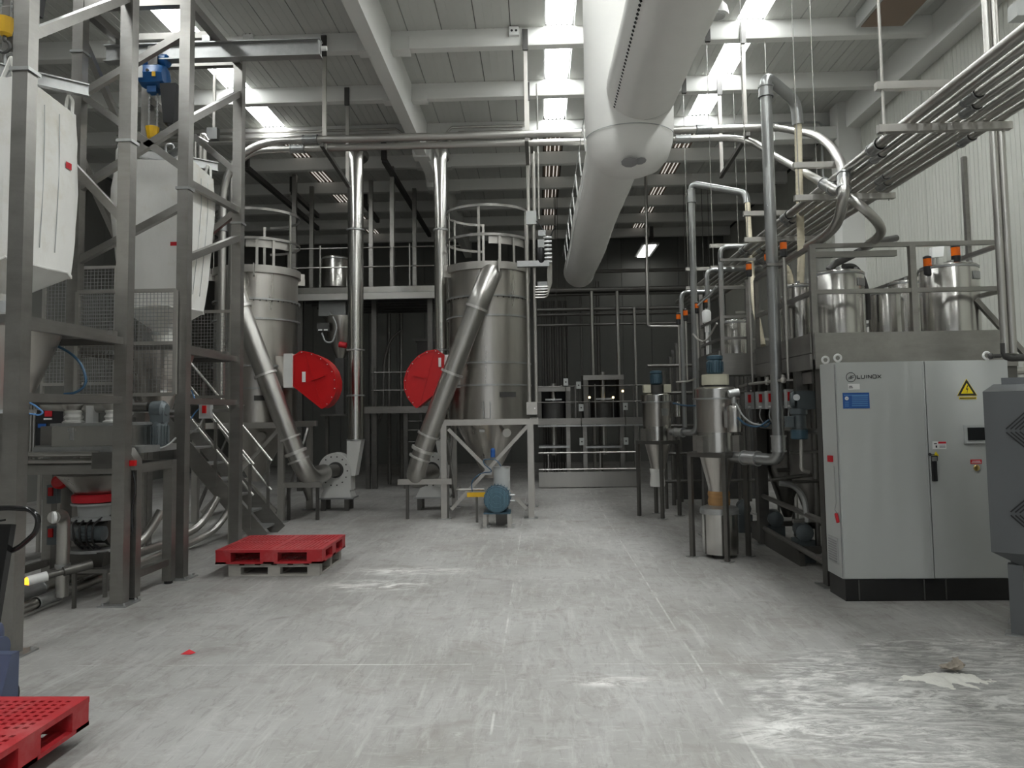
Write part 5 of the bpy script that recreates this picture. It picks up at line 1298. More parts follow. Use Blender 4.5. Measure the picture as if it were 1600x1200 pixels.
# equipment under the mezzanine
c = W(524, 515, Y=18.2)
t = T('dosing_hopper', 'dim conical dosing hopper hanging under the rear mezzanine', 'hopper', (c.x, 18.2, 2.2))
Q(t, 'upper_box', MB().bx(c.x - 0.35, c.x + 0.3, 18.0, 18.6, W(524, 495, Y=18.2).z, W(524, 470, Y=18.2).z), 'pvc')
Q(t, 'neck', MB().cyl((c.x, 18.3, W(524, 475, Y=18.3).z), (c.x, 18.3, zd - 0.05), 0.2, n=16), 'silo')
Q(t, 'cone', MB().lathe((c.x + 0.1, 18.3, 0), [(0.1, W(524, 560, Y=18.3).z), (0.36, W(524, 515, Y=18.3).z), (0.36, W(524, 495, Y=18.3).z)], 28), 'silo')
Q(t, 'switch_box', MB().bx(c.x - 0.34, c.x - 0.06, 17.85, 17.95, W(500, 518, Y=17.9).z, W(500, 505, Y=17.9).z), 'dark')
Q(t, 'lamp_strip', MB().bx(c.x - 0.31, c.x - 0.22, 17.84, 17.85, W(500, 517, Y=17.9).z, W(500, 515, Y=17.9).z).bx(c.x - 0.18, c.x - 0.09, 17.84, 17.85, W(500, 517, Y=17.9).z, W(500, 515, Y=17.9).z), 'white')
Q(t, 'red_valve', MB().cyl(W(530, 538, Y=17.9), W(541, 540, Y=17.9), 0.07, n=12), 'redtag')
Q(t, 'cable', MB().tube([W(503, 520, Y=17.85), W(508, 535, Y=17.85), W(520, 535, Y=17.85), W(527, 510, Y=17.85), W(520, 495, Y=17.85)], 0.02, 8, bend=0.3), 'plastic')
Q(t, 'outlet', MB().bx(c.x + 0.0, c.x + 0.2, 18.2, 18.4, 1.8, W(524, 560, Y=18.3).z), 'dark')
Q(t, 'stand', MB().bx(c.x - 0.3, c.x + 0.5, 18.0, 18.6, 1.75, 1.8).bx(c.x - 0.25, c.x - 0.17, 18.2, 18.3, 0, 1.75).bx(c.x + 0.37, c.x + 0.45, 18.2, 18.3, 0, 1.75), 'frame2')

# rear access platform between the silos
YR = 18.3
xa, xb = W(570, 640, Y=YR).x, W(702, 640, Y=YR).x
zq = W(640, 636, Y=YR).z
t = T('rear_access_platform', 'dim rear access platform with tube rails between the silos', 'platform', ((xa + xb) / 2, YR, 0))
Q(t, 'deck', MB().bx(xa, xb, YR, YR + 1.2, zq - 0.1, zq), 'frame2')
Q(t, 'edge_beam', MB().bx(xa, xb, YR - 0.04, YR, zq - 0.14, zq + 0.02), 'frame')
for py in (582, 610):
    z = W(600, py, Y=YR).z; Q(t, 'handrail', MB().cyl((xa + 0.15, YR, z), (xb, YR, z), 0.016, n=8), 'frame2')
for px in (583, 627, 672):
    p = W(px, 600, Y=YR); Q(t, 'baluster', MB().bar((p.x, YR, zq), (p.x, YR, zq + 0.95), 0.035), 'frame2')
for px in (575, 634, 700):
    p = W(px, 600, Y=YR + 0.1); Q(t, 'column', MB().bx(p.x - 0.05, p.x + 0.05, YR + 0.05, YR + 0.15, 0, zq - 0.1), 'frame2')
for py in (658, 672, 690):
    z = W(655, py, Y=YR + 0.1).z; Q(t, 'ladder_rung', MB().cyl((W(634, py, Y=YR).x, YR + 0.1, z), (W(672, py, Y=YR).x, YR + 0.1, z), 0.015, n=8), 'frame2')
for px, y, lab in ((608, 19.5, 'first dark upright pipe behind the left vent stack'), (627, 19.5, 'second dark upright pipe behind the left vent stack')):
    p = W(px, 600, Y=y); O('rear_pipe', lab, 'pipe', MB().cyl((p.x, y, 0), (p.x, y, W(px, 490, Y=y).z), 0.05, n=10), 'frame2', (p.x, y, 0))
O('spiral_hose', 'dark hose curving down behind the left vent stack', 'hose', MB().tube([W(627, 515, Y=19.0), W(610, 530, Y=19.0), W(600, 560, Y=19.0), W(598, 640, Y=19.0), W(592, 660, Y=19.0), W(575, 680, Y=19.0)], 0.035, 8, bend=0.5), 'frame2', W(598, 640, Y=19.0))
c = W(678, 545, Y=20.0)
t = T('rear_machine', 'dim box machine on the rear platform left of the middle silo', 'machine', (c.x, 20, 0))
Q(t, 'body', MB().bx(c.x - 0.45, c.x + 0.3, 20, 20.8, 1.9, W(678, 530, Y=20).z), 'dark'); Q(t, 'top', MB().bx(c.x - 0.5, c.x + 0.35, 19.95, 20.85, W(678, 533, Y=20).z, W(678, 529, Y=20).z), 'frame2')
Q(t, 'legs', MB().bx(c.x - 0.42, c.x - 0.34, 20.1, 20.2, 0, 1.9).bx(c.x + 0.2, c.x + 0.28, 20.1, 20.2, 0, 1.9), 'dark')

# ================================================================ rear mixers on the right of the middle silo
YK = 18.1
xa, xb = W(842, 750, Y=YK).x, W(1001, 748, Y=YK).x
zk0, zk1 = 0.0, W(920, 737, Y=YK).z
t = T('mixer_platform', 'rear mixer platform with polished kick plate and thin rails', 'platform', ((xa + xb) / 2, YK, 0))
Q(t, 'kick_plate', MB().bx(xa, xb, YK - 0.01, YK + 0.02, 0.02, zk1), 'duct')
for py in (707, 733):
    z = W(920, py, Y=YK).z; Q(t, 'low_rail', MB().cyl((xa, YK, z), (xb, YK, z), 0.02, n=8), 'pipe')
for px in (857, 938, 1000):
    p = W(px, 720, Y=YK); Q(t, 'low_post', MB().bar((p.x, YK + 0.02, zk1), (p.x, YK + 0.02, W(px, 706, Y=YK).z), 0.03), 'frame')
zb1 = W(920, 653, Y=YK + 0.6).z; zb2 = W(920, 663, Y=YK + 0.6).z
Q(t, 'edge_beam', MB().bx(xa, xb + 0.3, YK + 0.6, YK + 0.66, zb2 - 0.0, zb1), 'frame')
Q(t, 'edge_lip', MB().bx(xa, xb + 0.3, YK + 0.56, YK + 0.6, zb2 - 0.05, zb2 - 0.01), 'galv')
Q(t, 'deck', MB().bx(xa, xb + 0.3, YK + 0.66, YK + 3.2, zb1 - 0.06, zb1 - 0.02), 'frame2')
for py in (603, 628):
    z = W(920, py, Y=YK + 0.6).z; Q(t, 'handrail', MB().cyl((xa, YK + 0.6, z), (xb + 0.3, YK + 0.6, z), 0.014, n=8), 'frame2')
for px in (899, 930, 990):
    p = W(px, 620, Y=YK + 0.6); Q(t, 'baluster', MB().bar((p.x, YK + 0.6, zb1), (p.x, YK + 0.6, W(px, 600, Y=YK + 0.6).z), 0.03), 'frame2')
for px in (888, 914, 972, 994):
    p = W(px, 690, Y=YK + 0.8); Q(t, 'column', MB().bx(p.x - 0.05, p.x + 0.05, YK + 0.75, YK + 0.85, 0, zb1 - 0.06), 'frame')
for a_, b_, py in ((842, 890, 697), (915, 972, 697)):
    a, b = W(a_, py, Y=YK + 0.75), W(b_, py, Y=YK + 0.75)
    Q(t, 'shelf', MB().bx(a.x, b.x, YK + 0.7, YK + 1.5, a.z - 0.05, a.z), 'galv')
def mixer(a_, b_, py0, py1, Y, lab, lamps):
    a, b = W(a_, py0, Y=Y), W(b_, py1, Y=Y)
    t = T('rear_mixer', lab, 'mixer', ((a.x + b.x) / 2, Y, zb1))
    Q(t, 'back_panel', MB().bx(a.x, b.x, Y + 0.7, Y + 0.75, zb1 - 0.02, a.z), 'black')
    for x in (a.x, b.x): Q(t, 'frame_post', MB().bx(x - 0.06, x + 0.06, Y - 0.05, Y + 0.75, zb1 - 0.02, a.z), 'frame2')
    Q(t, 'frame_top', MB().bx(a.x - 0.06, b.x + 0.06, Y - 0.06, Y + 0.75, a.z, a.z + 0.12), 'frame')
    cx = (a.x + b.x) / 2
    Q(t, 'shaft', MB().cyl((cx, Y + 0.2, 0.7), (cx, Y + 0.2, a.z + 0.2), 0.07, n=14), 'pipe')
    Q(t, 'vessel', MB().cyl((cx, Y + 0.3, zb1), (cx, Y + 0.3, zb1 + 0.42), 0.28, n=24), 'dark')
    Q(t, 'clamp_bar', MB().bx(cx - 0.2, cx + 0.2, Y - 0.05, Y, zb1 + 0.44, zb1 + 0.48), 'galv')
    for px, py in lamps:
        p = W(px, py, Y=Y - 0.06); Q(t, 'indicator_lamp', MB().ball(p, 0.03, 8), 'warmled'); Q(t, 'lamp_post', MB().cyl((p.x, p.y, zb1), p, 0.012, n=6), 'galv')
    return t
mixer(842, 888, 612, 650, YK + 0.95, 'left dark mixer bay beside the middle silo', [])
mixer(915, 972, 594, 650, YK + 0.95, 'right dark mixer bay with three small warm lamps', [(921, 621), (958, 621), (973, 611)])
for px, py, lab in ((884, 597, 'pale grey box on the left mixer bay edge'), (904, 602, 'pale grey box between the mixer bays'), (908, 637, 'pale switch box on the rail between the mixers'), (977, 635, 'pale switch box right of the right mixer'),
                    (909, 690, 'low pale switch box between the mixer shelves'), (978, 689, 'low pale switch box right of the mixer shelf')):
    c = W(px, py, Y=YK + 0.55); t = T('switch_box', lab, 'switch', c)
    Q(t, 'box', MB().box(c, (0.11, 0.08, 0.17)), 'cab'); Q(t, 'knob', MB().cyl(c + V((0, -0.05, 0)), c + V((0, -0.038, 0)), 0.02, n=8), 'dark')
    Q(t, 'tail', MB().cyl(c + V((0, 0, -0.085)), c + V((0, 0, -0.45)), 0.012, n=6), 'frame2')
# horizontal and upright rear pipes
for py, Y, r, x0_, x1_, lab in ((453, 20.5, 0.07, 838, 1130, 'upper level pipe crossing above the rear mixers'), (459, 20.6, 0.05, 838, 1130, 'pipe just below the upper level pipe'), (483, 20.4, 0.05, 838, 1110, 'middle level pipe crossing above the rear mixers'),
                               (491, 20.7, 0.04, 838, 1110, 'slim pipe under the middle level pipe'), (507, 20.2, 0.035, 838, 1100, 'lower level pipe crossing above the rear mixers'), (424, 21.5, 0.05, 925, 1130, 'topmost level pipe behind the duct end')):
    a, b = W(x0_, py, Y=Y), W(x1_, py, Y=Y); z = W(930, py, Y=Y).z
    mb = MB().cyl((a.x, Y, z), (b.x, Y, z), r, n=10)
    for u in (0.12, 0.9): mb.cyl((a.x + (b.x - a.x) * u, Y, z), (a.x + (b.x - a.x) * u, Y, ZR + 0.02), 0.008, n=6)
    O('rear_pipe', lab, 'pipe', mb, 'frame2', (a.x, Y, z))
for px, y0_, y1_, Y, r, m, lab in ((924, 455, 640, 20.1, 0.045, 'pipe', 'left bright upright pipe over the right mixer'), (964, 455, 640, 20.1, 0.045, 'pipe', 'right bright upright pipe over the right mixer'),
        (907, 460, 610, 21, 0.03, 'frame2', 'thin dark upright pipe above the left mixer edge'), (933, 440, 600, 21.4, 0.05, 'frame2', 'dark upright pipe just right of the left bright pipe'), (991, 480, 600, 20, 0.035, 'pipe', 'slim bright upright pipe right of the right mixer')):
    a = W(px, y0_, Y=Y); b = W(px, y1_, Y=Y)
    O('rear_pipe', lab, 'pipe', MB().cyl((a.x, Y, 0), (a.x, Y, a.z), r, n=10), m, (a.x, Y, 0))
t = T('pipe_bundle', 'dense bundle of dark upright pipes right of the middle silo', 'pipe bundle', W(862, 600, Y=21.2))
for i in range(11):
    p = W(846 + i * 3.9, 470, Y=21.2 + 0.1 * (i % 3)); b = W(846 + i * 3.9, 600, Y=21.2)
    Q(t, 'pipe', MB().cyl((p.x, p.y, 0), (p.x, p.y, p.z), 0.024, n=8), 'frame2')
O('drop_pipe', 'bright bent pipe dropping from the roof right of the duct end', 'pipe', MB().tube([W(1012, 372, Y=19.5) + V((0, 0, 2.1)), W(1012, 510, Y=19.5), W(1060, 510, Y=19.5)], 0.04, 10, bend=0.1), 'pipe', W(1012, 510, Y=19.5))
# ================================================================ dust collectors on stands
def collector(px, py_leg, Y, label, bucket, s, tank_side):
    g = W(px, py_leg, Z=0.0)
    cx = g.x; cy = Y; hw = 0.29
    t = T('dust_collector', label, 'dust collector', (cx, cy, 0))
    zt = 1.28
    for sx, sy in ((-1, 0), (0, -1), (1, 0), (0, 1)):
        x, y = cx + sx * 0.34 * 1.0 + (0.0), cy + sy * 0.34
        lg = Q(t, 'leg', MB().box((x, y, zt / 2), (0.05, 0.05, zt), PI / 4), 'frame2')
        Q(lg, 'foot_plate', MB().box((x, y, 0.004), (0.12, 0.12, 0.008), PI / 4), 'galv')
    pts = [(-0.34, 0), (0, -0.34), (0.34, 0), (0, 0.34)]
    for (a, b), (c, d) in zip(pts, pts[1:] + pts[:1]):
        Q(t, 'stand_rail', MB().bar((cx + a, cy + b, zt - 0.03), (cx + c, cy + d, zt - 0.03), 0.05, 0.06), 'frame2')
    r = 0.235
    Q(t, 'cone', MB().lathe((cx, cy, 0), [(0.125, 0.80), (0.13, 0.86), (r - 0.01, zt - 0.02), (r, zt)], 36), 'silo')
    Q(t, 'lower_shell', MB().lathe((cx, cy, 0), [(r, zt - 0.02), (r, zt + 0.27)], 40), 'tank')
    Q(t, 'shell', MB().lathe((cx, cy, 0), [(r + 0.004, zt + 0.24), (r + 0.004, 1.98)], 40), 'silo')
    Q(t, 'clamp_ring', MB().band((cx, cy, 1.93), r + 0.002, 0.045, 0.02), 'galv')
    Q(t, 'lid', MB().lathe((cx, cy, 0), [(r + 0.025, 1.94), (r + 0.025, 2.05), (r * 0.95, 2.075), (0.12, 2.08)], 40), 'tank')
    for a in (-2.5, -0.7, 1.0, 2.4):
        Q(t, 'support_lug', MB().box((cx + math.cos(a) * (r + 0.03), cy + math.sin(a) * (r + 0.03), zt + 0.1), (0.10, 0.10, 0.2), a), 'frame')
    if bucket:
        Q(t, 'fan_drum', MB().cyl((cx, cy, 2.10), (cx, cy, 2.23), 0.165, n=28), 'cream')
        Q(t, 'fan_neck', MB().cyl((cx, cy, 2.07), (cx, cy, 2.10), 0.14, n=20), 'dark')
    else:
        Q(t, 'fan_neck', MB().cyl((cx, cy, 2.07), (cx, cy, 2.22), 0.13, n=20), 'dark')
        for sx in (-1, 1): Q(t, 'fan_side', MB().box((cx + sx * 0.17, cy - 0.05, 2.16), (0.12, 0.16, 0.14)), 'cream')
    z0 = 2.23
    m = MB().lathe((cx, cy, 0), [(0.075, z0), (0.095, z0 + 0.02), (0.095, z0 + 0.16), (0.085, z0 + 0.18), (0.10, z0 + 0.19), (0.10, z0 + 0.23), (0.06, z0 + 0.24)], 18)
    for i in range(16):
        a = 2 * PI * i / 16; m.bar((cx + math.cos(a) * 0.1, cy + math.sin(a) * 0.1, z0 + 0.03), (cx + math.cos(a) * 0.1, cy + math.sin(a) * 0.1, z0 + 0.16), 0.008, 0.02)
    Q(t, 'motor', m, 'motorblue')
    Q(t, 'name_plate', MB().box((cx + 0.10, cy - r * 0.96, zt + 0.48), (0.12, 0.02, 0.12), 0.4), 'galv')
    if bucket:
        vx, vy = cx + 0.14, cy - 0.33
        v = Q(t, 'air_vessel', MB().lathe((vx, vy, 0), [(0.03, 1.50), (0.085, 1.53), (0.09, 1.56), (0.09, 1.80), (0.08, 1.84), (0.03, 1.87)], 22), 'tank')
        Q(v, 'valve', MB().cyl((vx, vy, 1.87), (vx, vy, 1.95), 0.03, n=10).cyl((vx - 0.06, vy, 1.98), (vx + 0.06, vy, 2.0), 0.05, n=12).cyl((vx, vy, 1.95), (vx, vy + 0.2, 1.99), 0.025, n=8), 'galv')
        Q(v, 'bracket', MB().box((vx - 0.1, vy + 0.02, 1.68), (0.03, 0.06, 0.2)), 'frame')
        Q(t, 'flexible_sleeve', MB().lathe((cx, cy, 0), [(0.13, 0.62), (0.135, 0.68), (0.125, 0.72), (0.135, 0.76), (0.128, 0.80)], 28), 'rust')
        b = Q(t, 'dust_bin', MB().lathe((cx, cy, 0), [(0.215, 0.05), (0.215, 0.57)], 36), 'tank')
        Q(b, 'bin_rim', MB().band((cx, cy, 0.555), 0.213, 0.022, 0.05).lathe((cx, cy, 0), [(0.225, 0.58), (0.225, 0.60), (0.14, 0.63)], 32), 'galv')
        Q(b, 'bin_foot', MB().cyl((cx, cy, 0), (cx, cy, 0.05), 0.11, n=20), 'dark')
    else:
        v = Q(t, 'air_vessel', MB().lathe((cx + 0.34, cy - 0.05, 0), [(0.02, 1.66), (0.05, 1.68), (0.05, 1.92), (0.02, 1.94)], 14), 'tank')
        Q(t, 'dust_sack', MB().lathe((cx - 0.02, cy, 0), [(0.12, 0.50), (0.13, 0.55), (0.115, 0.7), (0.13, 0.80)], 24), 'bag')
    return cx, cy
CX1, CY1 = collector(1134, 876, 9.62, 'near dust collector on a stand with a round dust bin', True, 1, 1)
CX2, CY2 = collector(1036, 811, 13.25, 'far dust collector on a stand beside the rear mixers', False, 1, 1)

# suction pipes rising from the collectors
YS = 8.78
p = W(1210, 720, Y=YS); zi = W(1206, 719, Y=YS).z; zt = W(1202, 118, Y=YS).z
t = T('suction_pipe', 'tall grey suction pipe of the near dust collector with elbow top', 'pipe', (p.x, YS, zi))
x = W(1207, 430, Y=YS).x
Q(t, 'pipe', MB().tube([(CX1 + 0.12, 9.5, zi), (x, YS, zi), (x, YS, zt), tuple(W(1243, 158, Y=9.05)), tuple(W(1247, 195, Y=9.05))], 0.066, 20, bend=0.13, seg=8), 'pvc')
coupling(t, (x, YS, W(1210, 680, Y=YS).z), (x, YS, W(1210, 706, Y=YS).z), 0.078, 'galv')
e1, e2 = V((CX1 + 0.12, 9.5, zi)), V((x, YS, zi)); coupling(t, e1 + (e2 - e1) * 0.3, e1 + (e2 - e1) * 0.6, 0.08, 'galv')
coupling(t, (x, YS, W(1202, 152, Y=YS).z), (x, YS, W(1202, 134, Y=YS).z), 0.078)
Q(t, 'clamp', MB().box((x + 0.02, YS, W(1207, 415, Y=YS).z), (0.2, 0.17, 0.03)), 'frame')
def ribbed(parent, pts, r, n=12, m='hose', name='hose'):
    P = [V(p) for p in pts]
    tmp = MB(); 
    # resample a smooth path
    Qp = []
    for i in range(len(P) - 1):
        p0 = P[max(i - 1, 0)]; p1 = P[i]; p2 = P[i + 1]; p3 = P[min(i + 2, len(P) - 1)]
        k = max(2, int((p2 - p1).length / 0.012))
        for j in range(k):
            u = j / k; Qp.append(0.5 * ((2 * p1) + (p2 - p0) * u + (2 * p0 - 5 * p1 + 4 * p2 - p3) * u * u + (3 * p1 - p0 - 3 * p2 + p3) * u ** 3))
    Qp.append(P[-1])
    rr = [r * (1.0 if (i // 2) % 2 else 0.94) for i in range(len(Qp))]
    return Q(parent, name, MB().tube(Qp, rr, n), m)
t2 = T('ribbed_hose', 'long cream ribbed hose hanging from the near suction pipe', 'hose', W(1250, 440, Y=9.05))
ribbed(t2, [W(1247, 195, Y=9.05), W(1248, 250, Y=9.05), W(1250, 330, Y=9.05), W(1252, 400, Y=9.05), W(1250, 450, Y=9.05)], 0.044)
t2 = T('ribbed_hose', 'short cream ribbed hose bending into the open tank', 'hose', W(1232, 440, Y=9.15))
ribbed(t2, [W(1220, 414, Y=9.2), W(1227, 418, Y=9.18), W(1233, 430, Y=9.15), W(1238, 450, Y=9.1)], 0.042)
p = W(1083, 560, Y=12.5); x = W(1084, 430, Y=12.5).x; zt = W(1084, 287, Y=12.5).z; e = W(1168, 297, Y=11.8)
t = T('suction_pipe', 'shorter grey suction pipe of the far dust collector with double elbow', 'pipe', (x, 12.5, 1.6))
Q(t, 'pipe', MB().tube([(CX2 + 0.2, 13.05, 1.42), (x, 12.6, 1.42), (x, 12.5, zt), (e.x, 11.9, e.z - 0.02), (e.x, 11.85, W(1168, 318, Y=11.85).z)], 0.055, 18, bend=0.14, seg=8), 'pvc')
coupling(t, (x, 12.5, zt - 0.32), (x, 12.5, zt - 0.1), 0.066); coupling(t, (CX2 + 0.25, 12.96, 1.42), (CX2 + 0.36, 12.8, 1.42), 0.07, 'galv')
t2 = T('ribbed_hose', 'slim cream ribbed hose hanging from the far suction pipe', 'hose', W(1188, 540, Y=10.6))
ribbed(t2, [W(1168, 318, Y=11.8), W(1171, 370, Y=11.6), W(1175, 430, Y=11.3), W(1180, 480, Y=10.9), W(1187, 515, Y=10.7), W(1192, 540, Y=10.6)], 0.042)

# ================================================================ tank platform
PF = 8.0; XA = 2.86; XB = 4.86; YE = 10.05; XE = 2.38; YEE = 11.3; YEND = 13.5
ZD = 2.40
t = T('tank_platform', 'steel tank platform with railings behind the grey control cabinet', 'platform', ((XA + XB) / 2, 9.5, 0))
Q(t, 'deck', MB().bx(XA, XB, PF, YEND, ZD - 0.04, ZD).bx(XE, XA, YE, YEE, ZD - 0.041, ZD - 0.001), 'frame2')
zt1 = W(1420, 515, Y=PF).z; zb1_ = W(1420, 548, Y=PF).z
Q(t, 'front_beam', MB().bx(XA - 0.02, XB, PF - 0.06, PF - 0.032, ZD - 0.20, ZD - 0.03), 'frame')
Q(t, 'front_toe_board', MB().bx(XA - 0.02, XB, PF - 0.05, PF - 0.036, ZD - 0.03, ZD + 0.17), 'frame')
Q(t, 'side_beam', MB().bx(XA - 0.06, XA - 0.034, PF, YE, ZD - 0.20, ZD - 0.04), 'frame')
Q(t, 'side_toe_board', MB().bx(XA - 0.05, XA - 0.036, PF, YE, ZD - 0.03, ZD + 0.17), 'frame')
Q(t, 'bay_front_plate', MB().bx(XE, XA, YE - 0.05, YE - 0.035, ZD - 0.16, ZD + 0.12), 'frame')
Q(t, 'bay_side_plate', MB().bx(XE - 0.03, XE - 0.01, YE, YEE, ZD - 0.02, ZD + 0.16), 'frame')
Q(t, 'bay_side_beam', MB().bx(XE - 0.03, XE + 0.02, YE, YEE, ZD - 0.16, ZD - 0.02), 'frame')
for x, y in ((XA + 0.08, PF + 0.02), (XB - 0.05, PF + 0.05), (XE + 0.02, YEE - 0.1), (XA + 0.1, YE + 0.4), (XB - 0.05, YEND - 0.1), (XA + 0.1, YEND - 0.1), (XA + 0.9, YEND - 0.1), (3.9, 9.9)):
    w = 0.065
    Q(t, 'column', MB().bx(x - w, x + w, y - w, y + w, 0, ZD - 0.04), 'frame2' if y > 8 else 'frame')
    Q(t, 'column_plate', MB().bx(x - 0.13, x + 0.13, y - 0.13, y + 0.13, 0, 0.012), 'galv')
ZRL = ZD + 1.08; ZMR = ZD + 0.60
def rail(a, b, name='handrail', w=0.045): Q(t, name, MB().bar(a, b, w, w), 'frame')
for x in (XA, 3.88, XB - 0.02): Q(t, 'baluster', MB().bx(x - 0.03, x + 0.03, PF - 0.03, PF + 0.03, ZD - 0.1, ZRL), 'frame')
for z in (ZRL, ZMR):
    rail((XA, PF, z), (XB, PF, z)); rail((XA, PF, z), (XA, YE, z)); rail((XB, PF, z), (XB, YEND, z)); rail((XB, YEND, z), (XA + 0.6, YEND, z))
for y in (8.9, YE): Q(t, 'baluster', MB().bx(XA - 0.025, XA + 0.025, y - 0.025, y + 0.025, ZD, ZRL), 'frame')
for y in (9.5, 11.2, YEND): Q(t, 'baluster', MB().bx(XB - 0.025, XB + 0.025, y - 0.025, y + 0.025, ZD, ZRL), 'frame')
for x, y in ((XE + 0.02, YE), (XE + 0.36, YE), (XE + 0.02, YEE)): Q(t, 'baluster', MB().bx(x - 0.025, x + 0.025, y - 0.025, y + 0.025, ZD - 0.1, ZRL + (0.28 if x < XE + 0.1 and y < 10 else 0.0)), 'frame')
for z in (ZRL - 0.1, ZMR, ZD + 0.32): rail((XE + 0.02, YE, z), (XE + 0.36, YE, z), 'gate_rail', 0.035); rail((XE + 0.02, YE, z), (XE + 0.02, YEE, z), 'gate_rail', 0.035)
rail((XE + 0.02, YE, ZRL + 0.27), (XA, YE, ZRL + 0.27), 'gate_rail', 0.035)
a, b = W(1272, 392, Y=PF + 0.02), W(1402, 388, Y=PF + 0.02)
Q(t, 'cable_channel', MB().bx(XA, b.x, PF + 0.03, PF + 0.09, ZRL - 0.11, ZRL - 0.05), 'frame')
Q(t, 'diagonal_brace', MB().bar(W(1524, 468, Y=8.2), W(1600, 552, Y=8.2), 0.05), 'frame')
for y, z in ((YE - 0.3, 0.62), (YE - 0.3, 0.20), (YE - 0.3, 1.55)):
    Q(t, 'cross_tube', MB().cyl((XA + 0.08, PF + 0.05, z), (XA + 0.1, YE + 0.4, z + 0.02), 0.032, n=10), 'frame')
Q(t, 'splice_plate', MB().bx(XA + 0.0, XA + 0.02, 8.15, 8.65, 2.06, 2.18), 'frame')

# stainless tanks on the platform
def ptank(px, top, wpx, Y, label, rim=True, plate=None, knobs=True):
    c = W(px, top, Y=Y); r = wpx * Y / 2400
    t = T('steel_tank', label, 'tank', (c.x, Y, ZD))
    Q(t, 'shell', MB().lathe((c.x, Y, 0), [(r, ZD), (r, c.z - 0.03), (r * 0.97, c.z - 0.008), (r * 0.9, c.z)], 44), 'tank')
    if rim: Q(t, 'rim', MB().band((c.x, Y, c.z - 0.035), r - 0.002, 0.01, 0.02), 'galv')
    if knobs:
        for a in (-1.9, -0.9, 0.4): Q(t, 'lid_clamp', MB().box((c.x + math.cos(a) * r * 0.8, Y + math.sin(a) * r * 0.8, c.z + 0.012), (0.03, 0.03, 0.03)), 'galv')
    if plate:
        a = plate; Q(t, 'name_plate', MB().box((c.x + math.cos(a) * (r + 0.002), Y + math.sin(a) * (r + 0.002), c.z - 0.14), (0.012, 0.13, 0.08), a), 'galv')
    return V((c.x, Y, c.z)), r
ptank(1308, 426, 76, 8.55, 'large stainless tank in the front left corner of the platform', plate=-0.9)
ptank(1381, 456, 46, 9.05, 'lowest stainless tank, third from the platform front corner')
ptank(1412, 440, 44, 9.3, 'narrow stainless tank left of the right-hand tank')
TB, tr = ptank(1481, 416, 82, 8.45, 'right-hand stainless tank carrying two orange beacons', plate=-0.95)
ptank(1247, 445, 40, 9.05, 'open stainless tank receiving the cream hoses')
ptank(1229, 462, 18, 9.5, 'slim stainless tank at the left rail of the platform', knobs=False)
ptank(1149, 501, 42, 10.6, 'small stainless tank in the railed bay of the platform')
a = W(1104, 495, Y=11.0)
O('filter_bottle', 'small white filter bottle on the platform bay', 'filter', MB().lathe((a.x, 11.0, a.z - 0.1), [(0.03, -0.12), (0.03, 0.0), (0.06, 0.02), (0.065, 0.16), (0.05, 0.19), (0.02, 0.2)], 16).cyl((a.x, 11.0, ZD), (a.x, 11.0, a.z - 0.2), 0.02, n=8), 'white', (a.x, 11.0, ZD))
a = W(1460, 402, Y=8.45)
t = T('paper_holder', 'tilted white document holder on the right-hand tank lid', 'holder', V((a.x, 8.4, TB.z)))
Q(t, 'stem', MB().cyl((a.x, 8.4, TB.z - 0.01), (a.x, 8.4, a.z), 0.012, n=8).cyl((a.x - 0.04, 8.4, TB.z - 0.01), (a.x - 0.04, 8.4, a.z), 0.012, n=8), 'pipe')
Q(t, 'box', MB().prism([(a.x - 0.07, 8.36, a.z - 0.02), (a.x + 0.05, 8.36, a.z - 0.01), (a.x + 0.08, 8.39, a.z + 0.11), (a.x - 0.05, 8.39, a.z + 0.1)], (0, 0.06, 0.0)), 'white')
# thick black hose over the tanks
O('rubber_hose', 'thick black rubber hose arching over the front tank', 'hose', MB().tube([W(1295, 422, Y=8.6), W(1305, 412, Y=8.6), W(1330, 400, Y=8.7), W(1370, 378, Y=9.0), W(1400, 372, Y=9.4)], 0.04, 12, bend=0.2), 'dark', W(1295, 420, Y=8.4))
O('rubber_hose', 'dark hose bending down behind the front tank', 'hose', MB().tube([W(1318, 416, Y=8.75), W(1335, 415, Y=8.85), W(1348, 432, Y=8.9), W(1356, 460, Y=8.9), W(1357, 500, Y=8.9)], 0.03, 12, bend=0.2), 'dark', W(1357, 500, Y=8.6))

# orange beacons
def beacon(px, py, Y, label, foot, s=1.0, stem_m='chan'):
    c = W(px, py, Y=Y)
    t = T('signal_beacon', label, 'beacon', (c.x, Y, foot))
    Q(t, 'stem', MB().cyl((c.x, Y, foot), (c.x, Y, c.z - 0.10 * s), 0.014 * s, n=10), stem_m)
    Q(t, 'socket', MB().lathe((c.x, Y, c.z), [(0.02 * s, -0.13 * s), (0.036 * s, -0.12 * s), (0.038 * s, -0.04 * s)], 16), 'black')
    Q(t, 'orange_lens', MB().lathe((c.x, Y, c.z), [(0.037 * s, -0.04 * s), (0.037 * s, 0.035 * s)], 16), 'orange')
    Q(t, 'cap', MB().lathe((c.x, Y, c.z), [(0.038 * s, 0.035 * s), (0.038 * s, 0.055 * s), (0.02 * s, 0.065 * s)], 16), 'black')
yc = {1224: 8.45, 1199: 8.95, 1170: 9.62}
zc = W(1220, 594, Y=8.55).z
beacon(1224, 384, 8.55, 'orange beacon on a long stem nearest the front tank', zc)
beacon(1199, 402, 9.15, 'orange beacon beside the tall suction pipe', zc)
beacon(1170, 417, 9.85, 'orange beacon beside the slim cream hose', zc)
t = T('conduit_run', 'pale conduit with tees joining the three beacon stems', 'conduit', W(1224, 594, Y=8.55))
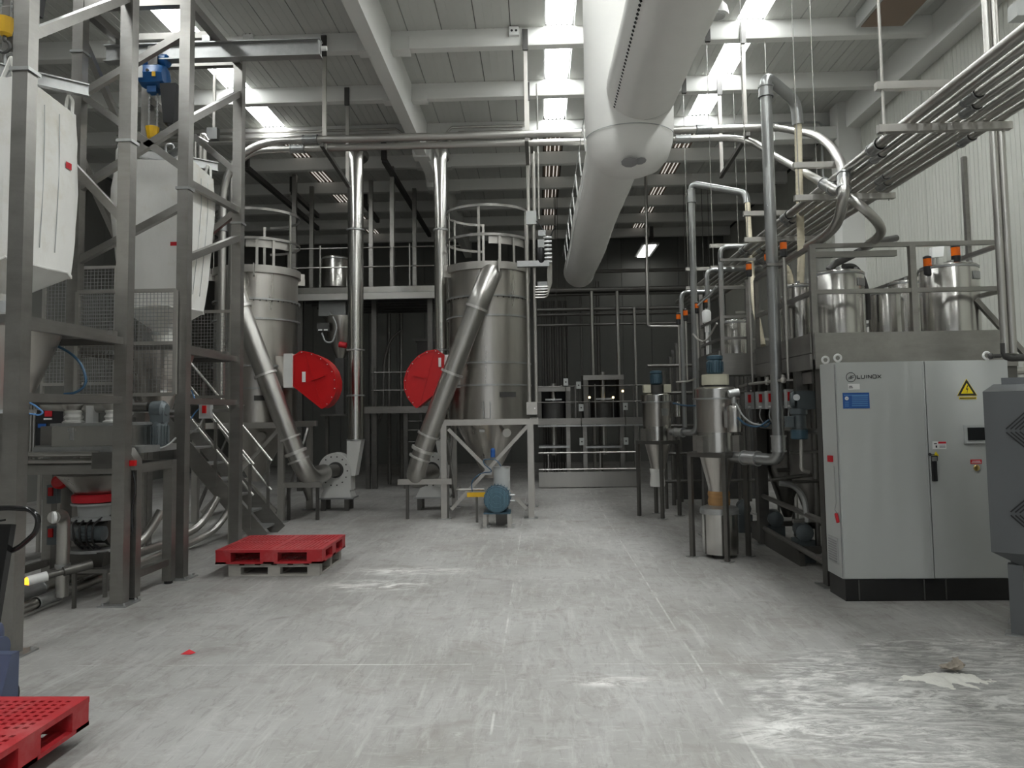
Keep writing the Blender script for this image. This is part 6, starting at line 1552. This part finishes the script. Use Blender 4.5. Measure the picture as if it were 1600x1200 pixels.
P3 = [V((W(px, 600, Y=y).x, y, zc)) for px, y in ((1224, 8.55), (1199, 9.15), (1170, 9.85))]
Q(t, 'conduit', MB().tube([P3[0], P3[1], P3[2], P3[2] + V((-0.05, 0.25, -0.02))], 0.018, 8), 'chan')
for p in P3: Q(t, 'tee', MB().ball(p, 0.036, 10).cyl(p, p + V((0, 0, 0.06)), 0.022, n=8), 'chan')
Q(t, 'wall_tie', MB().bar(P3[1], P3[1] + V((0.12, 0, 0)), 0.02).bar(P3[0], P3[0] + V((0.12, 0, 0)), 0.02), 'chan')
beacon(1449, 410, 8.35, 'left of two orange beacons on the right-hand tank', TB.z - 0.005, 1.1, 'pipe')
beacon(1493, 393, 8.5, 'right of two orange beacons on the right-hand tank', TB.z - 0.005, 1.25, 'pipe')
zf = W(1060, 598, Y=12.4).z
beacon(1060, 495, 12.4, 'orange beacon leaning left above the far dust collector', zf, 1.0)
beacon(1071, 489, 12.2, 'orange beacon right above the far dust collector', zf, 1.0)
beacon(1089, 478, 11.6, 'small orange beacon beside the far suction pipe', W(1089, 560, Y=11.6).z, 0.9)
beacon(1102, 469, 11.3, 'small orange beacon behind the platform bay', W(1102, 560, Y=11.3).z, 0.9)
O('conduit_run', 'pale conduit joining the two far beacon stems', 'conduit', MB().tube([W(1057, 597, Y=12.4), W(1075, 596, Y=12.2), W(1086, 592, Y=11.6)], 0.016, 8), 'chan', W(1075, 596, Y=12.2))
O('cable_arc', 'pale cable sagging before the platform bay', 'cable', MB().tube([W(1083, 522, Y=10.5), W(1090, 530, Y=10.3), W(1098, 534, Y=10.2), W(1106, 530, Y=10.1), W(1113, 518, Y=10.0), W(1120, 505, Y=9.8)], 0.012, 8), 'chan', W(1098, 534, Y=10.2))
O('cable_arc', 'blue and pale cable rising to the platform bay rail', 'cable', MB().tube([W(1090, 477, Y=10.5), W(1098, 470, Y=10.3), W(1110, 460, Y=10.0), W(1119, 447, Y=9.75)], 0.01, 8), 'plastic', W(1098, 470, Y=10.3))
# tube frames behind the bay
for px0, py0, px1, Y, lab in ((1125, 386, 1245, 11.3, 'bent tube frame rising behind the platform bay'), (1104, 422, 1190, 12.0, 'second bent tube frame behind the platform bay'), (1064, 457, 1120, 12.9, 'third bent tube frame above the far dust collector')):
    a, b = W(px0, py0, Y=Y), W(px1, py0, Y=Y)
    O('tube_frame', lab, 'tube frame', MB().tube([(a.x, Y, ZD if Y < 12.5 else 1.5), (a.x, Y, a.z), (b.x, Y, a.z)], 0.038, 12, bend=0.12), 'pvc', (a.x, Y, ZD if Y < 12.5 else 1.5))

# isolator switches and gear motor under the platform edge
for i, (px, y) in enumerate(((1171, 9.8), (1188, 9.5), (1203, 9.2), (1214, 9.0), (1224, 8.85), (1233, 8.7))):
    c = W(px, 626 - i * 0.6, Y=y)
    t = T('isolator_switch', ('rearmost', 'second from rear', 'third from rear', 'third from front', 'second from front', 'frontmost')[i] + ' grey isolator switch with red handle under the platform edge', 'switch', c)
    Q(t, 'box', MB().box(c, (0.09, 0.10, 0.21)), 'plastic')
    Q(t, 'red_handle', MB().box(c + V((-0.015, -0.058, 0.025)), (0.035, 0.02, 0.10)), 'red')
    Q(t, 'white_mark', MB().box(c + V((-0.02, -0.052, -0.08)), (0.03, 0.01, 0.02)), 'white')
    Q(t, 'cable', MB().tube([c + V((0, 0, -0.1)), c + V((-0.02, 0.0, -0.2)), c + V((0.05, 0.03, -0.3)), c + V((0.12, 0.05, -0.28))], 0.008, 6, bend=0.06), 'plastic')
    Q(t, 'bracket', MB().bar(c + V((0, 0.03, 0.1)), (c.x, c.y + 0.03, 2.2), 0.03), 'frame2')
c = W(1247, 624, Y=8.45)
t = T('gear_motor', 'blue grey gear motor hanging beside the switches', 'motor', c)
Q(t, 'gearbox', MB().lathe(c + V((-0.06, 0, 0)), [(0.05, -0.03), (0.085, -0.02), (0.09, 0.0), (0.09, 0.02)], 20, (1, -0.3, 0)).box(c + V((0.06, 0.02, -0.01)), (0.19, 0.2, 0.2)), 'motorgrey')
Q(t, 'shaft_cap', MB().cyl(c + V((-0.05, -0.105, 0.02)), c + V((-0.045, -0.085, 0.02)), 0.035, n=16), 'galv')
m = MB().lathe(c + V((0.0, 0.0, -0.42)), [(0.06, 0), (0.085, 0.01), (0.085, 0.1), (0.075, 0.105), (0.075, 0.25), (0.09, 0.26), (0.09, 0.32)], 20)
Q(t, 'motor', m, 'motorgrey'); Q(t, 'fan_cowl', MB().lathe(c + V((0, 0, -0.43)), [(0.08, 0), (0.09, 0.01), (0.09, 0.1)], 20), 'motorblue')
Q(t, 'terminal_box', MB().box(c + V((-0.11, -0.02, -0.24)), (0.07, 0.1, 0.12)), 'motorgrey')
Q(t, 'mount', MB().bx(c.x - 0.02, c.x + 0.1, c.y - 0.02, c.y + 0.08, c.z + 0.09, 2.2), 'frame2')
# plumbing clutter under the platform
rnd = random.Random(11)
for i, (pts, r, m_, lab) in enumerate((([W(1252, 682, Y=8.6), W(1252, 735, Y=8.6), W(1265, 738, Y=8.6)], 0.02, 'chan', 'thin pale pipe dropping under the gear motor'),
        ([W(1218, 755, Y=8.7), W(1240, 758, Y=8.7), W(1256, 775, Y=8.7), W(1262, 815, Y=8.7)], 0.03, 'pvc', 'grey hose curving down under the platform'),
        ([W(1205, 750, Y=9.0), W(1240, 745, Y=9.0), W(1268, 742, Y=9.0)], 0.022, 'frame2', 'dark level pipe under the platform'),
        ([W(1188, 665, Y=9.1), W(1198, 668, Y=9.1), W(1203, 660, Y=9.1)], 0.01, 'bluehose', 'blue air line under the switches'),
        ([W(1152, 652, Y=8.95), W(1165, 664, Y=8.95), W(1185, 668, Y=8.95), W(1202, 656, Y=8.95)], 0.012, 'bluehose', 'blue air line sagging from the near collector'),
        ([W(1150, 630, Y=8.95), W(1160, 650, Y=8.95), W(1175, 662, Y=8.95), W(1190, 664, Y=8.95)], 0.01, 'plastic', 'pale air line sagging from the near collector'),
        ([W(1052, 630, Y=12.6), W(1070, 634, Y=12.3), W(1086, 634, Y=11.8)], 0.014, 'bluehose', 'pale blue air line right of the far collector lid'))):
    O('service_line', lab, 'pipe', MB().tube(pts, r, 8, bend=0.12), m_, pts[0])
t = T('pump_skid', 'dark pump skid with vessels standing under the platform', 'pump skid', (3.5, 10.0, 0))
Q(t, 'frame', MB().bx(2.95, 4.4, 9.0, 9.06, 0.15, 0.22).bx(2.95, 4.4, 11.0, 11.06, 0.15, 0.22).bx(2.95, 3.01, 9.0, 11.0, 0, 0.22).bx(4.34, 4.4, 9.0, 11.0, 0, 0.22), 'frame2')
for x, y in ((3.3, 9.5), (3.9, 9.5), (3.3, 10.5), (3.9, 10.5)):
    v = Q(t, 'vessel', MB().lathe((x, y, 0), [(0.05, 0.35), (0.1, 0.5), (0.26, 1.0), (0.26, 2.0), (0.2, 2.3)], 24), 'frame2')
for x, y in ((3.1, 9.3), (3.6, 9.2), (3.1, 10.4), (2.98, 11.5)): Q(t, 'pump', MB().lathe((x, y, 0.35), [(0.05, -0.15), (0.1, -0.13), (0.1, 0.2), (0.07, 0.24)], 16, (0.2, 1, 0)).bx(x - 0.1, x + 0.1, y - 0.1, y + 0.15, 0.0, 0.26), 'motorgrey')
for i in range(8):
    x, y = rnd.uniform(2.95, 3.9), rnd.uniform(9.0, 11.5); Q(t, 'riser', MB().cyl((x, y, 0.1), (x, y, 2.3), rnd.uniform(0.015, 0.035), n=8), rnd.choice(('frame2', 'pipe', 'frame2')))
for i in range(6):
    z = rnd.uniform(0.5, 1.9); y = rnd.uniform(9.0, 9.6); Q(t, 'level_pipe', MB().cyl((2.9, y, z), (4.3, y, z + 0.03), rnd.uniform(0.015, 0.03), n=8), rnd.choice(('frame2', 'pipe')))
t = T('rear_skid', 'dim rear pipe skid beyond the far dust collector', 'pump skid', (3.0, 14.5, 0))
for i in range(9):
    x, y = 2.3 + 0.22 * i, 14.2 + 0.5 * (i % 3); Q(t, 'riser', MB().cyl((x, y, 0), (x, y, 2.5 + 0.3 * (i % 4)), 0.03 + 0.01 * (i % 3), n=8), 'frame2')
for z in (0.5, 1.0, 1.5, 2.1, 2.6): Q(t, 'level_pipe', MB().cyl((2.0, 14.1, z), (4.4, 14.2, z), 0.03, n=8), 'frame2')
Q(t, 'panel', MB().bx(2.7, 4.3, 15.6, 15.66, 0, 3.0), 'dark')

# ================================================================ control cabinet
YC = 7.40
cx0, cx1 = W(1312, 740, Y=YC).x, W(1584, 740, Y=YC).x
zc0, zc1 = 0.2, W(1440, 564, Y=YC).z
cd = 0.40
t = T('control_cabinet', 'large light grey two-door control cabinet on a black plinth', 'cabinet', ((cx0 + cx1) / 2, YC + cd / 2, 0))
body = Q(t, 'body', MB().bx(cx0, cx1, YC + 0.02, YC + cd, zc0, zc1), 'cab')
xm = W(1452, 740, Y=YC).x
d1 = Q(t, 'door', MB().bx(cx0 + 0.006, xm - 0.004, YC - 0.005, YC + 0.018, zc0 + 0.008, zc1 - 0.006), 'cab')
d2 = Q(t, 'door', MB().bx(xm + 0.004, cx1 - 0.006, YC - 0.005, YC + 0.018, zc0 + 0.008, zc1 - 0.006), 'cab')
pl = Q(t, 'plinth', MB().bx(cx0 + 0.01, cx1 - 0.01, YC + 0.0, YC + cd - 0.01, 0, zc0), 'blackgloss')
for px in (1342, 1444, 1478):
    p = W(px, 915, Y=YC); Q(pl, 'plinth_joint', MB().bx(p.x - 0.006, p.x + 0.006, YC - 0.004, YC + 0.01, 0.01, zc0 - 0.005), 'dark')
for px, y in ((1291, YC + cd - 0.05), (1318, YC + 0.06), (1542, YC + 0.06)):
    x = W(px, 560, Y=y).x if px != 1291 else cx0 + 0.04
    if px == 1318: x = cx0 + 0.05
    k = Q(t, 'lifting_eye', MB().tube([(x + 0.032 * math.cos(a), y, zc1 + 0.045 + 0.032 * math.sin(a)) for a in [2 * PI * i / 14 for i in range(15)]], 0.011, 8, caps=False).cyl((x, y, zc1), (x, y, zc1 + 0.02), 0.016, n=8), 'white')
yf = YC - 0.006
def plate(parent, name, px0, py0, px1, py1, m, d=0.003, yy=None):
    a, b = W(px0, py0, Y=YC), W(px1, py1, Y=YC); y = yy or yf
    return Q(parent, name, MB().bx(a.x, b.x, y - d, y, b.z, a.z), m)
# logo
lc = W(1329, 589.5, Y=YC); R0 = 0.044
ring = []
for i in range(49):
    a = 2 * PI * i / 48; ring.append(V((lc.x + math.cos(a) * R0, yf - 0.002, lc.z + math.sin(a) * R0)))
lg = Q(d1, 'logo_ring', MB().tube(ring, 0.0026, 5), 'ink')
def strokes(parent, name, segs, x, z, w, h, th, m='ink'):
    mb = MB()
    for a, b in segs: mb.bar((x + a[0] * w, yf - 0.002, z + a[1] * h), (x + b[0] * w, yf - 0.002, z + b[1] * h), 0.003, th, (0, 1, 0)) if False else mb.bar((x + a[0] * w, yf - 0.002, z + a[1] * h), (x + b[0] * w, yf - 0.002, z + b[1] * h), th, 0.003, (0, 1, 0))
    return Q(parent, name, mb, m)
LET = {'F': [((0, 0), (0, 1)), ((0, 1), (1, 1)), ((0, 0.5), (0.8, 0.5))], 'L': [((0, 1), (0, 0)), ((0, 0), (1, 0))], 'U': [((0, 1), (0, 0.1)), ((0.05, 0), (0.95, 0)), ((1, 0.1), (1, 1))],
       'I': [((0.5, 0), (0.5, 1))], 'N': [((0, 0), (0, 1)), ((0, 1), (1, 0)), ((1, 0), (1, 1))], 'O': [((0.05, 0), (0.95, 0)), ((0.95, 1), (0.05, 1)), ((0, 0.08), (0, 0.92)), ((1, 0.08), (1, 0.92))], 'X': [((0, 0), (1, 1)), ((0, 1), (1, 0))]}
strokes(d1, 'logo_letter', LET['F'], lc.x + 0.008, lc.z - 0.017, 0.026, 0.030, 0.005)
strokes(d1, 'logo_letter', [((-a[0], 1 - a[1]), (-b[0], 1 - b[1])) for a, b in LET['F']], lc.x - 0.003, lc.z - 0.015, 0.026, 0.030, 0.005)
px_l = W(1339.0, 593, Y=YC)
xq = px_l.x
for ch, wd_, gap in (('L', 0.026, 0.013), ('U', 0.030, 0.012), ('I', 0.012, 0.010), ('N', 0.030, 0.013), ('O', 0.032, 0.013), ('X', 0.032, 0)):
    strokes(d1, 'logo_letter', LET[ch], xq, lc.z - 0.013, wd_, 0.032, 0.0052); xq += wd_ + gap
plate(d1, 'white_sticker', 1324.5, 600, 1343, 608.5, 'white')
plate(d1, 'sticker_print', 1326, 603, 1331, 604, 'ink', 0.001, yf - 0.003); plate(d1, 'sticker_print', 1325.5, 605.5, 1332, 606.5, 'ink', 0.001, yf - 0.003)
bs = plate(d1, 'blue_sticker', 1316, 614, 1358.5, 638, 'labelblue')
for i in range(6): plate(d1, 'sticker_line', 1330.5, 618.2 + i * 3.0, 1355.5, 619.4 + i * 3.0, 'labelcyan', 0.001, yf - 0.003)
plate(d1, 'sticker_line', 1318, 617, 1356, 617.6, 'labelcyan', 0.001, yf - 0.003)
c = W(1322.4, 622.5, Y=YC); Q(d1, 'sticker_badge', MB().cyl((c.x, yf - 0.004, c.z), (c.x, yf - 0.003, c.z), 0.018, n=18), 'white')
Q(d1, 'badge_tick', MB().bar((c.x - 0.009, yf - 0.005, c.z + 0.004), (c.x, yf - 0.005, c.z - 0.005), 0.002, 0.004, (0, 1, 0)).bar((c.x, yf - 0.005, c.z - 0.005), (c.x + 0.009, yf - 0.005, c.z + 0.005), 0.002, 0.004, (0, 1, 0)), 'labelblue')
for i in range(3): plate(d1, 'sticker_line', 1319.5, 628 + i * 3, 1326, 629 + i * 3, 'labelcyan', 0.001, yf - 0.003)
# high-voltage warning sign
c = W(1510, 607.5, Y=YC)
def tri(r, dz=0.0, y=0.0):
    return [V((c.x + r * math.cos(a), yf - y, c.z + dz + r * math.sin(a))) for a in (PI / 2, PI * 7 / 6, PI * 11 / 6)]
cz = c.z - 0.012
def tri2(s): return [(c.x, yf, cz + s), (c.x - s * 0.87, yf, cz - s * 0.5), (c.x + s * 0.87, yf, cz - s * 0.5)]
Q(d2, 'warning_sign', MB().prism(tri2(0.108), (0, -0.002, 0)), 'signy')
Q(d2, 'sign_border', MB().prism([(x, y - 0.002, z) for x, y, z in tri2(0.102)], (0, -0.001, 0)), 'ink')
Q(d2, 'sign_field', MB().prism([(x, y - 0.003, z) for x, y, z in tri2(0.066)], (0, -0.001, 0)), 'signy')
b0 = V((c.x, yf - 0.0045, cz - 0.005))
Q(d2, 'lightning_mark', MB().prism([b0 + V(p) for p in ((0.004, 0, 0.05), (-0.012, 0, 0.008), (0.002, 0, 0.010), (-0.004, 0, -0.03), (0.012, 0, 0.022), (-0.001, 0, 0.018), (0.012, 0, 0.05))], (0, -0.001, 0)), 'ink')
plate(d2, 'sign_strip', 1498, 620.5, 1525, 623.5, 'signy'); plate(d2, 'sign_strip_print', 1499, 621.4, 1524, 622.6, 'ink', 0.001, yf - 0.003)
# other stickers and fittings
plate(d2, 'white_sticker', 1456, 689.5, 1478, 701.5, 'white'); plate(d2, 'red_band', 1465, 690, 1477.5, 693, 'redtag', 0.001, yf - 0.003)
for i in range(3): plate(d2, 'sticker_print', 1467, 695 + i * 1.9, 1476.5, 695.8 + i * 1.9, 'inkgrey', 0.001, yf - 0.003)
plate(d2, 'sticker_print', 1458.5, 692.5, 1463, 694, 'ink', 0.001, yf - 0.003); plate(d2, 'sticker_print', 1461, 696, 1463.5, 699.5, 'ink', 0.001, yf - 0.003)
c = W(1462, 709.5, Y=YC)
Q(d2, 'small_warning_sign', MB().prism([(c.x, yf, c.z + 0.026), (c.x - 0.026, yf, c.z - 0.018), (c.x + 0.026, yf, c.z - 0.018)], (0, -0.003, 0)), 'signy')
h = Q(d2, 'door_handle', MB().box(W(1460, 735, Y=YC - 0.025), (0.036, 0.035, 0.2)).box(W(1460, 716, Y=YC - 0.02), (0.045, 0.03, 0.05)), 'black')
Q(h, 'handle_top', MB().box(W(1460, 717, Y=YC - 0.04), (0.042, 0.012, 0.04)), 'galv')
Q(d2, 'lock_ring', MB().cyl(W(1453, 710, Y=YC - 0.03), W(1453, 710, Y=YC - 0.005), 0.014, n=12).bar(W(1453, 710, Y=YC - 0.02), W(1460, 710, Y=YC - 0.02), 0.008), 'ink')
sc_ = plate(d2, 'touch_panel', 1504, 664.5, 1546, 692.5, 'plastic', 0.02)
plate(d2, 'screen', 1509, 668, 1541, 687.5, 'screen', 0.004, yf - 0.02)
plate(d2, 'red_sticker', 1515.5, 718, 1533.5, 724.5, 'redtag'); plate(d2, 'sticker_print', 1518, 720, 1531, 720.8, 'white', 0.001, yf - 0.003); plate(d2, 'sticker_print', 1517, 722.2, 1532, 723, 'white', 0.001, yf - 0.003)
c = W(1525, 731, Y=YC)
Q(d2, 'brass_lock', MB().lathe((c.x, yf, c.z), [(0.024, 0.0), (0.03, 0.006), (0.024, 0.016), (0.01, 0.02)], 16, (0, -1, 0)), 'brass')
Q(d1, 'door_edge', MB().bx(xm - 0.02, xm - 0.008, yf - 0.006, yf, zc0 + 0.02, zc1 - 0.02), 'cab')
# side fittings
xs = cx0 - 0.004
Q(body, 'main_switch', MB().box((xs - 0.012, YC + 0.18, W(1302, 717, X=cx0).z), (0.03, 0.07, 0.06)), 'redtag')
Q(body, 'side_seam', MB().bx(xs, xs + 0.006, YC + 0.02, YC + 0.026, zc0 + 0.02, zc1 - 0.02), 'inkgrey')
Q(body, 'key_cord', MB().tube([(xs - 0.01, YC + 0.1, 1.25), (xs - 0.008, YC + 0.09, 0.9), (xs - 0.01, YC + 0.12, 0.83), (xs - 0.01, YC + 0.07, 0.8)], 0.004, 5), 'galv')
Q(body, 'red_key_tag', MB().bar((xs - 0.012, YC + 0.09, 0.8), (xs - 0.012, YC + 0.05, 0.72), 0.02, 0.03), 'redtag')
gv = Q(body, 'filter_grille', MB().bx(xs - 0.008, xs + 0.004, YC + 0.1, YC + 0.34, 0.32, 0.56), 'plastic')
sl = MB()
for i in range(9): sl.bx(xs - 0.014, xs - 0.006, YC + 0.12, YC + 0.32, 0.335 + i * 0.024, 0.345 + i * 0.024)
Q(body, 'grille_slats', sl, 'inkgrey')

# ================================================================ slate cabinet at the right edge
YG = 6.3
gx0 = W(1540, 700, Y=YG).x; gx1 = gx0 + 0.95
gz0, gz1 = W(1550, 862, Y=YG).z, W(1540, 612, Y=YG).z
GA = -math.radians(34)
def QG(p_, n_, m_, k_): return Q(p_, n_, m_.rot((gx0, YG, 0), GA), k_)
t = T('slate_cabinet', 'slate grey slotted machine housing on legs at the right edge', 'machine', ((gx0 + gx1) / 2, YG + 0.3, 0))
QG(t, 'housing', MB().add([(gx0, YG, gz0), (gx1, YG, gz0), (gx1, YG, gz1), (gx0, YG, gz1), (gx0 + 0.04, YG + 0.55, gz0), (gx1, YG + 0.55, gz0), (gx1, YG + 0.55, gz1 + 0.07), (gx0 + 0.04, YG + 0.55, gz1 + 0.07)],
   [(0, 1, 2, 3), (5, 4, 7, 6), (4, 0, 3, 7), (1, 5, 6, 2), (3, 2, 6, 7), (4, 5, 1, 0)]), 'cabdark')
QG(t, 'rear_box', MB().bx(gx0 + 0.1, gx1, YG + 0.5, YG + 0.8, gz0 + 0.2, gz1 + 0.12), 'cabdark')
QG(t, 'sloping_base', MB().frus(((gx0 + gx1) / 2 + 0.09, YG + 0.3, gz0 - 0.11), (gx1 - gx0 - 0.22, 0.42), ((gx0 + gx1) / 2, YG + 0.275, gz0), (gx1 - gx0, 0.55)), 'cabdark')
for x in (gx0 + 0.15, gx1 - 0.15):
    for y in (YG + 0.12, YG + 0.5):
        lg_ = QG(t, 'leg', MB().bx(x - 0.05, x + 0.05, y - 0.05, y + 0.05, 0.012, gz0 - 0.1), 'cabdark')
        QG(lg_, 'foot_plate', MB().bx(x - 0.09, x + 0.09, y - 0.09, y + 0.09, 0, 0.012), 'galv')
def slots(cx, cz, R):
    # concentric diamond slots
    for k in range(5):
        r = R - k * 0.03
        for q, (ax, az, bx_, bz) in enumerate(((-1, 0.06, -0.06, 1), (0.06, 1, 1, 0.06), (-1, -0.06, -0.06, -1), (0.06, -1, 1, -0.06))):
            a = V((cx + ax * r, YG - 0.004, cz + az * r)); b = V((cx + bx_ * r, YG - 0.004, cz + bz * r))
            yield a, b
gcx = gx0 + 0.36
for pyc in (672, 800):
    cz_ = W(1598, pyc, Y=YG).z
    for a, b in slots(gcx, cz_, 0.215):
        QG(t, 'vent_slot', MB().bar(a, b, 0.010, 0.008, (0, 1, 0)), 'ink')
c = V((gx0 + 0.36, YG, W(1593, 741, Y=6.1).z))
QG(t, 'badge', MB().prism([(c.x, YG - 0.001, c.z + 0.055), (c.x + 0.05, YG - 0.001, c.z), (c.x, YG - 0.001, c.z - 0.055), (c.x - 0.05, YG - 0.001, c.z)], (0, -0.003, 0)), 'white')
QG(t, 'badge_print', MB().bx(c.x - 0.035, c.x + 0.05, YG - 0.006, YG - 0.004, c.z + 0.005, c.z + 0.016).bx(c.x - 0.03, c.x + 0.05, YG - 0.006, YG - 0.004, c.z - 0.012, c.z - 0.003), 'ink')
QG(t, 'badge_side_print', MB().bx(c.x - 0.065, c.x - 0.058, YG - 0.004, YG, c.z + 0.01, c.z + 0.06), 'ink')
O('wall_pipe', 'level pale pipe on the wall right of the control cabinet', 'pipe', MB().cyl(W(1584, 580, Y=8.2), W(1640, 578, Y=8.2), 0.04, n=10), 'pipe', W(1590, 580, Y=8.2))

# ---------------------------------------------------------------- groups of repeated things
GROUPS = {'rack_pipe': 'pipes of the rack by the right wall', 'trapeze_hanger': 'trapezes carrying the pipe rack', 'pipe_hanger': 'hangers of the twin conveying pipes', 'conveying_pipe': 'twin conveying pipes',
          'isolator_switch': 'switches under the tank platform', 'signal_beacon': 'orange beacons', 'steel_tank': 'stainless tanks', 'dust_collector': 'dust collectors on stands', 'silo': 'stainless silos',
          'vent_dome': 'red vent domes', 'radial_fan': 'silo exhaust fans', 'vent_stack': 'silo vent stacks', 'slanted_duct': 'slanted silo ducts', 'bulk_bag': 'bulk bags', 'bag_unloader': 'bulk bag frames',
          'bag_hopper': 'bag hoppers', 'floor_pipe': 'floor pipes', 'rear_mixer': 'rear mixers', 'rear_pipe': 'rear pipes', 'switch_box': 'switch boxes at the mixers', 'plastic_pallet': 'red plastic pallets',
          'ribbed_hose': 'cream ribbed hoses', 'suction_pipe': 'suction pipes', 'chain_hoist': 'chain hoists', 'mesh_guard': 'mesh guards', 'ceiling_strut': 'rear ceiling struts', 'lifting_cross': 'bag lifting crosses'}
for o in bpy.data.objects:
    k = o.name.split('.')[0]
    if o.parent is None and k in GROUPS and 'label' in o: o['group'] = GROUPS[k]
